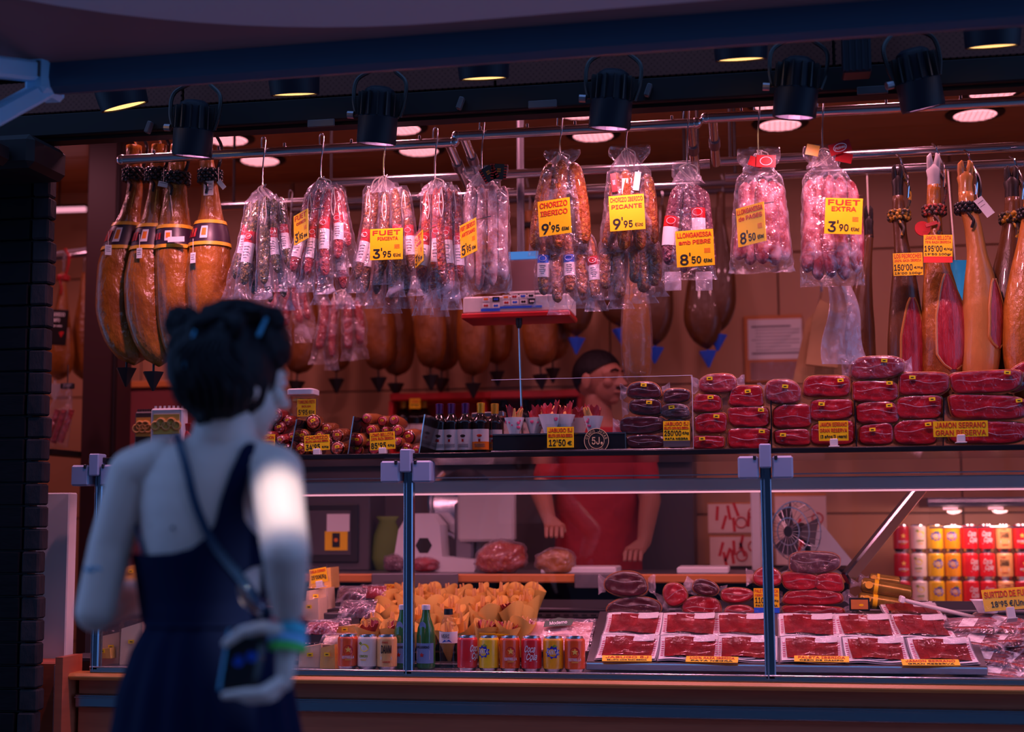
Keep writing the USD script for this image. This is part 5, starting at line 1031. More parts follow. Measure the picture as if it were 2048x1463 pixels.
for kd, px, ang, lb in ((k_est, 695, 20, 'orange-red beer can with a star, leftmost of the front row by the customer'), (k_lem, 735, -10, 'cream lemon-printed can between a red and a peach can'), (k_dam, 774, 10, 'peach can with big black letters left of the green bottles'),
                        (k_coc, 935, 60, 'plain-looking red cola can right of the water bottle, turned sideways'), (k_fay, 978, -25, 'yellow soda can with a blue splash, second of the right front row'), (k_est, 1020, 15, 'orange-red beer can, third of the right front row'), (k_coc, 1063, 5, 'red cola can showing white script, in the front row'), (k_fao, 1107, 5, 'orange soda can with a blue splash in the front row'), (k_est, 1150, 8, 'orange-red beer can at the right end of the front row')):
    x, y, z = on_deck(px, 4.575); kd.put(lb, 'drink can', (x, y, z), (0, 0, ang), 'cans in the front row of the case')
# wall of cans at the rear right
ZB = W(1900, 1213, 6.2)[2]; cols = [(k_est2, 'crimson beer can'), (k_lem, 'cream lemon can'), (k_fay, 'yellow soda can'), (k_fao, 'orange soda can with blue splash'), (k_coc2, 'red cola can with hidden script'), (k_coc, 'red cola can with white script'), (k_dam, 'peach can with black letters'), (k_est2, 'crimson beer can'), (k_fay, 'yellow soda can')]
xs_ = W(1804, 1130, 6.2)[0]
for i, (kd, nm) in enumerate(cols):
    for r in range(3):
        if i == 8 and False: continue
        pos = 'leftmost column' if i == 0 else 'right-edge column' if i == 7 else 'outermost column' if i == 8 else ordn[i] + ' column'
        kd.put(f'{nm} in the {("bottom", "middle", "top")[r]} tier, {pos} of the can wall', 'drink can', (xs_ + i * .0685, 6.2, ZB + r * .1135), (0, 0, nrg.uniform(-14, 14) + (25 if kd is k_coc2 else 0)), 'cans stacked at the rear right')
fx0, fx1, fz = xs_ + .1, xs_ + .62, ZB + .36
t = thing('fridge_light', 'glass-fronted light box with three small lamps above the rear can wall', 'light fitting', (fx0, 6.05, fz))
part(t, 'light_box', box(0, .56, .05, .4, .05, .09, .004), m_steel_dull); part(t, 'front_glass', box(0, .56, 0, .004, -.03, .09), m_acrylic, smooth=False); part(t, 'lower_rail', box(0, .56, -.004, .008, -.036, -.028, .002), m_steel)
for k in range(3): part(t, 'small_lamp', lathe([(0, .04), (.03, .04), (.03, .05), (0, .05)], 16).apply_translation((.1 + k * .18, .12, 0)), m_lamp)
for k in range(3): disk(f'fridge_lamp_{k}', (fx0 + .1 + k * .18, 6.05, fz + .035), (fx0 + .1 + k * .18, 6.25, ZB), .03, 90, (1, .45, .45))
t = thing('can_shelf', 'steel shelf carrying the stacked cans at the rear right', 'shelf'); part(t, 'shelf_board', box(xs_ - .06, xs_ + .75, 6.1, 6.4, ZB - .02, ZB - .001, .003), m_steel_dull)
for x in (xs_ - .04, xs_ + .7): part(t, 'shelf_leg', box(x - .015, x + .015, 6.2, 6.24, 0, ZB - .02), m_steel_dull)
# ---------------- bottles
m_green = usdkit.material(stage, L + 'green_glass', {'p': ('principled_bsdf', dict(base_color=(.03, .16, .03), roughness=.06, coat_weight=.3, specular_ior_level=.8))}, surface='p.BSDF')
m_label_blue = simple('label_blue', (.16, .3, .55), .5)
def green_bottle(label, cat, loc, rot, group):
    t = thing('green_bottle', label, cat, loc, rot, group); part(t, 'bottle', lathe([(0, .004), (.027, 0), (.031, .006), (.031, .105), (.028, .13), (.0155, .165), (.0125, .185), (.0125, .195), (0, .195)], 24), m_green, smooth=40)
    part(t, 'bottle_cap', lathe([(0, .206), (.0125, .206), (.0145, .203), (.0145, .19), (0, .189)], 18), m_white, smooth=40); l = part(t, 'label', curved(.085, .018, .083, .0315), m_label_blue)
    part(l, 'lettering', bend(xf(text('S.PELLEGRINO', .05, .008, .0006), (0, 0, .07)), .0319), m_ink, smooth=False); part(l, 'label_panel', bend(box(-.026, .026, -.0006, .0003, .03, .06), .0317), m_white); part(l, 'label_star', bend(xf(prism(star, -.0005, .0003), (0, 0, .045), (0, 0, 0), .8), .0322), m_red, smooth=False)
    part(t, 'neck_label', bend(xf(prism(circ(.012, 16, 1.2), -.0005, .0003), (0, 0, .138)), .0275), m_label_blue, smooth=False); return t
kgb = Kind(green_bottle)
for px, lb in ((806, 'green mineral water bottle mostly hidden behind the steel post'), (852, 'green mineral water bottle with a white cap right of the steel post')):
    x, y, z = on_deck(px, 4.64); kgb.put(lb, 'water bottle', (x, y, z), (0, 0, -12), None)
x, y, z = on_deck(897, 4.62); t = thing('clear_bottle', 'clear plastic water bottle with a dark cap and white label', 'water bottle', (x, y, z))
part(t, 'bottle', lathe([(0, .004), (.024, 0), (.029, .008), (.0285, .03), (.0295, .05), (.029, .105), (.029, .13), (.024, .155), (.0135, .172), (.0125, .18), (0, .18)], 24), pane('pet_bottle', (.9, .92, .95), 1.4, .03), smooth=40)
part(t, 'bottle_cap', lathe([(0, .195), (.0145, .194), (.0148, .176), (0, .175)], 18), m_black, smooth=40); l = part(t, 'label', curved(.1, .085, .122, .0302), m_paper); part(l, 'lettering', bend(xf(text('VERI', .03, .012, .0006), (-.005, 0, .108)), .0306), m_print, smooth=False)
part(l, 'label_hill', bend(xf(prism([(-.016, 0), (-.006, .008), (.0, .004), (.008, .009), (.018, 0)], -.0005, .0003), (0, 0, .088)), .0306), m_blue, smooth=False)
# ---------------- kraft cones in rows on a stepped rack
def kraft(ham, nst):
    def make(label, cat, loc, rot, group):
        t = thing('kraft_cone', label, cat, loc, rot, group); g = np.random.default_rng(nst + 20 * ham); n = 22; q = np.linspace(0, 2 * np.pi, n + 1)[:-1]
        rim = .028 * np.maximum(0, np.cos(q - 1.4)) ** 1.5 + .016 * np.maximum(0, np.cos(q + 2.2)) ** 2
        outer = [[((.006 + .03 * u + .006 * u * u) * math.cos(a), (.006 + .03 * u + .006 * u * u) * math.sin(a), .1 * u + rm * u * u) for a, rm in zip(q, rim)] for u in (0, .35, .7, 1)]
        inner = [[(x * .95, y_ * .95, z_ - .0005) for x, y_, z_ in row] for row in outer[::-1]]
        part(t, 'paper_cone', grid(outer + inner, True, True), m_kraft, smooth=True)
        for k in range(nst):
            a = g.uniform(0, 6.28); r = g.uniform(.004, .02); part(t, 'breadstick', tube([(r * .5 * math.cos(a), r * .5 * math.sin(a), .05), (r * math.cos(a), r * math.sin(a), .1), (r * 1.25 * math.cos(a), r * 1.25 * math.sin(a), .12 + g.uniform(0, .015))], [.006, .0068, .003], 8), m_bread, smooth=True)
        for k in range(5 if ham else 0):
            a = g.uniform(0, 6.28); P = [[((.015 + .013 * u) * math.cos(a + v), (.015 + .013 * u) * math.sin(a + v), .085 + .026 * u + .006 * math.sin(v * 8 + k)) for v in np.linspace(0, 1.3, 7)] for u in (0, .5, 1, 1.3)]
            part(t, 'ham_slice', sheet(P, .0015), m_meat_cut, smooth=True)
        return t
    return Kind(make)
kk, kh = kraft(0, 2), kraft(1, 4)
rowsY = [(4.80, 1266, 742, 950, 6), (4.87, 1246, 738, 962, 7), (4.94, 1229, 745, 1062, 10), (5.01, 1212, 760, 1066, 10), (5.08, 1198, 772, 1068, 9), (5.15, 1186, 790, 1068, 9)]
steps = []
for r, (yy, py, xa, xb, n) in enumerate(rowsY):
    z = W(900, py, yy)[2] - .095; steps.append((yy, z))
    for i in range(n):
        px = xa + (xb - xa) * (i + .5 * (r % 2) * .6) / (n - 1 + .3); p = W(px, py, yy)
        kk.put(f'yellow kraft cone of breadsticks, {ordn[i]} from the left in {ordn[r]} row from the front', 'snack cone', (p[0], yy + nrg.uniform(-.01, .01), z + nrg.uniform(0, .006)), (nrg.uniform(2, 12), nrg.uniform(-7, 7), nrg.uniform(0, 360)), 'kraft cones in the rows')
for i, (px, py, yy, lb) in enumerate([(740, 1262, 4.70, 'kraft cone with breadsticks at the front left, above the cream can'), (780, 1264, 4.70, 'kraft cone with ham at the front left, above the peach can'), (962, 1262, 4.76, 'kraft cone heaped with ham left of the yellow case sign'), (1003, 1265, 4.76, 'kraft cone heaped with ham above the yellow case sign'), (1040, 1256, 4.8, 'kraft cone heaped with ham at the right end of the front cones'), (985, 1232, 4.86, 'open kraft cone showing breadsticks, second row right'), (1030, 1226, 4.86, 'tall open kraft cone at the right end of the second row')]):
    p = W(px, py, yy); kh.put(lb, 'ham cone', (p[0], yy, W(px, py + 6, yy)[2] - .085), (10, 0, 40 * i), None, (1.1, 1.1, 1.05))
t = thing('cone_rack', 'dark stepped rack under the kraft cones', 'rack'); xa, xb = W(728, 1250, 4.9)[0], W(1072, 1250, 4.9)[0]
for yy, z in [(4.70, W(900, 1266, 4.7)[2] - .095)] + steps: part(t, 'step', box(xa, xb, yy - .034, yy + .034, ZD, z, .003), m_black)
# ---------------- tray of sliced packs
y0_, y1_ = 4.60, 4.93; zA, zB_ = W(1570, 1328, y0_)[2], W(1570, 1236, y1_)[2]
xa, xb = W(1172, 1330, y0_)[0], W(1975, 1330, y0_)[0]; pitch = math.degrees(math.atan2(zB_ - zA, y1_ - y0_)); slope = math.hypot(zB_ - zA, y1_ - y0_)
t = thing('sloped_tray', 'long grey sloped steel tray holding two rows of sliced ham packs', 'tray', ((xa + xb) / 2, y0_, zA), (pitch, 0, 0)); w2 = (xb - xa) / 2
part(t, 'tray_plate', box(-w2, w2, 0, slope + .06, -.012, -.004, .002), m_steel_dull); part(t, 'front_lip', box(-w2, w2, -.014, .002, -.022, .003, .003), m_steel)
for s in (-.97, -.02, .5, .97): part(t, 'tray_leg', xf(box(-.014, .014, -.012, .012, -(zA - ZD) + .012, -.002), (s * w2, .02, -.012), (-pitch, 0, 0)), m_steel_dull)
def slice_pack(meat, words):
    def make(label, cat, loc, rot, group):
        t = thing('sliced_pack', label, cat, loc, rot, group); w, h = .093, .082
        n = 12; P = [[(-w + 2 * w * u, h * 2 * v, .004 + .012 * (2 * v - 1) ** 2 * (1 if v > .5 else .5) + .003 * math.sin(u * 7)) for u in np.linspace(0, 1, n)] for v in np.linspace(0, 1, n)]
        part(t, 'plastic_tray', sheet([[(x * 1.05, (y - h) * 1.07 + h, z - .003) for x, y, z in r] for r in P], .002), m_grey_film, smooth=True)
        part(t, 'paper_border', sheet([[(x, y, z) for x, y, z in r] for r in P], .001), m_paper, smooth=True)
        Z = lambda x, y: .004 + .012 * (y / h - 1) ** 2 * (1 if y > h else .5) + .003 * math.sin((x + w) / (2 * w) * 7)
        def patch(x0, x1, y0, y1, dz, nn=8): return sheet([[(x, y, Z(x, y) + dz) for x in np.linspace(x0, x1, nn)] for y in np.linspace(y0, y1, nn)], .001)
        g = np.random.default_rng(8)
        for k in range(5):
            x0 = -.077 + k * .03; s = part(t, 'meat_slice', sheet([[(x0 + .037 * u + .006 * (v - .5) * (k - 2) * .3, .014 + .134 * v + g.uniform(-.002, .002), Z(x0, .014 + .134 * v) + .0052 + .0012 * k * (1 - u) + .002 * math.sin(v * 6 + k)) for u in np.linspace(0, 1, 6)] for v in np.linspace(0, 1, 9)], .001), meat, smooth=True)
        for sx in (-1, 1):
            for k in range(8): part(t, 'border_print', patch(sx * .084 - .004, sx * .084 + .004, .03 + k * .014, .034 + k * .014, .0012, 2), m_pinkprint)
        part(t, 'info_label', patch(.012, .08, .122, .154, .011, 6), m_paper)
        if words:
            l = part(t, 'brand_oval', xf(lathe([(0, 0), (.026, 0), (.026, .001), (0, .001)], 20), (.0, .018, Z(0, .018) + .004), (0, 0, 0), (1.2, .42, 1)), m_paper)
            tm = text('RIBAS', .036, .009, .0006); tm.apply_transform(trimesh.transformations.rotation_matrix(-math.pi / 2, (1, 0, 0))); part(l, 'lettering', xf(tm, (0, .018, Z(0, .018) + .0058)), m_purple, smooth=False)
        part(t, 'clear_cover', sheet([[(x * .98, (y - h) * .98 + h, z + .0135 + .0016 * math.sin(x * 90 + y * 60)) for x, y, z in r] for r in P], .0006), m_film_tight, smooth=True)
        return t
    return Kind(make)
m_grey_film = simple('tray_grey', (.32, .3, .34), .25, coat=.4)
m_slice = noisy('sliced_meat', [(0, (.1, .001, .004)), (.46, (.22, .003, .008)), (.58, (.34, .012, .018)), (.66, (.5, .12, .11)), (1, (.65, .3, .26))], 10, (1.6, .7, 1), 4, .28, .5, .3, 40, distortion=1.3)
kp, kp2 = slice_pack(m_slice, False), slice_pack(m_slice, True)
front = [(1250, 0), (1377, 1), (1492, 1), (1625, 0), (1757, 1), (1893, 0)]; back = [1262, 1378, 1486, 1618, 1737, 1852]
cr, sr = math.cos(math.radians(pitch)), math.sin(math.radians(pitch))
for i, (px, wd) in enumerate(front):
    p = W(px, 1322, y0_ + .01); (kp2 if wd else kp).put('sliced red ham pack in the front row of the tray, ' + ordn[i] + ' from the left', 'sliced ham pack', (p[0], y0_ + .012, zA + .002), (pitch, 0, (-2, 1, -1, 0, 2, 3)[i]), 'sliced ham packs on the tray', (1.02, 1, 1))
for i, px in enumerate(back):
    s = .176; yy, z = y0_ + .012 + s * cr, zA + .004 + s * sr; p = W(px, 1275, yy); kp.put('sliced red ham pack in the rear row of the tray, ' + ordn[i] + ' from the left', 'sliced ham pack', (p[0], yy, z), (pitch, 0, (-1, 0, 1, 0, 3, 5)[i]), 'sliced ham packs on the tray')
s = .35; yy, z = y0_ + .012 + s * cr, zA + .004 + s * sr; p = W(1838, 1238, yy); kp.put('clear ham pack peeping out behind the rear row at right', 'sliced ham pack', (p[0], yy, z - .01), (pitch - 8, 0, 8), 'sliced ham packs on the tray')
def strip_sign(label, px, py, wpx, l1, l2, rz):
    k = y0_ / 2925; w = wpx * k; p = W(px, py, y0_ - .006); t = thing('strip_sign', label, 'price sign', (p[0], y0_ - .008, p[2]), (-62, 0, rz))
    part(t, 'card', box(-w / 2, w / 2, -.001, .001, -.016, .016), m_tag, smooth=False)
    part(t, 'lettering', xf(text(l1, w * .86, .012, .0008), (0, -.0016, .006)), m_ink_red, smooth=False); part(t, 'lettering', xf(text(l2, w * .8, .007, .0008), (0, -.0016, -.009)), m_ink, smooth=False)
strip_sign('yellow strip reading JABUGO 5J leaning on the first front pack', 1254, 1316, 100, 'JABUGO 5J', 'BELLOTA 100% RAZA IBERICA', 4); strip_sign('yellow strip reading 100% RAZA IBERICA PATA NEGRA between two front packs', 1424, 1318, 104, '100% RAZA IBERICA', 'PATA NEGRA', -4)
strip_sign('yellow strip reading PALETA IBERICA right of the steel post', 1643, 1317, 106, 'PALETA IBERICA', 'CEBO DE CAMPO', -2); strip_sign('yellow strip reading JAMON SERRANO GRAN RESERVA on the last front packs', 1861, 1324, 110, 'JAMON SERRANO', 'GRAN RESERVA', 5)
# ---------------- dark cuts behind the tray, standing on a rear step
zs_ = W(1400, 1238, 5.08)[2]
t = thing('rear_step', 'dark step behind the sloped tray carrying the ham cuts', 'stand'); part(t, 'step_board', box(W(1205, 1240, 5.05)[0], W(1720, 1240, 5.05)[0], 5.03, 5.3, zs_ - .03, zs_, .003), m_black)
for px in (1215, 1450, 1710): x = W(px, 1240, 5.15)[0]; part(t, 'step_leg', box(x - .01, x + .01, 5.1, 5.2, ZD, zs_ - .03), m_black)
Q5 = lambda x, y: (1160 + x / 3.252, 950 + y / 3.252)
for i, (r, lb, m_) in enumerate([((160, 630, 435, 790), 'upper of the two at left', m_meat_dark), ((175, 795, 525, 925), 'lower of the two at left', m_meat_dark), ((580, 690, 725, 840), 'leaning half-moon second from left', m_meat), ((725, 680, 890, 780), 'upper dark one in the middle', m_meat_dark), ((665, 790, 915, 940), 'heart-shaped one in the middle', m_meat), ((920, 735, 1125, 830), 'upper one left of the paleta sign', m_meat), ((940, 845, 1130, 925), 'lower one left of the paleta sign', m_meat), ((1130, 600, 1310, 720), 'pink one hidden behind the steel post', m_meat)]):
    x0, y0 = Q5(r[0], r[1]); x1, y1 = Q5(r[2], r[3]); loc, w, h = pk(x0, y0, x1, y1, 5.06); meat_pack('ham_cut', 'ham cut behind the tray, ' + lb, loc, w * 1.04, h * 1.06, .1, 200 + i, m_, None, (-8, (0, 0, -28, 12, 0, 0, 0, 0)[i], 0), 'ham cuts behind the tray', None, 2.2)
Q6 = lambda x, y: (1500 + x / 2.852, 950 + y / 2.852)
for i, (r, lb, fl) in enumerate([((230, 440, 510, 560), 'crumpled one on top of the right pile', m_film), ((185, 555, 390, 655), 'second tier left of the right pile', None), ((370, 560, 530, 665), 'second tier right of the right pile', None), ((190, 655, 525, 740), 'third tier of the right pile', None), ((190, 742, 535, 822), 'bottom of the right pile', None)]):
    x0, y0 = Q6(r[0], r[1]); x1, y1 = Q6(r[2], r[3]); loc, w, h = pk(x0, y0, x1, y1, 5.06); meat_pack('ham_cut', 'vacuum-packed ham cut in the case, ' + lb, loc, w * 1.04, h * 1.05, .12, 220 + i, m_meat if i else m_meat_dark, None, (0, 0, 0), 'ham cuts in the right pile', fl, 3.0)
# gold-wrapped salami sticks
m_goldwrap = noisy('gold_wrap', [(0, (.16, .09, .01)), (.5, (.3, .18, .02)), (1, (.5, .32, .05))], 14, rough=.3, metal=.5)
for i, (a, b, lb, r) in enumerate([((1722, 1168), (1824, 1186), 'upper gold-wrapped salami stick in front of the can wall', .026), ((1716, 1196), (1832, 1214), 'lower gold-wrapped salami stick lying by a small boxed sign', .026), ((1738, 1156), (1800, 1164), 'rear gold-wrapped salami stick, partly hidden', .02)]):
    yy = 5.1 + (.06 if i == 2 else .0) ; p, q = W(*a, yy), W(*b, yy); t = thing('gold_salami', lb, 'salami', p); d = q - p
    part(t, 'gold_wrapper', tube([(0, 0, 0), d * .05, d * .3, d * .7, d * .95, d], [r * .6, r, r, r, r, r * .5], 16), m_goldwrap, smooth=True); part(t, 'wrapper_band', tube([d * .25, d * .33], r * 1.03, 16), m_tag); part(t, 'wrapper_seal', xf(lathe([(0, -.001), (r * .5, -.001), (r * .5, .001), (0, .001)], 16), d * .15 + np.array((0, -r, .004)), (80, 0, 0)), m_band_gold); part(t, 'twisted_end', tube([(-.035, 0, .004), (-.01, 0, 0), (0, 0, 0)], [.018, .006, r * .5], 10), m_film_milky)
t = thing('salami_stand', 'dark block stand under the gold salami sticks', 'stand'); x0, x1 = W(1716, 1225, 5.1)[0], W(1845, 1225, 5.1)[0]; part(t, 'stand_block', box(x0, x1, 5.04, 5.22, ZD, W(1770, 1224, 5.1)[2], .004), m_black)
p = W(1719, 1208, 5.02); t = thing('boxed_sign', 'small dark framed picture card leaning on the gold salami', 'card', p); part(t, 'frame', box(-.034, .034, 0, .006, -.022, .022, .002), m_black); part(t, 'picture', box(-.028, .028, -.001, .0, -.016, .016), m_wood_warm); part(t, 'picture_motif', xf(prism(circ(.008, 10, .5), -.0012, -.0008), (.006, 0, -.002)), m_tag)
# right: vacuum packs of small fuet
def mini_pack(label, cat, loc, rot, group):
    t = thing('mini_fuet_pack', label, cat, loc, rot, group)
    for k in range(4): part(t, 'mini_sausage', tube([(-.085, (k - 1.5) * .022, 0), (-.075, (k - 1.5) * .022, .002), (.07, (k - 1.5) * .022, .003), (.085, (k - 1.5) * .022, 0)], [.004, .01, .0105, .004], 10), m_saus_red, smooth=True)
    part(t, 'clear_pouch', sheet([[(-.105 + .21 * u, -.055 + .11 * v, .0135 * (1 - (2 * v - 1) ** 6) * (1 - (2 * u - 1) ** 8) + .001 * math.sin(u * 20 + v * 15)) for u in np.linspace(0, 1, 14)] for v in np.linspace(0, 1, 10)], .0006), m_film, smooth=True)
    part(t, 'pouch_label', box(-.02, .03, -.03, .03, .0128, .0134), m_paper); return t
km = Kind(mini_pack)
for i, (px, py, rz) in enumerate([(1935, 1245, 35), (1990, 1240, 20), (2030, 1250, 10), (1948, 1275, 38), (2000, 1272, 25), (2040, 1285, 15), (1965, 1308, 40), (2015, 1312, 22), (2045, 1322, 12), (1985, 1336, 38), (2035, 1342, 20)]):
    yy = 4.66 + (1345 - py) / 100 * .20; p = W(px, py, yy); km.put('clear pouch of small red sausages at the right edge, ' + ordn[i] + ' from the top', 'sausage pack', (p[0], yy, max(p[2] - .01, ZD + .004)), (22, nrg.uniform(-8, 8), rz - 60), 'small sausage pouches at the right edge')
t = thing('pouch_ramp', 'dark ramp under the heap of sausage pouches', 'stand'); x0, x1 = W(1920, 1330, 4.7)[0], W(2150, 1330, 4.7)[0]
for k in range(4): yy = 4.68 + k * .06; part(t, 'ramp_step', box(x0, x1, yy - .03, yy + .03, ZD, max(ZD + .006, W(1990, 1345 - (yy - 4.66) * 500, yy)[2] - .04), .002), m_black)
p = W(1900, 1222, 4.95); t = thing('container_cover', 'pale plastic container cover leaning behind the ham packs at right', 'cover', p, (0, 14, 0)); part(t, 'lid_plate', box(-.16, .08, -.03, .03, -.006, .006, .004), m_white_dull); part(t, 'lid_rim', box(-.165, -.15, -.035, .035, -.01, .012, .003), m_white)
p = W(1975, 1206, 4.9); t = thing('white_bowl', 'white plastic bowl left of the SURTIDO DE FUET sign', 'bowl', p); part(t, 'bowl_body', lathe([(0, -.03), (.03, -.03), (.05, .01), (.056, .012), (.05, .008), (.03, -.025), (0, -.025)], 24), m_white, smooth=True)
# ---------------- cheeses, pouches and wrapped meats at left
def wedge(name, label, px, py, y, w, h, d, mat, rz=0, cat='cheese', rx=0):
    p = W(px, py, y); t = thing(name, label, cat, p, (rx, 0, rz)); part(t, 'cheese_block', prism([(-w / 2, 0), (w / 2, 0), (w / 2 - .004, h), (-w / 2 + .004, h * .86)], 0, d), mat, smooth=20)
    part(t, 'clear_wrap', box(-w / 2 - .003, w / 2 + .003, -.004, d + .003, -.001, h + .004, .004), m_film_tight); st = part(t, 'price_sticker', box(-.01, .01, -.006, -.004, h * .55, h * .55 + .012), m_sticker); part(st, 'sticker_print', box(-.005, .005, -.0066, -.006, h * .55 + .004, h * .55 + .007), m_ink); return t
for a in [('cheese_wedge', 'tall orange cheese wedge behind the small cheese sign', 640, 1176, 4.98, .085, .075, .1, m_cheese), ('cheese_wedge', 'pale pink-lit cheese block under the small cheese sign', 632, 1218, 4.9, .08, .075, .1, m_cheese_pale), ('cheese_wedge', 'wrapped cheese block lower left beside the customer’s arm', 618, 1240, 4.8, .07, .075, .1, m_cheese_pale), ('cheese_slab', 'upper wrapped slab of sliced orange cheese', 690, 1276, 4.78, .08, .045, .08, m_cheese), ('cheese_slab', 'front wrapped slab of orange cheese left of the beer can', 655, 1340, 4.60, .056, .085, .04, m_cheese, -6), ('cheese_slab', 'pale orange slab leaning beside the customer’s hip', 620, 1342, 4.63, .08, .09, .03, m_cheese_pale, 8), ('cheese_slab', 'orange cheese slab lying behind the front slabs', 672, 1312, 4.72, .1, .05, .06, m_cheese),
          ('cheese_wedge', 'tall pale cheese wedge seen left of the customer', 222, 1338, 4.66, .09, .13, .1, m_cheese_pale, 0), ('cheese_wedge', 'orange cheese wedge low at the left of the customer', 205, 1316, 4.62, .06, .035, .08, m_cheese), ('cheese_wedge', 'wrapped cheese wedge close to the customer’s dress at left', 262, 1338, 4.64, .08, .16, .1, m_cheese_pale, 10), ('cheese_slab', 'orange cheese block seen between the customer’s left arm and waist', 262, 1166, 4.9, .07, .07, .1, m_cheese)]: wedge(*a)
t = thing('cheese_step', 'grey step under the cheeses at the left of the case', 'stand'); x0, x1 = W(195, 1200, 4.95)[0], W(726, 1200, 4.9)[0]
for a, b, z in ((4.86, 5.08, W(635, 1222, 4.9)[2] - .003), (4.70, 4.85, W(680, 1316, 4.72)[2] - .004)): part(t, 'step_board', box(x0, x1, a, b, ZD, z, .003), m_grey_panel)
def pouch(name, label, px, py, y, w, h, mat, seed, rx=40, rz=0, cat='packet', extra=None):
    g = np.random.default_rng(seed); p = W(px, py, y); t = thing(name, label, cat, p, (rx, 0, rz)); P = np.array([[(-w / 2 + w * u, h * v, .018 * math.sin(math.pi * u) * math.sin(math.pi * v) + g.uniform(-.003, .003)) for u in np.linspace(0, 1, 9)] for v in np.linspace(0, 1, 8)])
    part(t, 'contents', sheet(P, .012), mat, smooth=True); P2 = P.copy(); P2[..., 0] *= 1.1; P2[..., 1] = (P2[..., 1] - h / 2) * 1.12 + h / 2; P2[..., 2] += .006 + g.uniform(0, .004, P2.shape[:2]); part(t, 'clear_pouch', sheet(P2, .0006), m_film, smooth=True); return t
m_olive = noisy('dark_olive', [(0, (.02, .01, .015)), (.5, (.08, .02, .04)), (1, (.3, .1, .14))], 40, rough=.25)
pouch('dark_pouch', 'shiny pouch of dark red cured meat behind the cheese', 702, 1205, 4.95, .1, .06, m_meat_dark, 1, 60); pouch('dark_pouch', 'crumpled pouch with dark purple olives', 712, 1236, 4.86, .12, .07, m_olive, 2, 50); pouch('dark_pouch', 'upper pouch with red meat beside the kraft cones', 745, 1196, 5.05, .09, .05, m_meat, 3, 60); pouch('white_pouch', 'white speckled cheese pouch beside the customer’s elbow', 640, 1268, 4.74, .11, .06, m_salami, 4, 40); pouch('white_pouch', 'glossy pale wrapped pouch lying across the cheese', 690, 1290, 4.68, .16, .05, m_cheese_pale, 5, 35); pouch('white_pouch', 'small clear pouch above the orange slab', 680, 1262, 4.8, .06, .05, m_olive, 6, 45)
t = pouch('deli_bag', 'large pink bag of sliced deli meat with a dark green label behind the cans', 1112, 1300, 4.74, .21, .13, m_meatpink if 'm_meatpink' in globals() else noisy('deli_pink', [(0, (.75, .3, .28)), (.55, (.85, .42, .38)), (.6, (.5, .1, .1)), (.64, (.85, .45, .4)), (1, (.9, .5, .45))], 4, (1, 3, 1), 2, .35, .4), 7, 42, -6)
pl2 = part(t, 'green_label', xf(prism([(-.05, -.012), (.045, -.016), (.055, .01), (.0, .026), (-.045, .012)], -.0005, .0005), (-.005, .095, .03), (-90, 0, 8)), simple('label_green', (.02, .07, .04), .4), smooth=False)
tm = text('Moderno', .06, .015, .0008); tm.apply_transform(trimesh.transformations.rotation_matrix(-math.pi / 2, (1, 0, 0))); part(pl2, 'lettering', xf(tm, (-.004, .096, .0312), (0, 0, 8)), m_white, smooth=False)
pouch('deli_bag', 'dark bag of deli meat at the right of the pink bag', 1165, 1288, 4.86, .12, .1, m_meat_dark, 8, 45, 6)
p = W(1050, 1252, 5.2)
# ================================================================ BEHIND THE COUNTER
def wbox(px0, py0, px1, py1, y): a, b = W(px0, py0, y), W(px1, py1, y); return a[0], b[0], a[2], b[2]
# red bottle rack with bottles
x0, x1, z0, z1 = wbox(780, 905, 1158, 784, 6.25); t = thing('red_bottle_rack', 'red rack on the back counter sheltering the wine bottles', 'rack')
part(t, 'top_board', box(x0, x1, 6.24, 6.5, z1 - .02, z1 + .012, .004), m_red); part(t, 'rear_board', box(x0, x1, 6.48, 6.5, z0, z1, .002), m_red)
for x in (x0, (x0 + x1) / 2, x1): part(t, 'upright', box(x - .01, x + .01, 6.26, 6.48, z0, z1 - .02, .002), m_red)
part(t, 'base_board', box(x0, x1, 6.24, 6.5, z0 - .02, z0, .003), m_red)
t = thing('back_counter', 'long grey back counter along the rear wall', 'counter'); xa, xb = W(490, 1000, 6.2)[0], W(1385, 1000, 6.2)[0]; part(t, 'counter_top', box(xa, xb, 6.22, 6.56, z0 - .05, z0 - .021, .004), m_steel_dull); part(t, 'counter_body', box(xa, xb, 6.26, 6.56, 0, z0 - .05), m_grey_panel)
for i, (px, kd, lb) in enumerate([(806, kg_, 'gold-capped bottle at the left end of the red rack'), (830, kb_, 'black bottle left in the red rack'), (848, kg_, 'gold-capped bottle in the red rack above the lomo bin'), (1008, kb_, 'dark bottle in the red rack behind the first ham cone'), (1050, kb_, 'dark bottle in the red rack left of the scale rod'), (1078, kb_, 'dark bottle in the red rack right of the scale rod'), (1105, kb_, 'dark bottle in the red rack above the middle cones'), (1136, kb_, 'dark bottle in the red rack next to the seller'), (968, kg_, 'gold-capped bottle in the red rack above the steel bar')]):
    p = W(px, 900, 6.33); kd.put(lb, 'wine bottle', (p[0], 6.33, z0), (0, 0, 0), 'bottles in the red rack', (1, 1, .84))
x0, x1, zz0, zz1 = wbox(818, 800, 842, 782, 6.22)
sign('rack_price_sign', 'small yellow price card under the red rack board at left', 'price sign', ((x0 + x1) / 2, 6.22, (zz0 + zz1) / 2 - .035), .05, .045, [('VINO', .8, .3, 0, .2, R_), ("9'95", .7, .34, 0, -.2, K_)], sleeve=False)
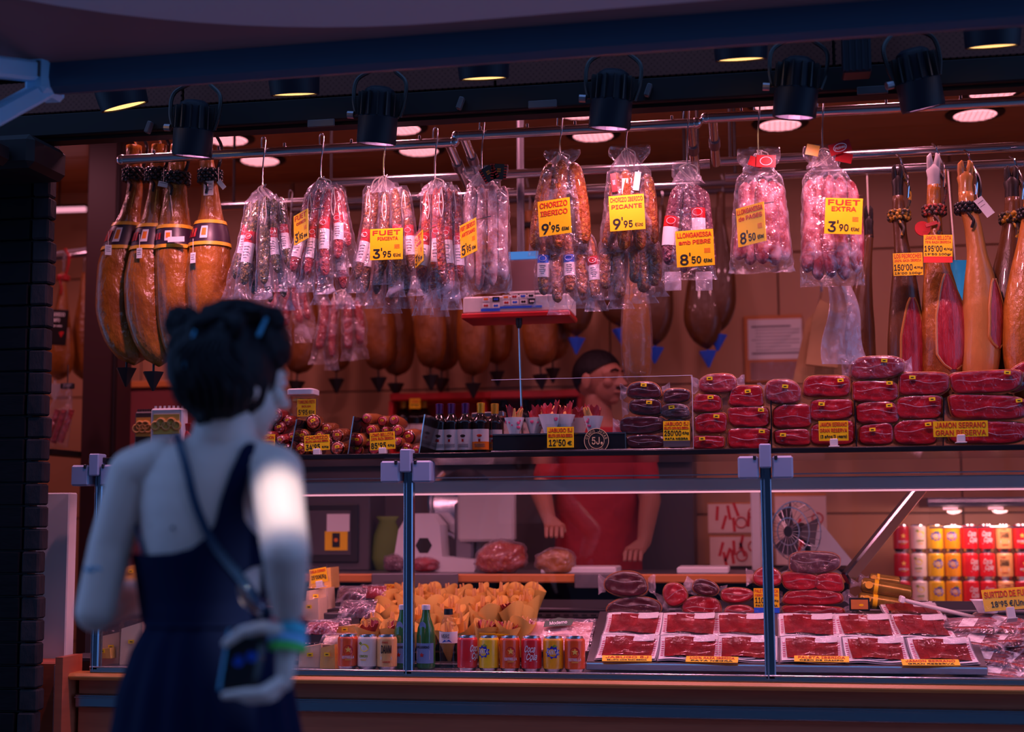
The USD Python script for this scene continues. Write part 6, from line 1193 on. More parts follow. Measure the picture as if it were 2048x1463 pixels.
# weighing scale on its rod, with card stickers
x0, x1, z0s, z1s = wbox(928, 640, 1140, 588, 4.95); xc = W(1038, 640, 4.95)[0]
t = thing('counter_scale', 'tall weighing scale head on a thin rod with payment card stickers along its base', 'scale', (xc, 4.95, ZT))
dx0, dx1 = x0 - xc, x1 - xc; za_, zb2 = z0s - ZT, z1s - ZT
part(t, 'scale_base', cat_([box(dx0, dx1, -.02, .16, za_ + .02, zb2, .006)]), m_white_dull); part(t, 'under_plate', box(dx0 - .004, dx1 + .004, -.03, .16, za_, za_ + .02, .004), m_band_red)
a, b, c, d = wbox(1016, 590, 1086, 505, 4.97); part(t, 'scale_head', box(a - xc, b - xc, .0, .12, c - ZT, d - ZT, .01), m_steel); a2, b2, c2, d2 = wbox(1016, 520, 1086, 503, 4.96); part(t, 'screen', box(a2 - xc, b2 - xc, -.012, .0, c2 - ZT, d2 - ZT, .003), glow('screen_blue', (.12, .35, 1.0), .55))
part(t, 'pole', tube([(0, .05, d - ZT), (0, .05, ZC - ZT)], .014, 10), m_steel_dull)
for i, (px, py, m_) in enumerate([(972, 598, m_paper), (992, 598, m_ink), (972, 611, m_paper), (992, 611, m_paper), (1012, 594, m_paper), (1029, 593, m_paper), (1046, 592, m_paper), (1062, 591, m_paper), (1013, 605, m_paper), (1030, 604, m_paper), (1047, 603, m_paper), (1064, 602, m_ink)]):
    q = W(px, py, 4.93); s = part(t, 'card_sticker', box(q[0] - xc - .0125, q[0] - xc + .0125, -.0215, -.0195, q[2] - ZT - .0085, q[2] - ZT + .0085), m_, smooth=False)
    cs = (m_ink_orange, m_blue, m_red, m_blue, m_ink_orange, m_red, m_blue, m_ink, m_red, m_blue, m_ink, m_paper)[i]
    for dx in (-.004, .004): part(s, 'sticker_mark', xf(prism(circ(.0042, 10), -.0222, -.0214), (q[0] - xc + dx, 0, q[2] - ZT)), cs, smooth=False)
for a, b, y_ in ((962, 1000, 618), (1000, 1084, 612)): q0, q1 = W(a, y_ + 5, 4.93), W(b, y_ - 2, 4.93); part(t, 'blue_strip', box(q0[0] - xc, q1[0] - xc, -.0218, -.0195, q0[2] - ZT, q1[2] - ZT), m_blue, smooth=False)
q = W(1036, 648, 4.95); part(t, 'rod_knob', lathe([(0, za_), (.012, za_), (.012, za_ - .02), (.007, za_ - .035), (0, za_ - .035)], 12), m_black); part(t, 'rod', tube([(0, 0, za_ - .03), (.012, 0, .0)], .004, 8), m_steel)
q0, q1 = W(945, 832, 5.1), W(1010, 828, 5.1); t = thing('steel_bar', 'short polished steel bar across the wine bottles behind the acrylic screen', 'bar', q0); part(t, 'bar_body', bar((0, 0, 0), q1 - q0, .05, .022, .004), m_steel); part(t, 'bar_foot', box(.02, .04, -.02, .02, ZT - q0[2], -.01), m_steel_dull)
# wall notice, card bags, boxes
x0, x1, z0n, z1n = wbox(1490, 765, 1604, 628, YB - .02); t = thing('wall_notice', 'framed printed notice on the rear wall left of the paper bags', 'notice', ((x0 + x1) / 2, YB - .02, (z0n + z1n) / 2)); w2, h2 = (x1 - x0) / 2, (z1n - z0n) / 2
part(t, 'backing_board', box(-w2, w2, 0, .012, -h2, h2, .003), m_wood_warm); part(t, 'notice_paper', box(-w2 * .86, w2 * .98, -.002, 0, -h2 * .32, h2 * .88), m_paper); part(t, 'lower_paper', box(-w2 * .8, w2 * .9, -.002, 0, -h2 * .95, -h2 * .4), m_film_milky)
for k in range(9): part(t, 'text_line', box(-w2 * (.6 if k % 4 else .74), w2 * (.9 if k % 3 else .6), -.003, -.002, h2 * (.66 - .1 * k) - (.004 if k in (0, 8) else .0015), h2 * (.66 - .1 * k) + (.004 if k in (0, 8) else .0015)), m_print)
def flat_bag(name, label, pts, y, mat, d=.05, cat='paper bag'):
    o = W(*pts[0], y); t = thing(name, label, cat, o); P = [(W(*q, y) - o) for q in pts]; part(t, 'bag_body', prism([(q[0], q[2]) for q in P], 0, d), mat, smooth=20); return t
flat_bag('paper_bag', 'tall brown paper bag hanging on the rear wall behind the plastic bags', [(1585, 765), (1612, 640), (1650, 605), (1705, 605), (1694, 765)], 6.0, m_card); flat_bag('paper_bag', 'second brown paper bag with a straight lower hem', [(1612, 728), (1624, 640), (1640, 597), (1664, 612), (1676, 735)], 5.9, m_card, .04)
q = W(1640, 600, 6.05); solo('bag_hook', tube([(q[0], YB, q[2]), (q[0], 5.85, q[2] + .01), (q[0], 5.85, q[2] + .04)], .006, 6), m_steel, 'steel hook carrying the brown paper bags', 'hook')
def carton(label, px0, py0, px1, py1, y, seed, d=.2):
    x0, x1, z0, z1 = wbox(px0, py0, px1, py1, y); z0, z1 = min(z0, z1), max(z0, z1); t = thing('printed_carton', label, 'carton', ((x0 + x1) / 2, y, z0)); w2, h = (x1 - x0) / 2, z1 - z0
    part(t, 'carton_body', box(-w2, w2, 0, d, 0, h, .003), m_carton); g = np.random.default_rng(seed)
    for k in range(7): cx, cz = g.uniform(-.7, .7) * w2, h * g.uniform(.2, .8); part(t, 'red_print', xf(prism([(-.006, -.03), (.006, -.03), (.008, .03), (-.004, .03)], -.0015, .0), (cx, 0, cz), (0, g.uniform(-30, 30), 0)), m_red, smooth=False)
    for k in range(2): part(t, 'red_ring', xf(tube([(.022 * math.cos(a), -.001, .022 * math.sin(a)) for a in np.linspace(0, 6.28, 16)[:-1]], .003, 5, True), (w2 * (.2 + .45 * k), 0, h * (.35 + .3 * k))), m_red)
    part(t, 'carton_tape', box(-w2, w2, -.001, .0, h * .96, h), m_wood_warm)
m_carton = noisy('carton', [(0, (.62, .46, .36)), (1, (.7, .52, .42))], 4, rough=.7)
carton('upper red-printed carton behind the case, left of the steel post', 1416, 1066, 1526, 1004, 6.1, 1); carton('lower red-printed carton behind the case, under another', 1420, 1132, 1526, 1070, 6.1, 2); carton('large red-printed carton behind the desk fan', 1552, 1130, 1652, 985, 6.15, 3)
t = thing('carton_table', 'low dark table carrying the cartons behind the case', 'table'); x0, x1, _, z1 = wbox(1400, 1200, 1700, 1134, 6.1); part(t, 'table_slab', box(x0, x1, 5.95, 6.5, z1 - .03, z1 - .002, .003), m_dark_metal)
for x in (x0 + .03, x1 - .03): part(t, 'table_leg', box(x - .02, x + .02, 6.0, 6.4, 0, z1 - .03), m_dark_metal)
flat_bag('folded_flap', 'pale triangular plastic flap behind the wrapped ham pile', [(1575, 1130), (1645, 1048), (1712, 1130)], 5.78, m_white_dull, .01, 'flap')
x0, x1, z0, z1 = wbox(1505, 1160, 1520, 975, 5.95); struct('trim_upright', box(x0, x1, 5.9, 5.94, 0, z1, .004), m_white_dull)
# desk fan
p = W(1592, 1062, 5.68); t = thing('desk_fan', 'round wire desk fan tilted behind the glass right of the post', 'fan', (p[0], 5.68, p[2]), (0, 0, -38)); r = 60 * 5.68 / 2925
for k in range(22): a = k * 2 * math.pi / 22; part(t, 'cage_wire', tube([(.02 * math.cos(a), -.05, .02 * math.sin(a)), (r * .8 * math.cos(a), -.04, r * .8 * math.sin(a)), (r * math.cos(a), 0, r * math.sin(a)), (r * .8 * math.cos(a), .04, r * .8 * math.sin(a))], .0013, 4), m_steel)
for rr, yy in ((r, 0), (r * .8, -.04), (r * .45, -.048)): part(t, 'cage_ring', tube([(rr * math.cos(a), yy, rr * math.sin(a)) for a in np.linspace(0, 6.28, 33)[:-1]], .0026, 5, True), m_steel)
part(t, 'hub', xf(lathe([(0, -.02), (.022, -.02), (.026, .01), (.035, .06), (.02, .1), (0, .1)], 16), (0, -.03, 0), (-90, 0, 0)), m_black)
for k in range(3): a = k * 120; part(t, 'fan_blade', xf(sheet([[(.02 + u * r * .7, -.02 + .03 * v, (v - .5) * .07 * (.5 + u)) for v in np.linspace(0, 1, 5)] for u in np.linspace(0, 1, 6)], .002), (0, 0, 0), (0, a, 0)), m_grey_panel, smooth=True)
part(t, 'fan_stem', tube([(0, .06, 0), (0, .08, -r), (0, .08, zw - p[2] + .02)], .012, 8), m_black); part(t, 'fan_base', lathe([(0, zw - p[2] + .004), (.07, zw - p[2] + .006), (.05, zw - p[2] + .025), (0, zw - p[2] + .03)], 20), m_black)
# slicer
p = W(850, 1100, 5.6); t = thing('meat_slicer', 'white and steel meat slicer with a large round blade on the worktop', 'slicer', (p[0], 5.6, zw + .004)); k = 5.6 / 2925; h = W(850, 1028, 5.6)[2] - zw
part(t, 'slicer_body', prism([(-.14, 0), (.20, 0), (.22, .045), (.07, .06), (.06, h * .8), (.02, h), (-.07, h), (-.11, h * .72), (-.13, .05)], 0, .14), m_white, smooth=25)
part(t, 'slicer_knob', xf(lathe([(0, -.03), (.03, -.03), (.034, 0), (0, 0)], 6), (-.005, -.002, h * .45), (90, 0, 0)), m_black); cz = W(925, 1005, 5.7)[2] - zw; cx = W(925, 1005, 5.7)[0] - p[0]
part(t, 'round_blade', xf(lathe([(0, -.004), (.135, -.001), (.135, .001), (0, .004)], 40), (cx, .16, cz), (90, 0, 0)), m_chrome); part(t, 'blade_guard', tube([(cx + .15 * math.cos(a), .16, cz + .15 * math.sin(a)) for a in np.linspace(2.2, 5.0, 16)], .012, 8), m_steel); part(t, 'meat_carriage', box(cx - .01, cx + .22, .05, .12, cz - .16, cz + .05, .01), m_white_dull); part(t, 'blade_post', box(cx - .04, cx + .04, .12, .2, 0, cz, .01), m_steel_dull)
# machine with a yellow label
x0, x1, z0, z1 = wbox(560, 1118, 746, 985, 5.75); t = thing('label_machine', 'grey machine with a black framed door and a yellow label, left behind the case', 'machine', ((x0 + x1) / 2, 5.7, zw + .004)); w2, h = (x1 - x0) / 2, z1 - zw
part(t, 'machine_body', box(-w2, w2, 0, .25, 0, h, .006), m_grey_panel); part(t, 'door_frame', box(-w2 * .9, w2 * .78, -.012, 0, h * .1, h * .85, .008), m_black); part(t, 'door_glass', box(-w2 * .8, w2 * .62, -.016, -.011, h * .2, h * .76, .002), m_grey_panel); l = part(t, 'yellow_label', box(w2 * .08, w2 * .56, -.019, -.015, h * .26, h * .5), m_tag); part(l, 'label_top', box(w2 * .12, w2 * .6, -.0195, -.015, h * .5, h * .72), m_paper); part(l, 'label_icon', box(w2 * .24, w2 * .40, -.021, -.018, h * .3, h * .48), m_ink); part(l, 'icon_dot', xf(prism(circ(.008), -.0225, -.02), (w2 * .32, 0, h * .39)), m_ink_orange)
solo('green_sack', grid([[(W(775, 1060, 5.75)[0] + r * math.cos(a), 5.75 + r * .6 * math.sin(a), zw + .006 + z) for a in np.linspace(0, 6.28, 17)[:-1]] for r, z in ((.05, 0), (.07, .05), (.06, .14), (.035, .2), (.05, .22))], True, True), simple('sack_green', (.12, .2, .03), .7), 'dull green sack between the grey machine and the slicer', 'sack', smooth=True)
# things on the worktop
def lump(name, label, px, py, y, size, mat, seed, film_=True, cat='meat'):
    p = W(px, py, y); t = thing(name, label, cat, (p[0], y, zw + .006)); b = trimesh.creation.icosphere(3, 1.0); v = b.vertices * (1 + .5 * (meshkit.fbm(b.vertices * 1.7 + seed, 3, seed)[:, None] - .5)) * np.array(size) / 2; v[:, 2] = np.maximum(v[:, 2] + size[2] * .42, 0); b.vertices = v; part(t, 'meat', b, mat, smooth=True)
    if film_: c = b.copy(); g = np.random.default_rng(seed); c.vertices = v * 1.06 + g.uniform(-.003, .003, v.shape) + np.array((0, 0, .001)); part(t, 'clear_wrap', c, m_film, smooth=True)
lump('wrapped_meat', 'large wrapped joint of meat on the worktop in front of the slicer', 1003, 1140, 5.46, (.2, .14, .13), m_chorizo_cut, 3); lump('wrapped_meat', 'small wrapped piece of meat with a loose film end beside the white board', 1112, 1142, 5.42, (.15, .1, .1), m_ham, 5); lump('wrapped_meat', 'purple wrapped sausage end by the steel post on the worktop', 790, 1120, 5.6, (.09, .09, .07), m_saus_violet, 6); lump('wrapped_meat', 'red cut of meat on the worktop right of the steel post', 850, 1122, 5.6, (.12, .08, .06), m_meat, 7)
# a shelf unit behind the snack packets
x0, x1, z0, z1 = wbox(236, 905, 470, 762, 6.0); t = thing('rear_cabinet', 'wooden framed dark red cabinet behind the snack packets', 'cabinet'); part(t, 'cabinet_body', box(x0, x1, 6.0, 6.4, z0 - .8, z1 - .02), m_crim if 'm_crim' in globals() else simple('cabinet_red', (.22, .05, .05), .4)); part(t, 'cabinet_top', box(x0 - .01, x1, 5.98, 6.4, z1 - .02, z1 + .01, .003), m_wood_warm); part(t, 'cabinet_stile', box(x0 - .01, x0 + .02, 5.98, 6.0, z0 - .8, z1 - .02, .002), m_wood_warm)
# ---------------- alcove at the far left
x0, x1, z0, z1 = wbox(96, 690, 134, 618, 5.6); t = thing('black_sign', 'black slate sign with white writing and a red fan mark in the far left alcove', 'sign', ((x0 + x1) / 2, 5.6, (z0 + z1) / 2), (0, 4, 0)); w2, h2 = (x1 - x0) / 2, (z1 - z0) / 2
part(t, 'slate', box(-w2 * 1.5, w2, 0, .01, -h2, h2, .002), m_dark_metal); part(t, 'lettering', xf(text('IBERICO', w2 * 1.7, .016, .0008), (-w2 * .15, -.0012, h2 * .72)), m_paper, smooth=False); part(t, 'lettering', xf(text('CAMPO', w2 * 1.1, .016, .0008), (-w2 * .35, -.0012, h2 * .4)), m_paper, smooth=False); part(t, 'lettering', xf(text('de cebo', w2 * 1.0, .009, .0008), (0, -.0012, h2 * .08)), m_paper, smooth=False)
part(t, 'red_fan', xf(prism([(0, -.014), (.012, .01), (.002, .014), (-.012, .008)], -.0015, 0), (w2 * .5, 0, -h2 * .4)), m_red, smooth=False); q = W(124, 516, 5.92); part(t, 'sign_wire', tube([(-.02, .004, h2), (q[0] - (x0 + x1) / 2, .32, q[2] - (z0 + z1) / 2)], .0015, 4), m_steel)
x0, x1, z0, z1 = wbox(86, 905, 150, 778, 5.3); o = ((x0 + x1) / 2, 5.3, z0 + .02); t = thing('alcove_bag', 'clear bag of red fuet sausages at the bottom of the far left alcove', 'sausage bundle', o); w2, h = (x1 - x0) / 2, z1 - z0
for k in range(3): part(t, 'sausage', tube([(-w2 * .8 + k * .03, 0, .02), (w2 * -.1 + k * .03, 0, h * .6)], .012, 10), m_saus_red, smooth=True)
part(t, 'clear_bag', grid([[(c + w * math.cos(a), .03 * math.sin(a), z) for a in np.linspace(0, 6.28, 19)[:-1]] for c, w, z in ((-w2 * .3, w2 * .9, 0), (-w2 * .1, w2 * .9, h * .4), (w2 * .2, w2 * .6, h * .75), (w2 * .5, w2 * .2, h * .92), (w2 * .6, w2 * .3, h))], True, True), m_film, smooth=True); part(t, 'bag_clip', box(w2 * .1, w2 * .9, -.012, .012, h * .93, h * 1.02, .003), m_black); part(t, 'bag_hook', tube([(w2 * .5, 0, h), (w2 * .5, 0, h + .08)], .003, 5), m_steel)
struct('trim_alcove_shelf', box(W(60, 920, 5.2)[0], XP0 - .005, 5.2, 5.8, z0 - .01, z0 + .01), m_dark_metal)
for py, nm in ((320, 'upper short'), (420, 'long lower')):
    p, q = W(112 if py == 320 else 106, py, 6.3), W(136 if py == 320 else 171, py - 2, 6.3); t = thing('alcove_tube_light', f'{nm} glowing pink tube light in the far left alcove', 'light fitting', p); part(t, 'tube', bar((0, 0, 0), q - p, .02, .022), m_tube_pink); part(t, 'tube_housing', bar((0, .02, .018), q - p + (0, .02, .018), .05, .012), m_dark_metal); part(t, 'hanger', tube([(.02, .02, .02), (.02, .02, ZC - p[2])], .005, 6), m_dark_metal)
disk('alcove_light', (W(130, 420, 6.0)[0], 6.0, 2.7), (W(130, 600, 5.7)[0], 5.6, 1.6), .06, 60, PINK)
# ================================================================ PEOPLE
from scipy.spatial import Delaunay
def to_man(m):
    m = trimesh.Trimesh(m.vertices, m.faces, process=True); trimesh.repair.fix_normals(m)
    return Manifold(m3.Mesh(np.asarray(m.vertices, np.float32), np.asarray(m.faces, np.uint32)))
def sph(c, r, n=20): return Manifold.sphere(float(r), n).translate([float(v) for v in c])
def chain(js):
    'js: (point, radius); hull of neighbours'
    return [Manifold.batch_hull([sph(*a), sph(*b)]) for a, b in zip(js, js[1:])]
def fuse(parts_, edge=.012, it=12):
    m = Manifold.batch_boolean(parts_, m3.OpType.Add).refine_to_length(edge).to_mesh()
    t = trimesh.Trimesh(m.vert_properties[:, :3], m.tri_verts, process=True); v0 = t.vertices.copy(); trimesh.smoothing.filter_taubin(t, .5, .53, it); bad = np.linalg.norm(t.vertices - v0, axis=1) > .015
    v1 = np.array(t.vertices); v1[bad] = v0[bad]; t.vertices = v1; return t
def section_loft(secs, n=40, off=0., pleat=0.):
    'secs: (centre x, centre y, z, half width, half depth)'
    rows = []; a = np.arange(n) * 2 * np.pi / n
    for i, (cx, cy, z, w, d) in enumerate(secs):
        k = 1 + pleat * (i / max(len(secs) - 1, 1)) * np.sin(a * 13 + .7 * np.sin(a * 3)); rows.append(np.stack([cx + (w + off) * k * np.cos(a), cy + (d + off) * k * np.sin(a), np.full(n, z)], 1))
    return grid(rows[::-1], True, True) if secs[0][2] > secs[-1][2] else grid(rows, True, True)
def head_parts(c, r, yaw, pitch=0):
    'skull, jaw, nose, ears and lips for a head looking along +y, turned by yaw degrees'
    R = trimesh.transformations.euler_matrix(math.radians(pitch), 0, math.radians(yaw))[:3, :3]; P = lambda x, y, z: np.array(c) + R @ (np.array((x, y, z)) * r)
    el = lambda p, s: Manifold.sphere(1.0, 28).scale([v * r for v in s]).rotate([pitch, 0, yaw]).translate(list(map(float, p)))
    ps = [el(P(0, -.08, .12), (.76, .95, .92)), el(P(0, .38, -.36), (.58, .56, .66)), el(P(0, .6, -.82), (.26, .24, .2)), el(P(0, .62, .12), (.6, .34, .4))]
    ps += [Manifold.batch_hull([sph(P(0, .9, .08), .07 * r), sph(P(0, 1.17, -.28), .10 * r), sph(P(.13, .9, -.3), .09 * r), sph(P(-.13, .9, -.3), .09 * r)])]
    ps += [Manifold.batch_hull([sph(P(-.2, .86, -.56), .06 * r), sph(P(.2, .86, -.56), .06 * r), sph(P(0, .95, -.56), .07 * r)])]
    for s in (-1, 1): ps += [el(P(s * .78, -.05, -.12), (.08, .2, .32)), el(P(s * .42, .7, -.22), (.22, .18, .2)), el(P(s * .3, .84, .2), (.2, .1, .06))]
    return ps, P
PX = lambda px, py, y: W(px, py, y)
# ---------------- the customer, seen from behind
YW = 2.62
tors = [(800, 450, 50, .052), (835, 449, 51, .054), (862, 446, 60, .056), (882, 438, 92, .062), (900, 428, 135, .068), (925, 418, 152, .078), (965, 406, 147, .09), (1010, 398, 138, .098), (1060, 398, 133, .102), (1110, 400, 132, .1), (1160, 404, 126, .095), (1200, 407, 121, .092), (1240, 410, 124, .094), (1300, 412, 150, .112), (1380, 413, 176, .125), (1463, 413, 186, .13), (1520, 413, 178, .125)]
TS = []
for py, cx, hw, hd in tors:
    p = PX(cx, py, YW); TS.append((p[0], YW + .02 * math.sin((py - 800) / 220), p[2], hw * YW / 2925, hd))
TZ = np.array([s[2] for s in TS])[::-1]; TA = np.array(TS)[::-1]
def surf(px, py, off=.004):
    'point of the back of the torso seen at a pixel'
    y = YW - .09
    for _ in range(4):
        q = PX(px, py, y); cx, cy, w, d = (np.interp(q[2], TZ, TA[:, k]) for k in (0, 1, 3, 4)); u = min(abs((q[0] - cx) / (w + off)), .985); y = cy - (d + off) * math.sqrt(1 - u * u)
    return PX(px, py, y)
def drape(poly, off=.005, th=.003, step=9):
    P = Polygon(poly); b = P.exterior; n = int(b.length / step); pts = [b.interpolate(i / n, True).coords[0] for i in range(n)]; inner = P.buffer(-step * .45)
    from shapely.geometry import Point
    x0, y0, x1, y1 = P.bounds
    pts += [(x, y) for x in np.arange(x0, x1, step) for y in np.arange(y0, y1, step) if inner.contains(Point(x, y))]
    T = Delaunay(np.array(pts)).simplices; T = [t for t in T if P.contains(Polygon([pts[k] for k in t]).representative_point())]
    A = np.array([surf(x, y, off + th) for x, y in pts]); B = np.array([surf(x, y, off) for x, y in pts]); N = len(pts); Fc = []
    for t in T:
        a, b_, c = t; v = np.cross(A[b_] - A[a], A[c] - A[a])
        if v[1] > 0: b_, c = c, b_
        Fc += [(a, b_, c), (N + a, N + c, N + b_)]
    for i in range(n): j = (i + 1) % n; Fc += [(i, j, N + j), (i, N + j, N + i)]
    return trimesh.Trimesh(np.vstack([A, B]), Fc, process=False)
def ribbon(path, w, off):
    path = np.array(path, float); P = smooth_path(np.c_[path, np.zeros(len(path))], 6)[:, :2]; d = np.gradient(P, axis=0); nn = np.stack([-d[:, 1], d[:, 0]], 1); nn /= np.linalg.norm(nn, axis=1, keepdims=True)
    w = np.interp(np.linspace(0, 1, len(P)), np.linspace(0, 1, len(w)), w)[:, None] / 2; return drape(np.vstack([P + nn * w, (P - nn * w)[::-1]]), off, .003, 6)
hc = PX(462, 762, YW + .02)
hp, HP = head_parts(hc, .108, -38, -4)
body = [to_man(section_loft(TS))] + hp + chain([(PX(452, 800, YW + .01), .056), (PX(447, 870, YW), .06)])
Ls, Le, Lw = PX(268, 945, YW), PX(192, 1222, YW - .03), PX(345, 1188, YW + .24)
body += chain([(PX(320, 925, YW), .05), (Ls, .05), (PX(222, 1090, YW - .01), .043), (Le, .04)]) + chain([(Le, .039), (PX(255, 1195, YW + .1), .036), (Lw, .026), (PX(385, 1180, YW + .31), .03), (PX(420, 1172, YW + .36), .026)])
for k in range(5): a = PX(415, 1165 + k * 8, YW + .36); body += chain([(a, .011), (a + (.04, .03, .0), .009), (a + (.06, .015, -.01), .008)])
Rs, Re, Rw = PX(552, 945, YW), PX(572, 1105, 2.36), PX(577, 1240, 2.46)
body += chain([(PX(500, 925, YW), .05), (Rs, .053), (PX(560, 1020, YW - .13), .047), (Re, .041)]) + chain([(Re, .040), (PX(574, 1160, 2.39), .037), (Rw, .026)])
hand = [Manifold.batch_hull([sph(PX(*p), r) for p, r in (((579, 1245, 2.455), .022), ((580, 1290, 2.435), .019), ((572, 1345, 2.425), .016), ((568, 1300, 2.45), .014), ((568, 1366, 2.43), .014))])]
for ch in ([(572, 1262, 2.43, .014), (525, 1253, 2.395, .0105), (484, 1262, 2.385, .0095), (452, 1286, 2.38, .0075)], [(566, 1358, 2.42, .0115), (524, 1384, 2.385, .0095), (484, 1386, 2.375, .0088), (450, 1390, 2.375, .007)], [(570, 1356, 2.44, .011), (538, 1394, 2.412, .0092), (500, 1398, 2.405, .0085), (470, 1388, 2.418, .007)],
           [(574, 1350, 2.455, .0105), (548, 1390, 2.438, .009), (514, 1396, 2.434, .008), (486, 1384, 2.44, .0065)], [(577, 1340, 2.465, .0095), (556, 1384, 2.458, .008), (528, 1390, 2.457, .007), (506, 1380, 2.46, .006)]):
    hand += chain([(PX(a, b, c), r) for a, b, c, r in ch])
zh = TS[-1][2]
for s in (-1, 1):
    x = TS[-1][0] + s * .085; body += chain([((x, YW, zh + .03), .085), ((x + s * .01, YW - .01, .47), .055), ((x + s * .01, YW + .02, .3), .05), ((x + s * .012, YW + .01, .09), .033), ((x + s * .012, YW + .03, .05), .032), ((x + s * .02, YW + .14, .03), .026)])
who = thing('person', 'woman seen from behind in a navy backless dress, hair pinned up, phone behind her back', 'person', (0, 0, 0))
skin = part(who, 'body', fuse(body + hand, .008, 5), m_skin, smooth=True)
# face
for s in (-1, 1): part(skin, 'eye', ball(HP(s * .3, .86, .06), .012, 2, (1, .7, .7)), m_white); part(skin, 'eyebrow', tube([HP(s * .14, .95, .26), HP(s * .3, .96, .3), HP(s * .46, .86, .24)], .0035, 5), m_hair)
part(skin, 'lips', tube([HP(-.2, .9, -.56), HP(0, .99, -.55), HP(.2, .9, -.56)], [.003, .007, .003], 8), simple('lip', (.45, .15, .14), .4))
# hair: swept up with rolls and a clip
def hair_blob(c, s, seed, rot=(0, 0, 0), amp=.18, sub=4):
    b = trimesh.creation.icosphere(sub, 1.0); v = b.vertices; n1 = meshkit.fbm(v * np.array((6, 6, 1.6)) + seed, 4, seed) - .5; b.vertices = v * (1 + amp * n1[:, None] * 1.6); return xf(b, c, rot, s)
hr = part(who, 'hair', fuse([to_man(hair_blob(HP(0, -.22, .22), (.100, .108, .115), 3, (0, 0, -38), .14)), to_man(hair_blob(PX(440, 770, YW - .03), (.072, .06, .075), 6)), to_man(hair_blob(PX(430, 815, YW - .025), (.046, .04, .05), 8)), to_man(hair_blob(PX(535, 690, YW + .04), (.045, .06, .06), 9, (0, 0, 0), .2))], .012, 4), m_hair, smooth=True)
for c, s, sd in ((PX(366, 648, YW - .02), (.036, .036, .036), 4), (PX(378, 690, YW - .04), (.04, .034, .05), 5), (PX(540, 640, YW + .02), (.03, .03, .028), 7), (PX(470, 628, YW - .01), (.07, .05, .03), 12)): part(hr, 'hair_roll', hair_blob(c, s, sd, amp=.3), m_hair, smooth=True)
c0 = PX(438, 655, YW - .07); an = np.linspace(0, 2 * np.pi, 25)[:-1]
part(hr, 'hair_loop', tube(np.stack([c0[0] + .043 * np.cos(an), c0[1] - .012 * np.cos(an * 2), c0[2] + .022 * np.sin(an)], 1), .014 + .003 * np.sin(an * 3), 10, True), m_hair, smooth=True)
for k in range(9): xk = 366 + k * 17; part(hr, 'hair_strand', tube(smooth_path([PX(xk, 830 - abs(k - 4) * 6, YW - .075), PX(xk - 6 + (k - 4) * 2, 770, YW - .108), PX(400 + (k - 4) * 13, 710, YW - .105), PX(425 + (k - 4) * 8, 672, YW - .09)], 5), .0045, 6), m_hair, smooth=True)
m_clip = simple('hair_clip', (.03, .28, .45), .25)
part(who, 'hair_clip', cat_([tube([PX(516, 672, YW - .035), PX(532, 636, YW - .02)], .004, 8), tube([PX(368, 735, YW - .10), PX(380, 690, YW - .095), PX(390, 660, YW - .09)], .003, 8)]), m_clip)
part(skin, 'mole', ball(surf(345, 1055, .001), .0035, 1), m_hair); part(skin, 'mole', ball(surf(300, 1050, .001), .0012, 1), m_hair)
tp = [(168, 1134), (176, 1142), (180, 1132), (186, 1143), (192, 1134), (203, 1139)]
la, lb = Ls, Le
part(skin, 'tattoo', tube(smooth_path([PX(x, y, YW - .058) for x, y in tp], 3), .0022, 5), m_clip)
# dress
bod = [(262, 1106), (300, 1109), (345, 1106), (382, 1096), (412, 1074), (430, 1046), (441, 1000), (460, 945), (482, 896), (494, 884), (512, 886), (500, 940), (486, 1000), (490, 1038), (508, 1064), (532, 1082), (537, 1128), (505, 1134), (482, 1150), (473, 1178), (482, 1205), (505, 1226), (534, 1236), (534, 1252), (284, 1252)]
part(who, 'dress_back', drape(bod, .005, .004), m_dress, smooth=True)
fr = section_loft([(cx, cy, z, w, d) for cx, cy, z, w, d in TS[8:13]], 40, .006); part(who, 'dress_front', trimesh.intersections.slice_mesh_plane(fr, (0, 1, 0), (0, YW + .012, 0)), m_dress, smooth=True)
sk = [(PX(410, 1236, YW), 126, .098), (PX(410, 1248, YW), 128, .1), (PX(412, 1300, YW), 158, .122), (PX(413, 1380, YW), 184, .14), (PX(413, 1463, YW), 200, .15), (PX(413, 1600, YW), 226, .17), (PX(413, 1800, YW), 250, .19)]
skr = [(p[0], YW, p[2], w * YW / 2925, d) for p, w, d in sk]; a = np.arange(96) * 2 * np.pi / 96; rows = []
for i, (cx, cy, z, w, d) in enumerate(skr):
    k = 1 + .035 * min(i / 3, 1) * np.sin(a * 15 + .8 * np.sin(a * 4) + i * .12); rows.append(np.stack([cx + w * k * np.cos(a), cy + d * k * np.sin(a), np.full(96, z)], 1))
inner = [r * .99 + np.array(r).mean(0) * .01 for r in rows[::-1]]; part(who, 'skirt', grid((rows + inner)[::-1], True), m_dress, smooth=True)
part(who, 'waist_seam', tube([(skr[1][0] + (skr[1][3] + .002) * math.cos(t), YW + (skr[1][4] + .002) * math.sin(t), skr[1][2] + .002) for t in np.linspace(0, 6.283, 49)[:-1]], .003, 6, True), m_dress)
part(who, 'thin_strap', tube([surf(x, y, .004) for x, y in smooth_path([(274, 890, 0), (264, 915, 0), (262, 960, 0), (268, 1030, 0), (288, 1106, 0)], 6)[:, :2]], .0042, 8), m_strap)
part(who, 'bag_strap', ribbon([(352, 866), (372, 930), (392, 1010), (428, 1088), (478, 1150), (515, 1200), (545, 1238)], (16, 18, 18, 20, 20), .010), m_strap, smooth=True, label='dark bag strap running diagonally across the back')
for q in ((494, 1177), (523, 1212)): part(who, 'strap_stud', ball(surf(*q, .016), .004, 1), m_chrome)
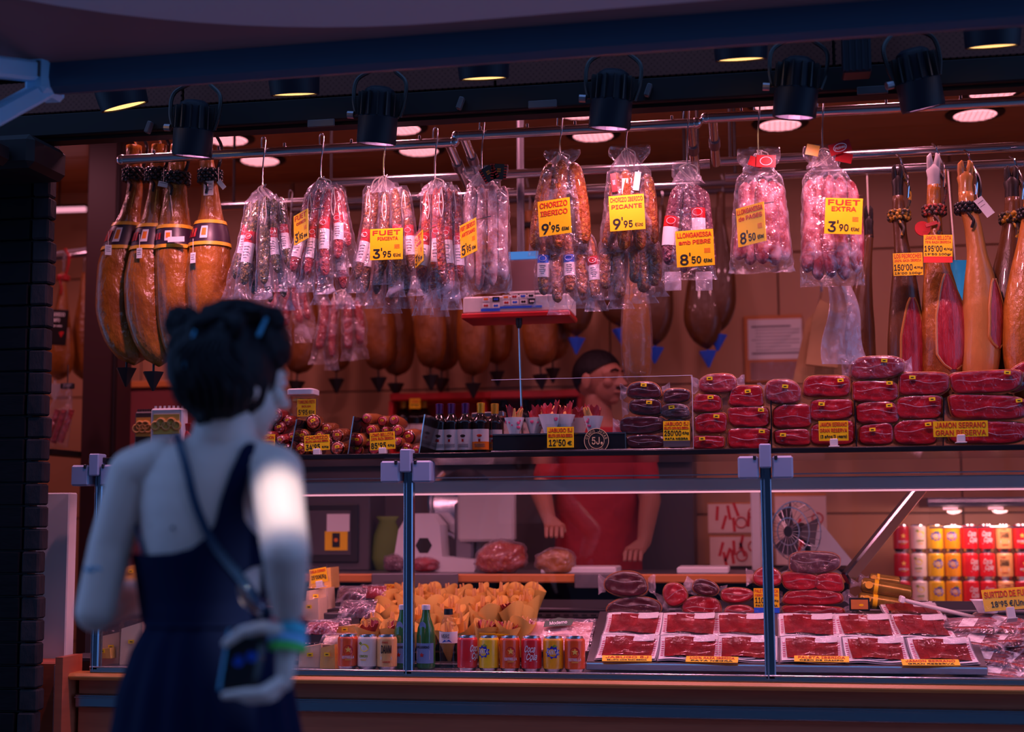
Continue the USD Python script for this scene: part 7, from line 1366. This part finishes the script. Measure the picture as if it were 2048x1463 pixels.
def cuff(c0, c1, r, h, m, name, tilt=0):
    c0, c1 = np.array(c0), np.array(c1); d = nrm(c1 - c0); part(who, name, tube([c0, c0 + d * h * .5, c0 + d * h], [r, r * 1.03, r], 18), m, smooth=40)
ax = PX(578, 1262, 2.445)
cuff(PX(575, 1234, 2.452), ax, .0315, .014, simple('band_crimson', (.55, .02, .03), .6), 'red_bracelet'); cuff(PX(577, 1254, 2.449), ax + (0, -.01, -.02), .033, .02, simple('band_teal', (.05, .4, .5), .6), 'teal_bracelet'); cuff(PX(577, 1275, 2.44), ax + (0, -.02, -.05), .0335, .012, simple('band_sky', (.2, .45, .7), .6), 'blue_bracelet'); cuff(PX(576, 1288, 2.435), ax + (0, -.02, -.06), .0335, .011, simple('band_green', (.08, .6, .08), .6), 'green_bracelet')
for s in (-1, 1):
    x = TS[-1][0] + s * .097; part(who, 'shoe', fuse(chain([((x, YW - .01, .04), .04), ((x, YW + .06, .045), .042), ((x + s * .01, YW + .16, .035), .036)]), .02, 6), m_black, smooth=True)
p = PX(490, 1322, 2.40)
t = thing('phone', 'dark glossy phone with bluish glints held behind the woman’s back', 'phone', p, (-6, 8, 12)); part(t, 'phone_body', box(-.035, .03, -.011, .011, -.052, .05, .009), m_black_gloss); part(t, 'rim_glint', box(-.037, -.033, -.0125, .0125, -.054, .052, .003), m_clip)
for x, z in ((-.01, .0), (.012, .01)): part(t, 'lens_glint', xf(lathe([(0, -.003), (.0085, -.003), (.0095, 0), (0, 0)], 16), (x, -.011, z), (90, 0, 0)), m_blue)  # bluish glints put in as blue lens discs, like the blue rim
# ---------------- the seller behind the counter
YV = 5.98; kv_ = YV / 2925
who2 = thing('person', 'dark-haired man in a red polo shirt behind the counter, looking to the right', 'person', (0, 0, 0))
hc2 = PX(1198, 757, YV); hp2, HP2 = head_parts(hc2, .112, -118, 0)
tv = [(812, 1196, 26, .058), (838, 1195, 34, .062), (856, 1195, 62, .09), (880, 1196, 84, .11), (930, 1196, 88, .125), (1000, 1196, 86, .125), (1080, 1196, 84, .12), (1140, 1196, 86, .125), (1230, 1196, 90, .13)]
TV = [(PX(cx, py, YV)[0], YV, PX(cx, py, YV)[2], hw * kv_, hd) for py, cx, hw, hd in tv]
b2 = [to_man(section_loft(TV))] + hp2 + chain([(PX(1196, 800, YV), .056), (PX(1196, 845, YV), .062)])
A1 = [(PX(1118, 885, YV - .02), .055), (PX(1082, 985, YV - .1), .045), (PX(1098, 1038, YV - .38), .028)]; A2 = [(PX(1276, 885, YV), .055), (PX(1300, 1000, YV - .06), .045), (PX(1288, 1084, YV - .3), .028)]
b2 += chain(A1) + chain(A2)
for w_, sg in ((A1[-1][0], 1), (A2[-1][0], -1)):
    pal = w_ + np.array((sg * .03, -.05, -.03)); b2 += [Manifold.batch_hull([sph(w_, .026), sph(pal + (-.025, 0, 0), .016), sph(pal + (.025, 0, 0), .016)])]
    for k in range(4): f0 = pal + np.array((-.03 + .02 * k, -.005, 0)); b2 += chain([(f0, .0105), (f0 + (.004 * sg, -.035, -.008), .0095), (f0 + (.006 * sg, -.05 - .006 * (k % 3), -.035), .008)])
    b2 += chain([(w_ + (sg * .02, -.02, -.01), .013), (w_ + (sg * .06, -.045, -.025), .011), (w_ + (sg * .07, -.07, -.045), .009)])
zl_ = TV[-1][2]
for s in (-1, 1): x = TV[-1][0] + s * .09; b2 += chain([((x, YV, zl_), .09), ((x, YV, .45), .06), ((x, YV + .02, .08), .04), ((x, YV - .12, .04), .032)])
sk2 = part(who2, 'body', fuse(b2, .014, 8), m_skin2, smooth=True)
def cap(v): return v
hb = trimesh.creation.icosphere(4, 1.0); Rv = trimesh.transformations.euler_matrix(0, 0, math.radians(-118))
hb.vertices = hb.vertices * (1 + .03 * (meshkit.fbm(hb.vertices * 14, 2, 2)[:, None] - .5)); hb = xf(hb, scale=(.092, .112, .108)); hb = trimesh.intersections.slice_mesh_plane(hb, (0, -.55, .83), (0, .03, -.0)); hb.apply_transform(Rv); hb.apply_translation(HP2(0, -.1, .16)); part(who2, 'hair', hb, m_hair, smooth=True)
for s in (-1, 1): part(sk2, 'eye', ball(HP2(s * .3, .82, .06), .0105, 2, (1, .7, .5)), m_ink); part(sk2, 'eyebrow', tube([HP2(s * .12, .97, .24), HP2(s * .3, .97, .28), HP2(s * .48, .86, .2)], .0045, 5), m_hair)
part(sk2, 'beard_shadow', tube([HP2(-.2, .92, -.42), HP2(0, 1.0, -.4), HP2(.2, .92, -.42)], [.003, .006, .003], 6), m_hair)
m_shirt = noisy('shirt_red', [(0, (.3, .008, .014)), (1, (.4, .014, .02))], 10, rough=.8, bump=.4, bscale=12, dist=.03)
sl = [to_man(section_loft([(cx, cy, z, w, d) for cx, cy, z, w, d in TV[2:]], 40, .010))]
for A in (A1, A2): sl += chain([(A[0][0] * .7 + np.array((TV[3][0], YV, TV[3][2])) * .3, .07), (A[0][0], .066), (A[0][0] * .35 + A[1][0] * .65, .058)])
part(who2, 'shirt', fuse(sl, .016, 6), m_shirt, smooth=True); part(who2, 'collar', tube([(TV[1][0] + .085 * math.cos(t), YV + .075 * math.sin(t), TV[2][2] + .004 * math.sin(t)) for t in np.linspace(0, 6.283, 25)[:-1]], .012, 8, True), m_shirt)
part(who2, 'apron', section_loft([(cx, cy, z, w, d) for cx, cy, z, w, d in [TV[-2], TV[-1], (TV[-1][0], YV, .3, TV[-1][3] * 1.1, .16)]], 32, .02), m_black, smooth=True)
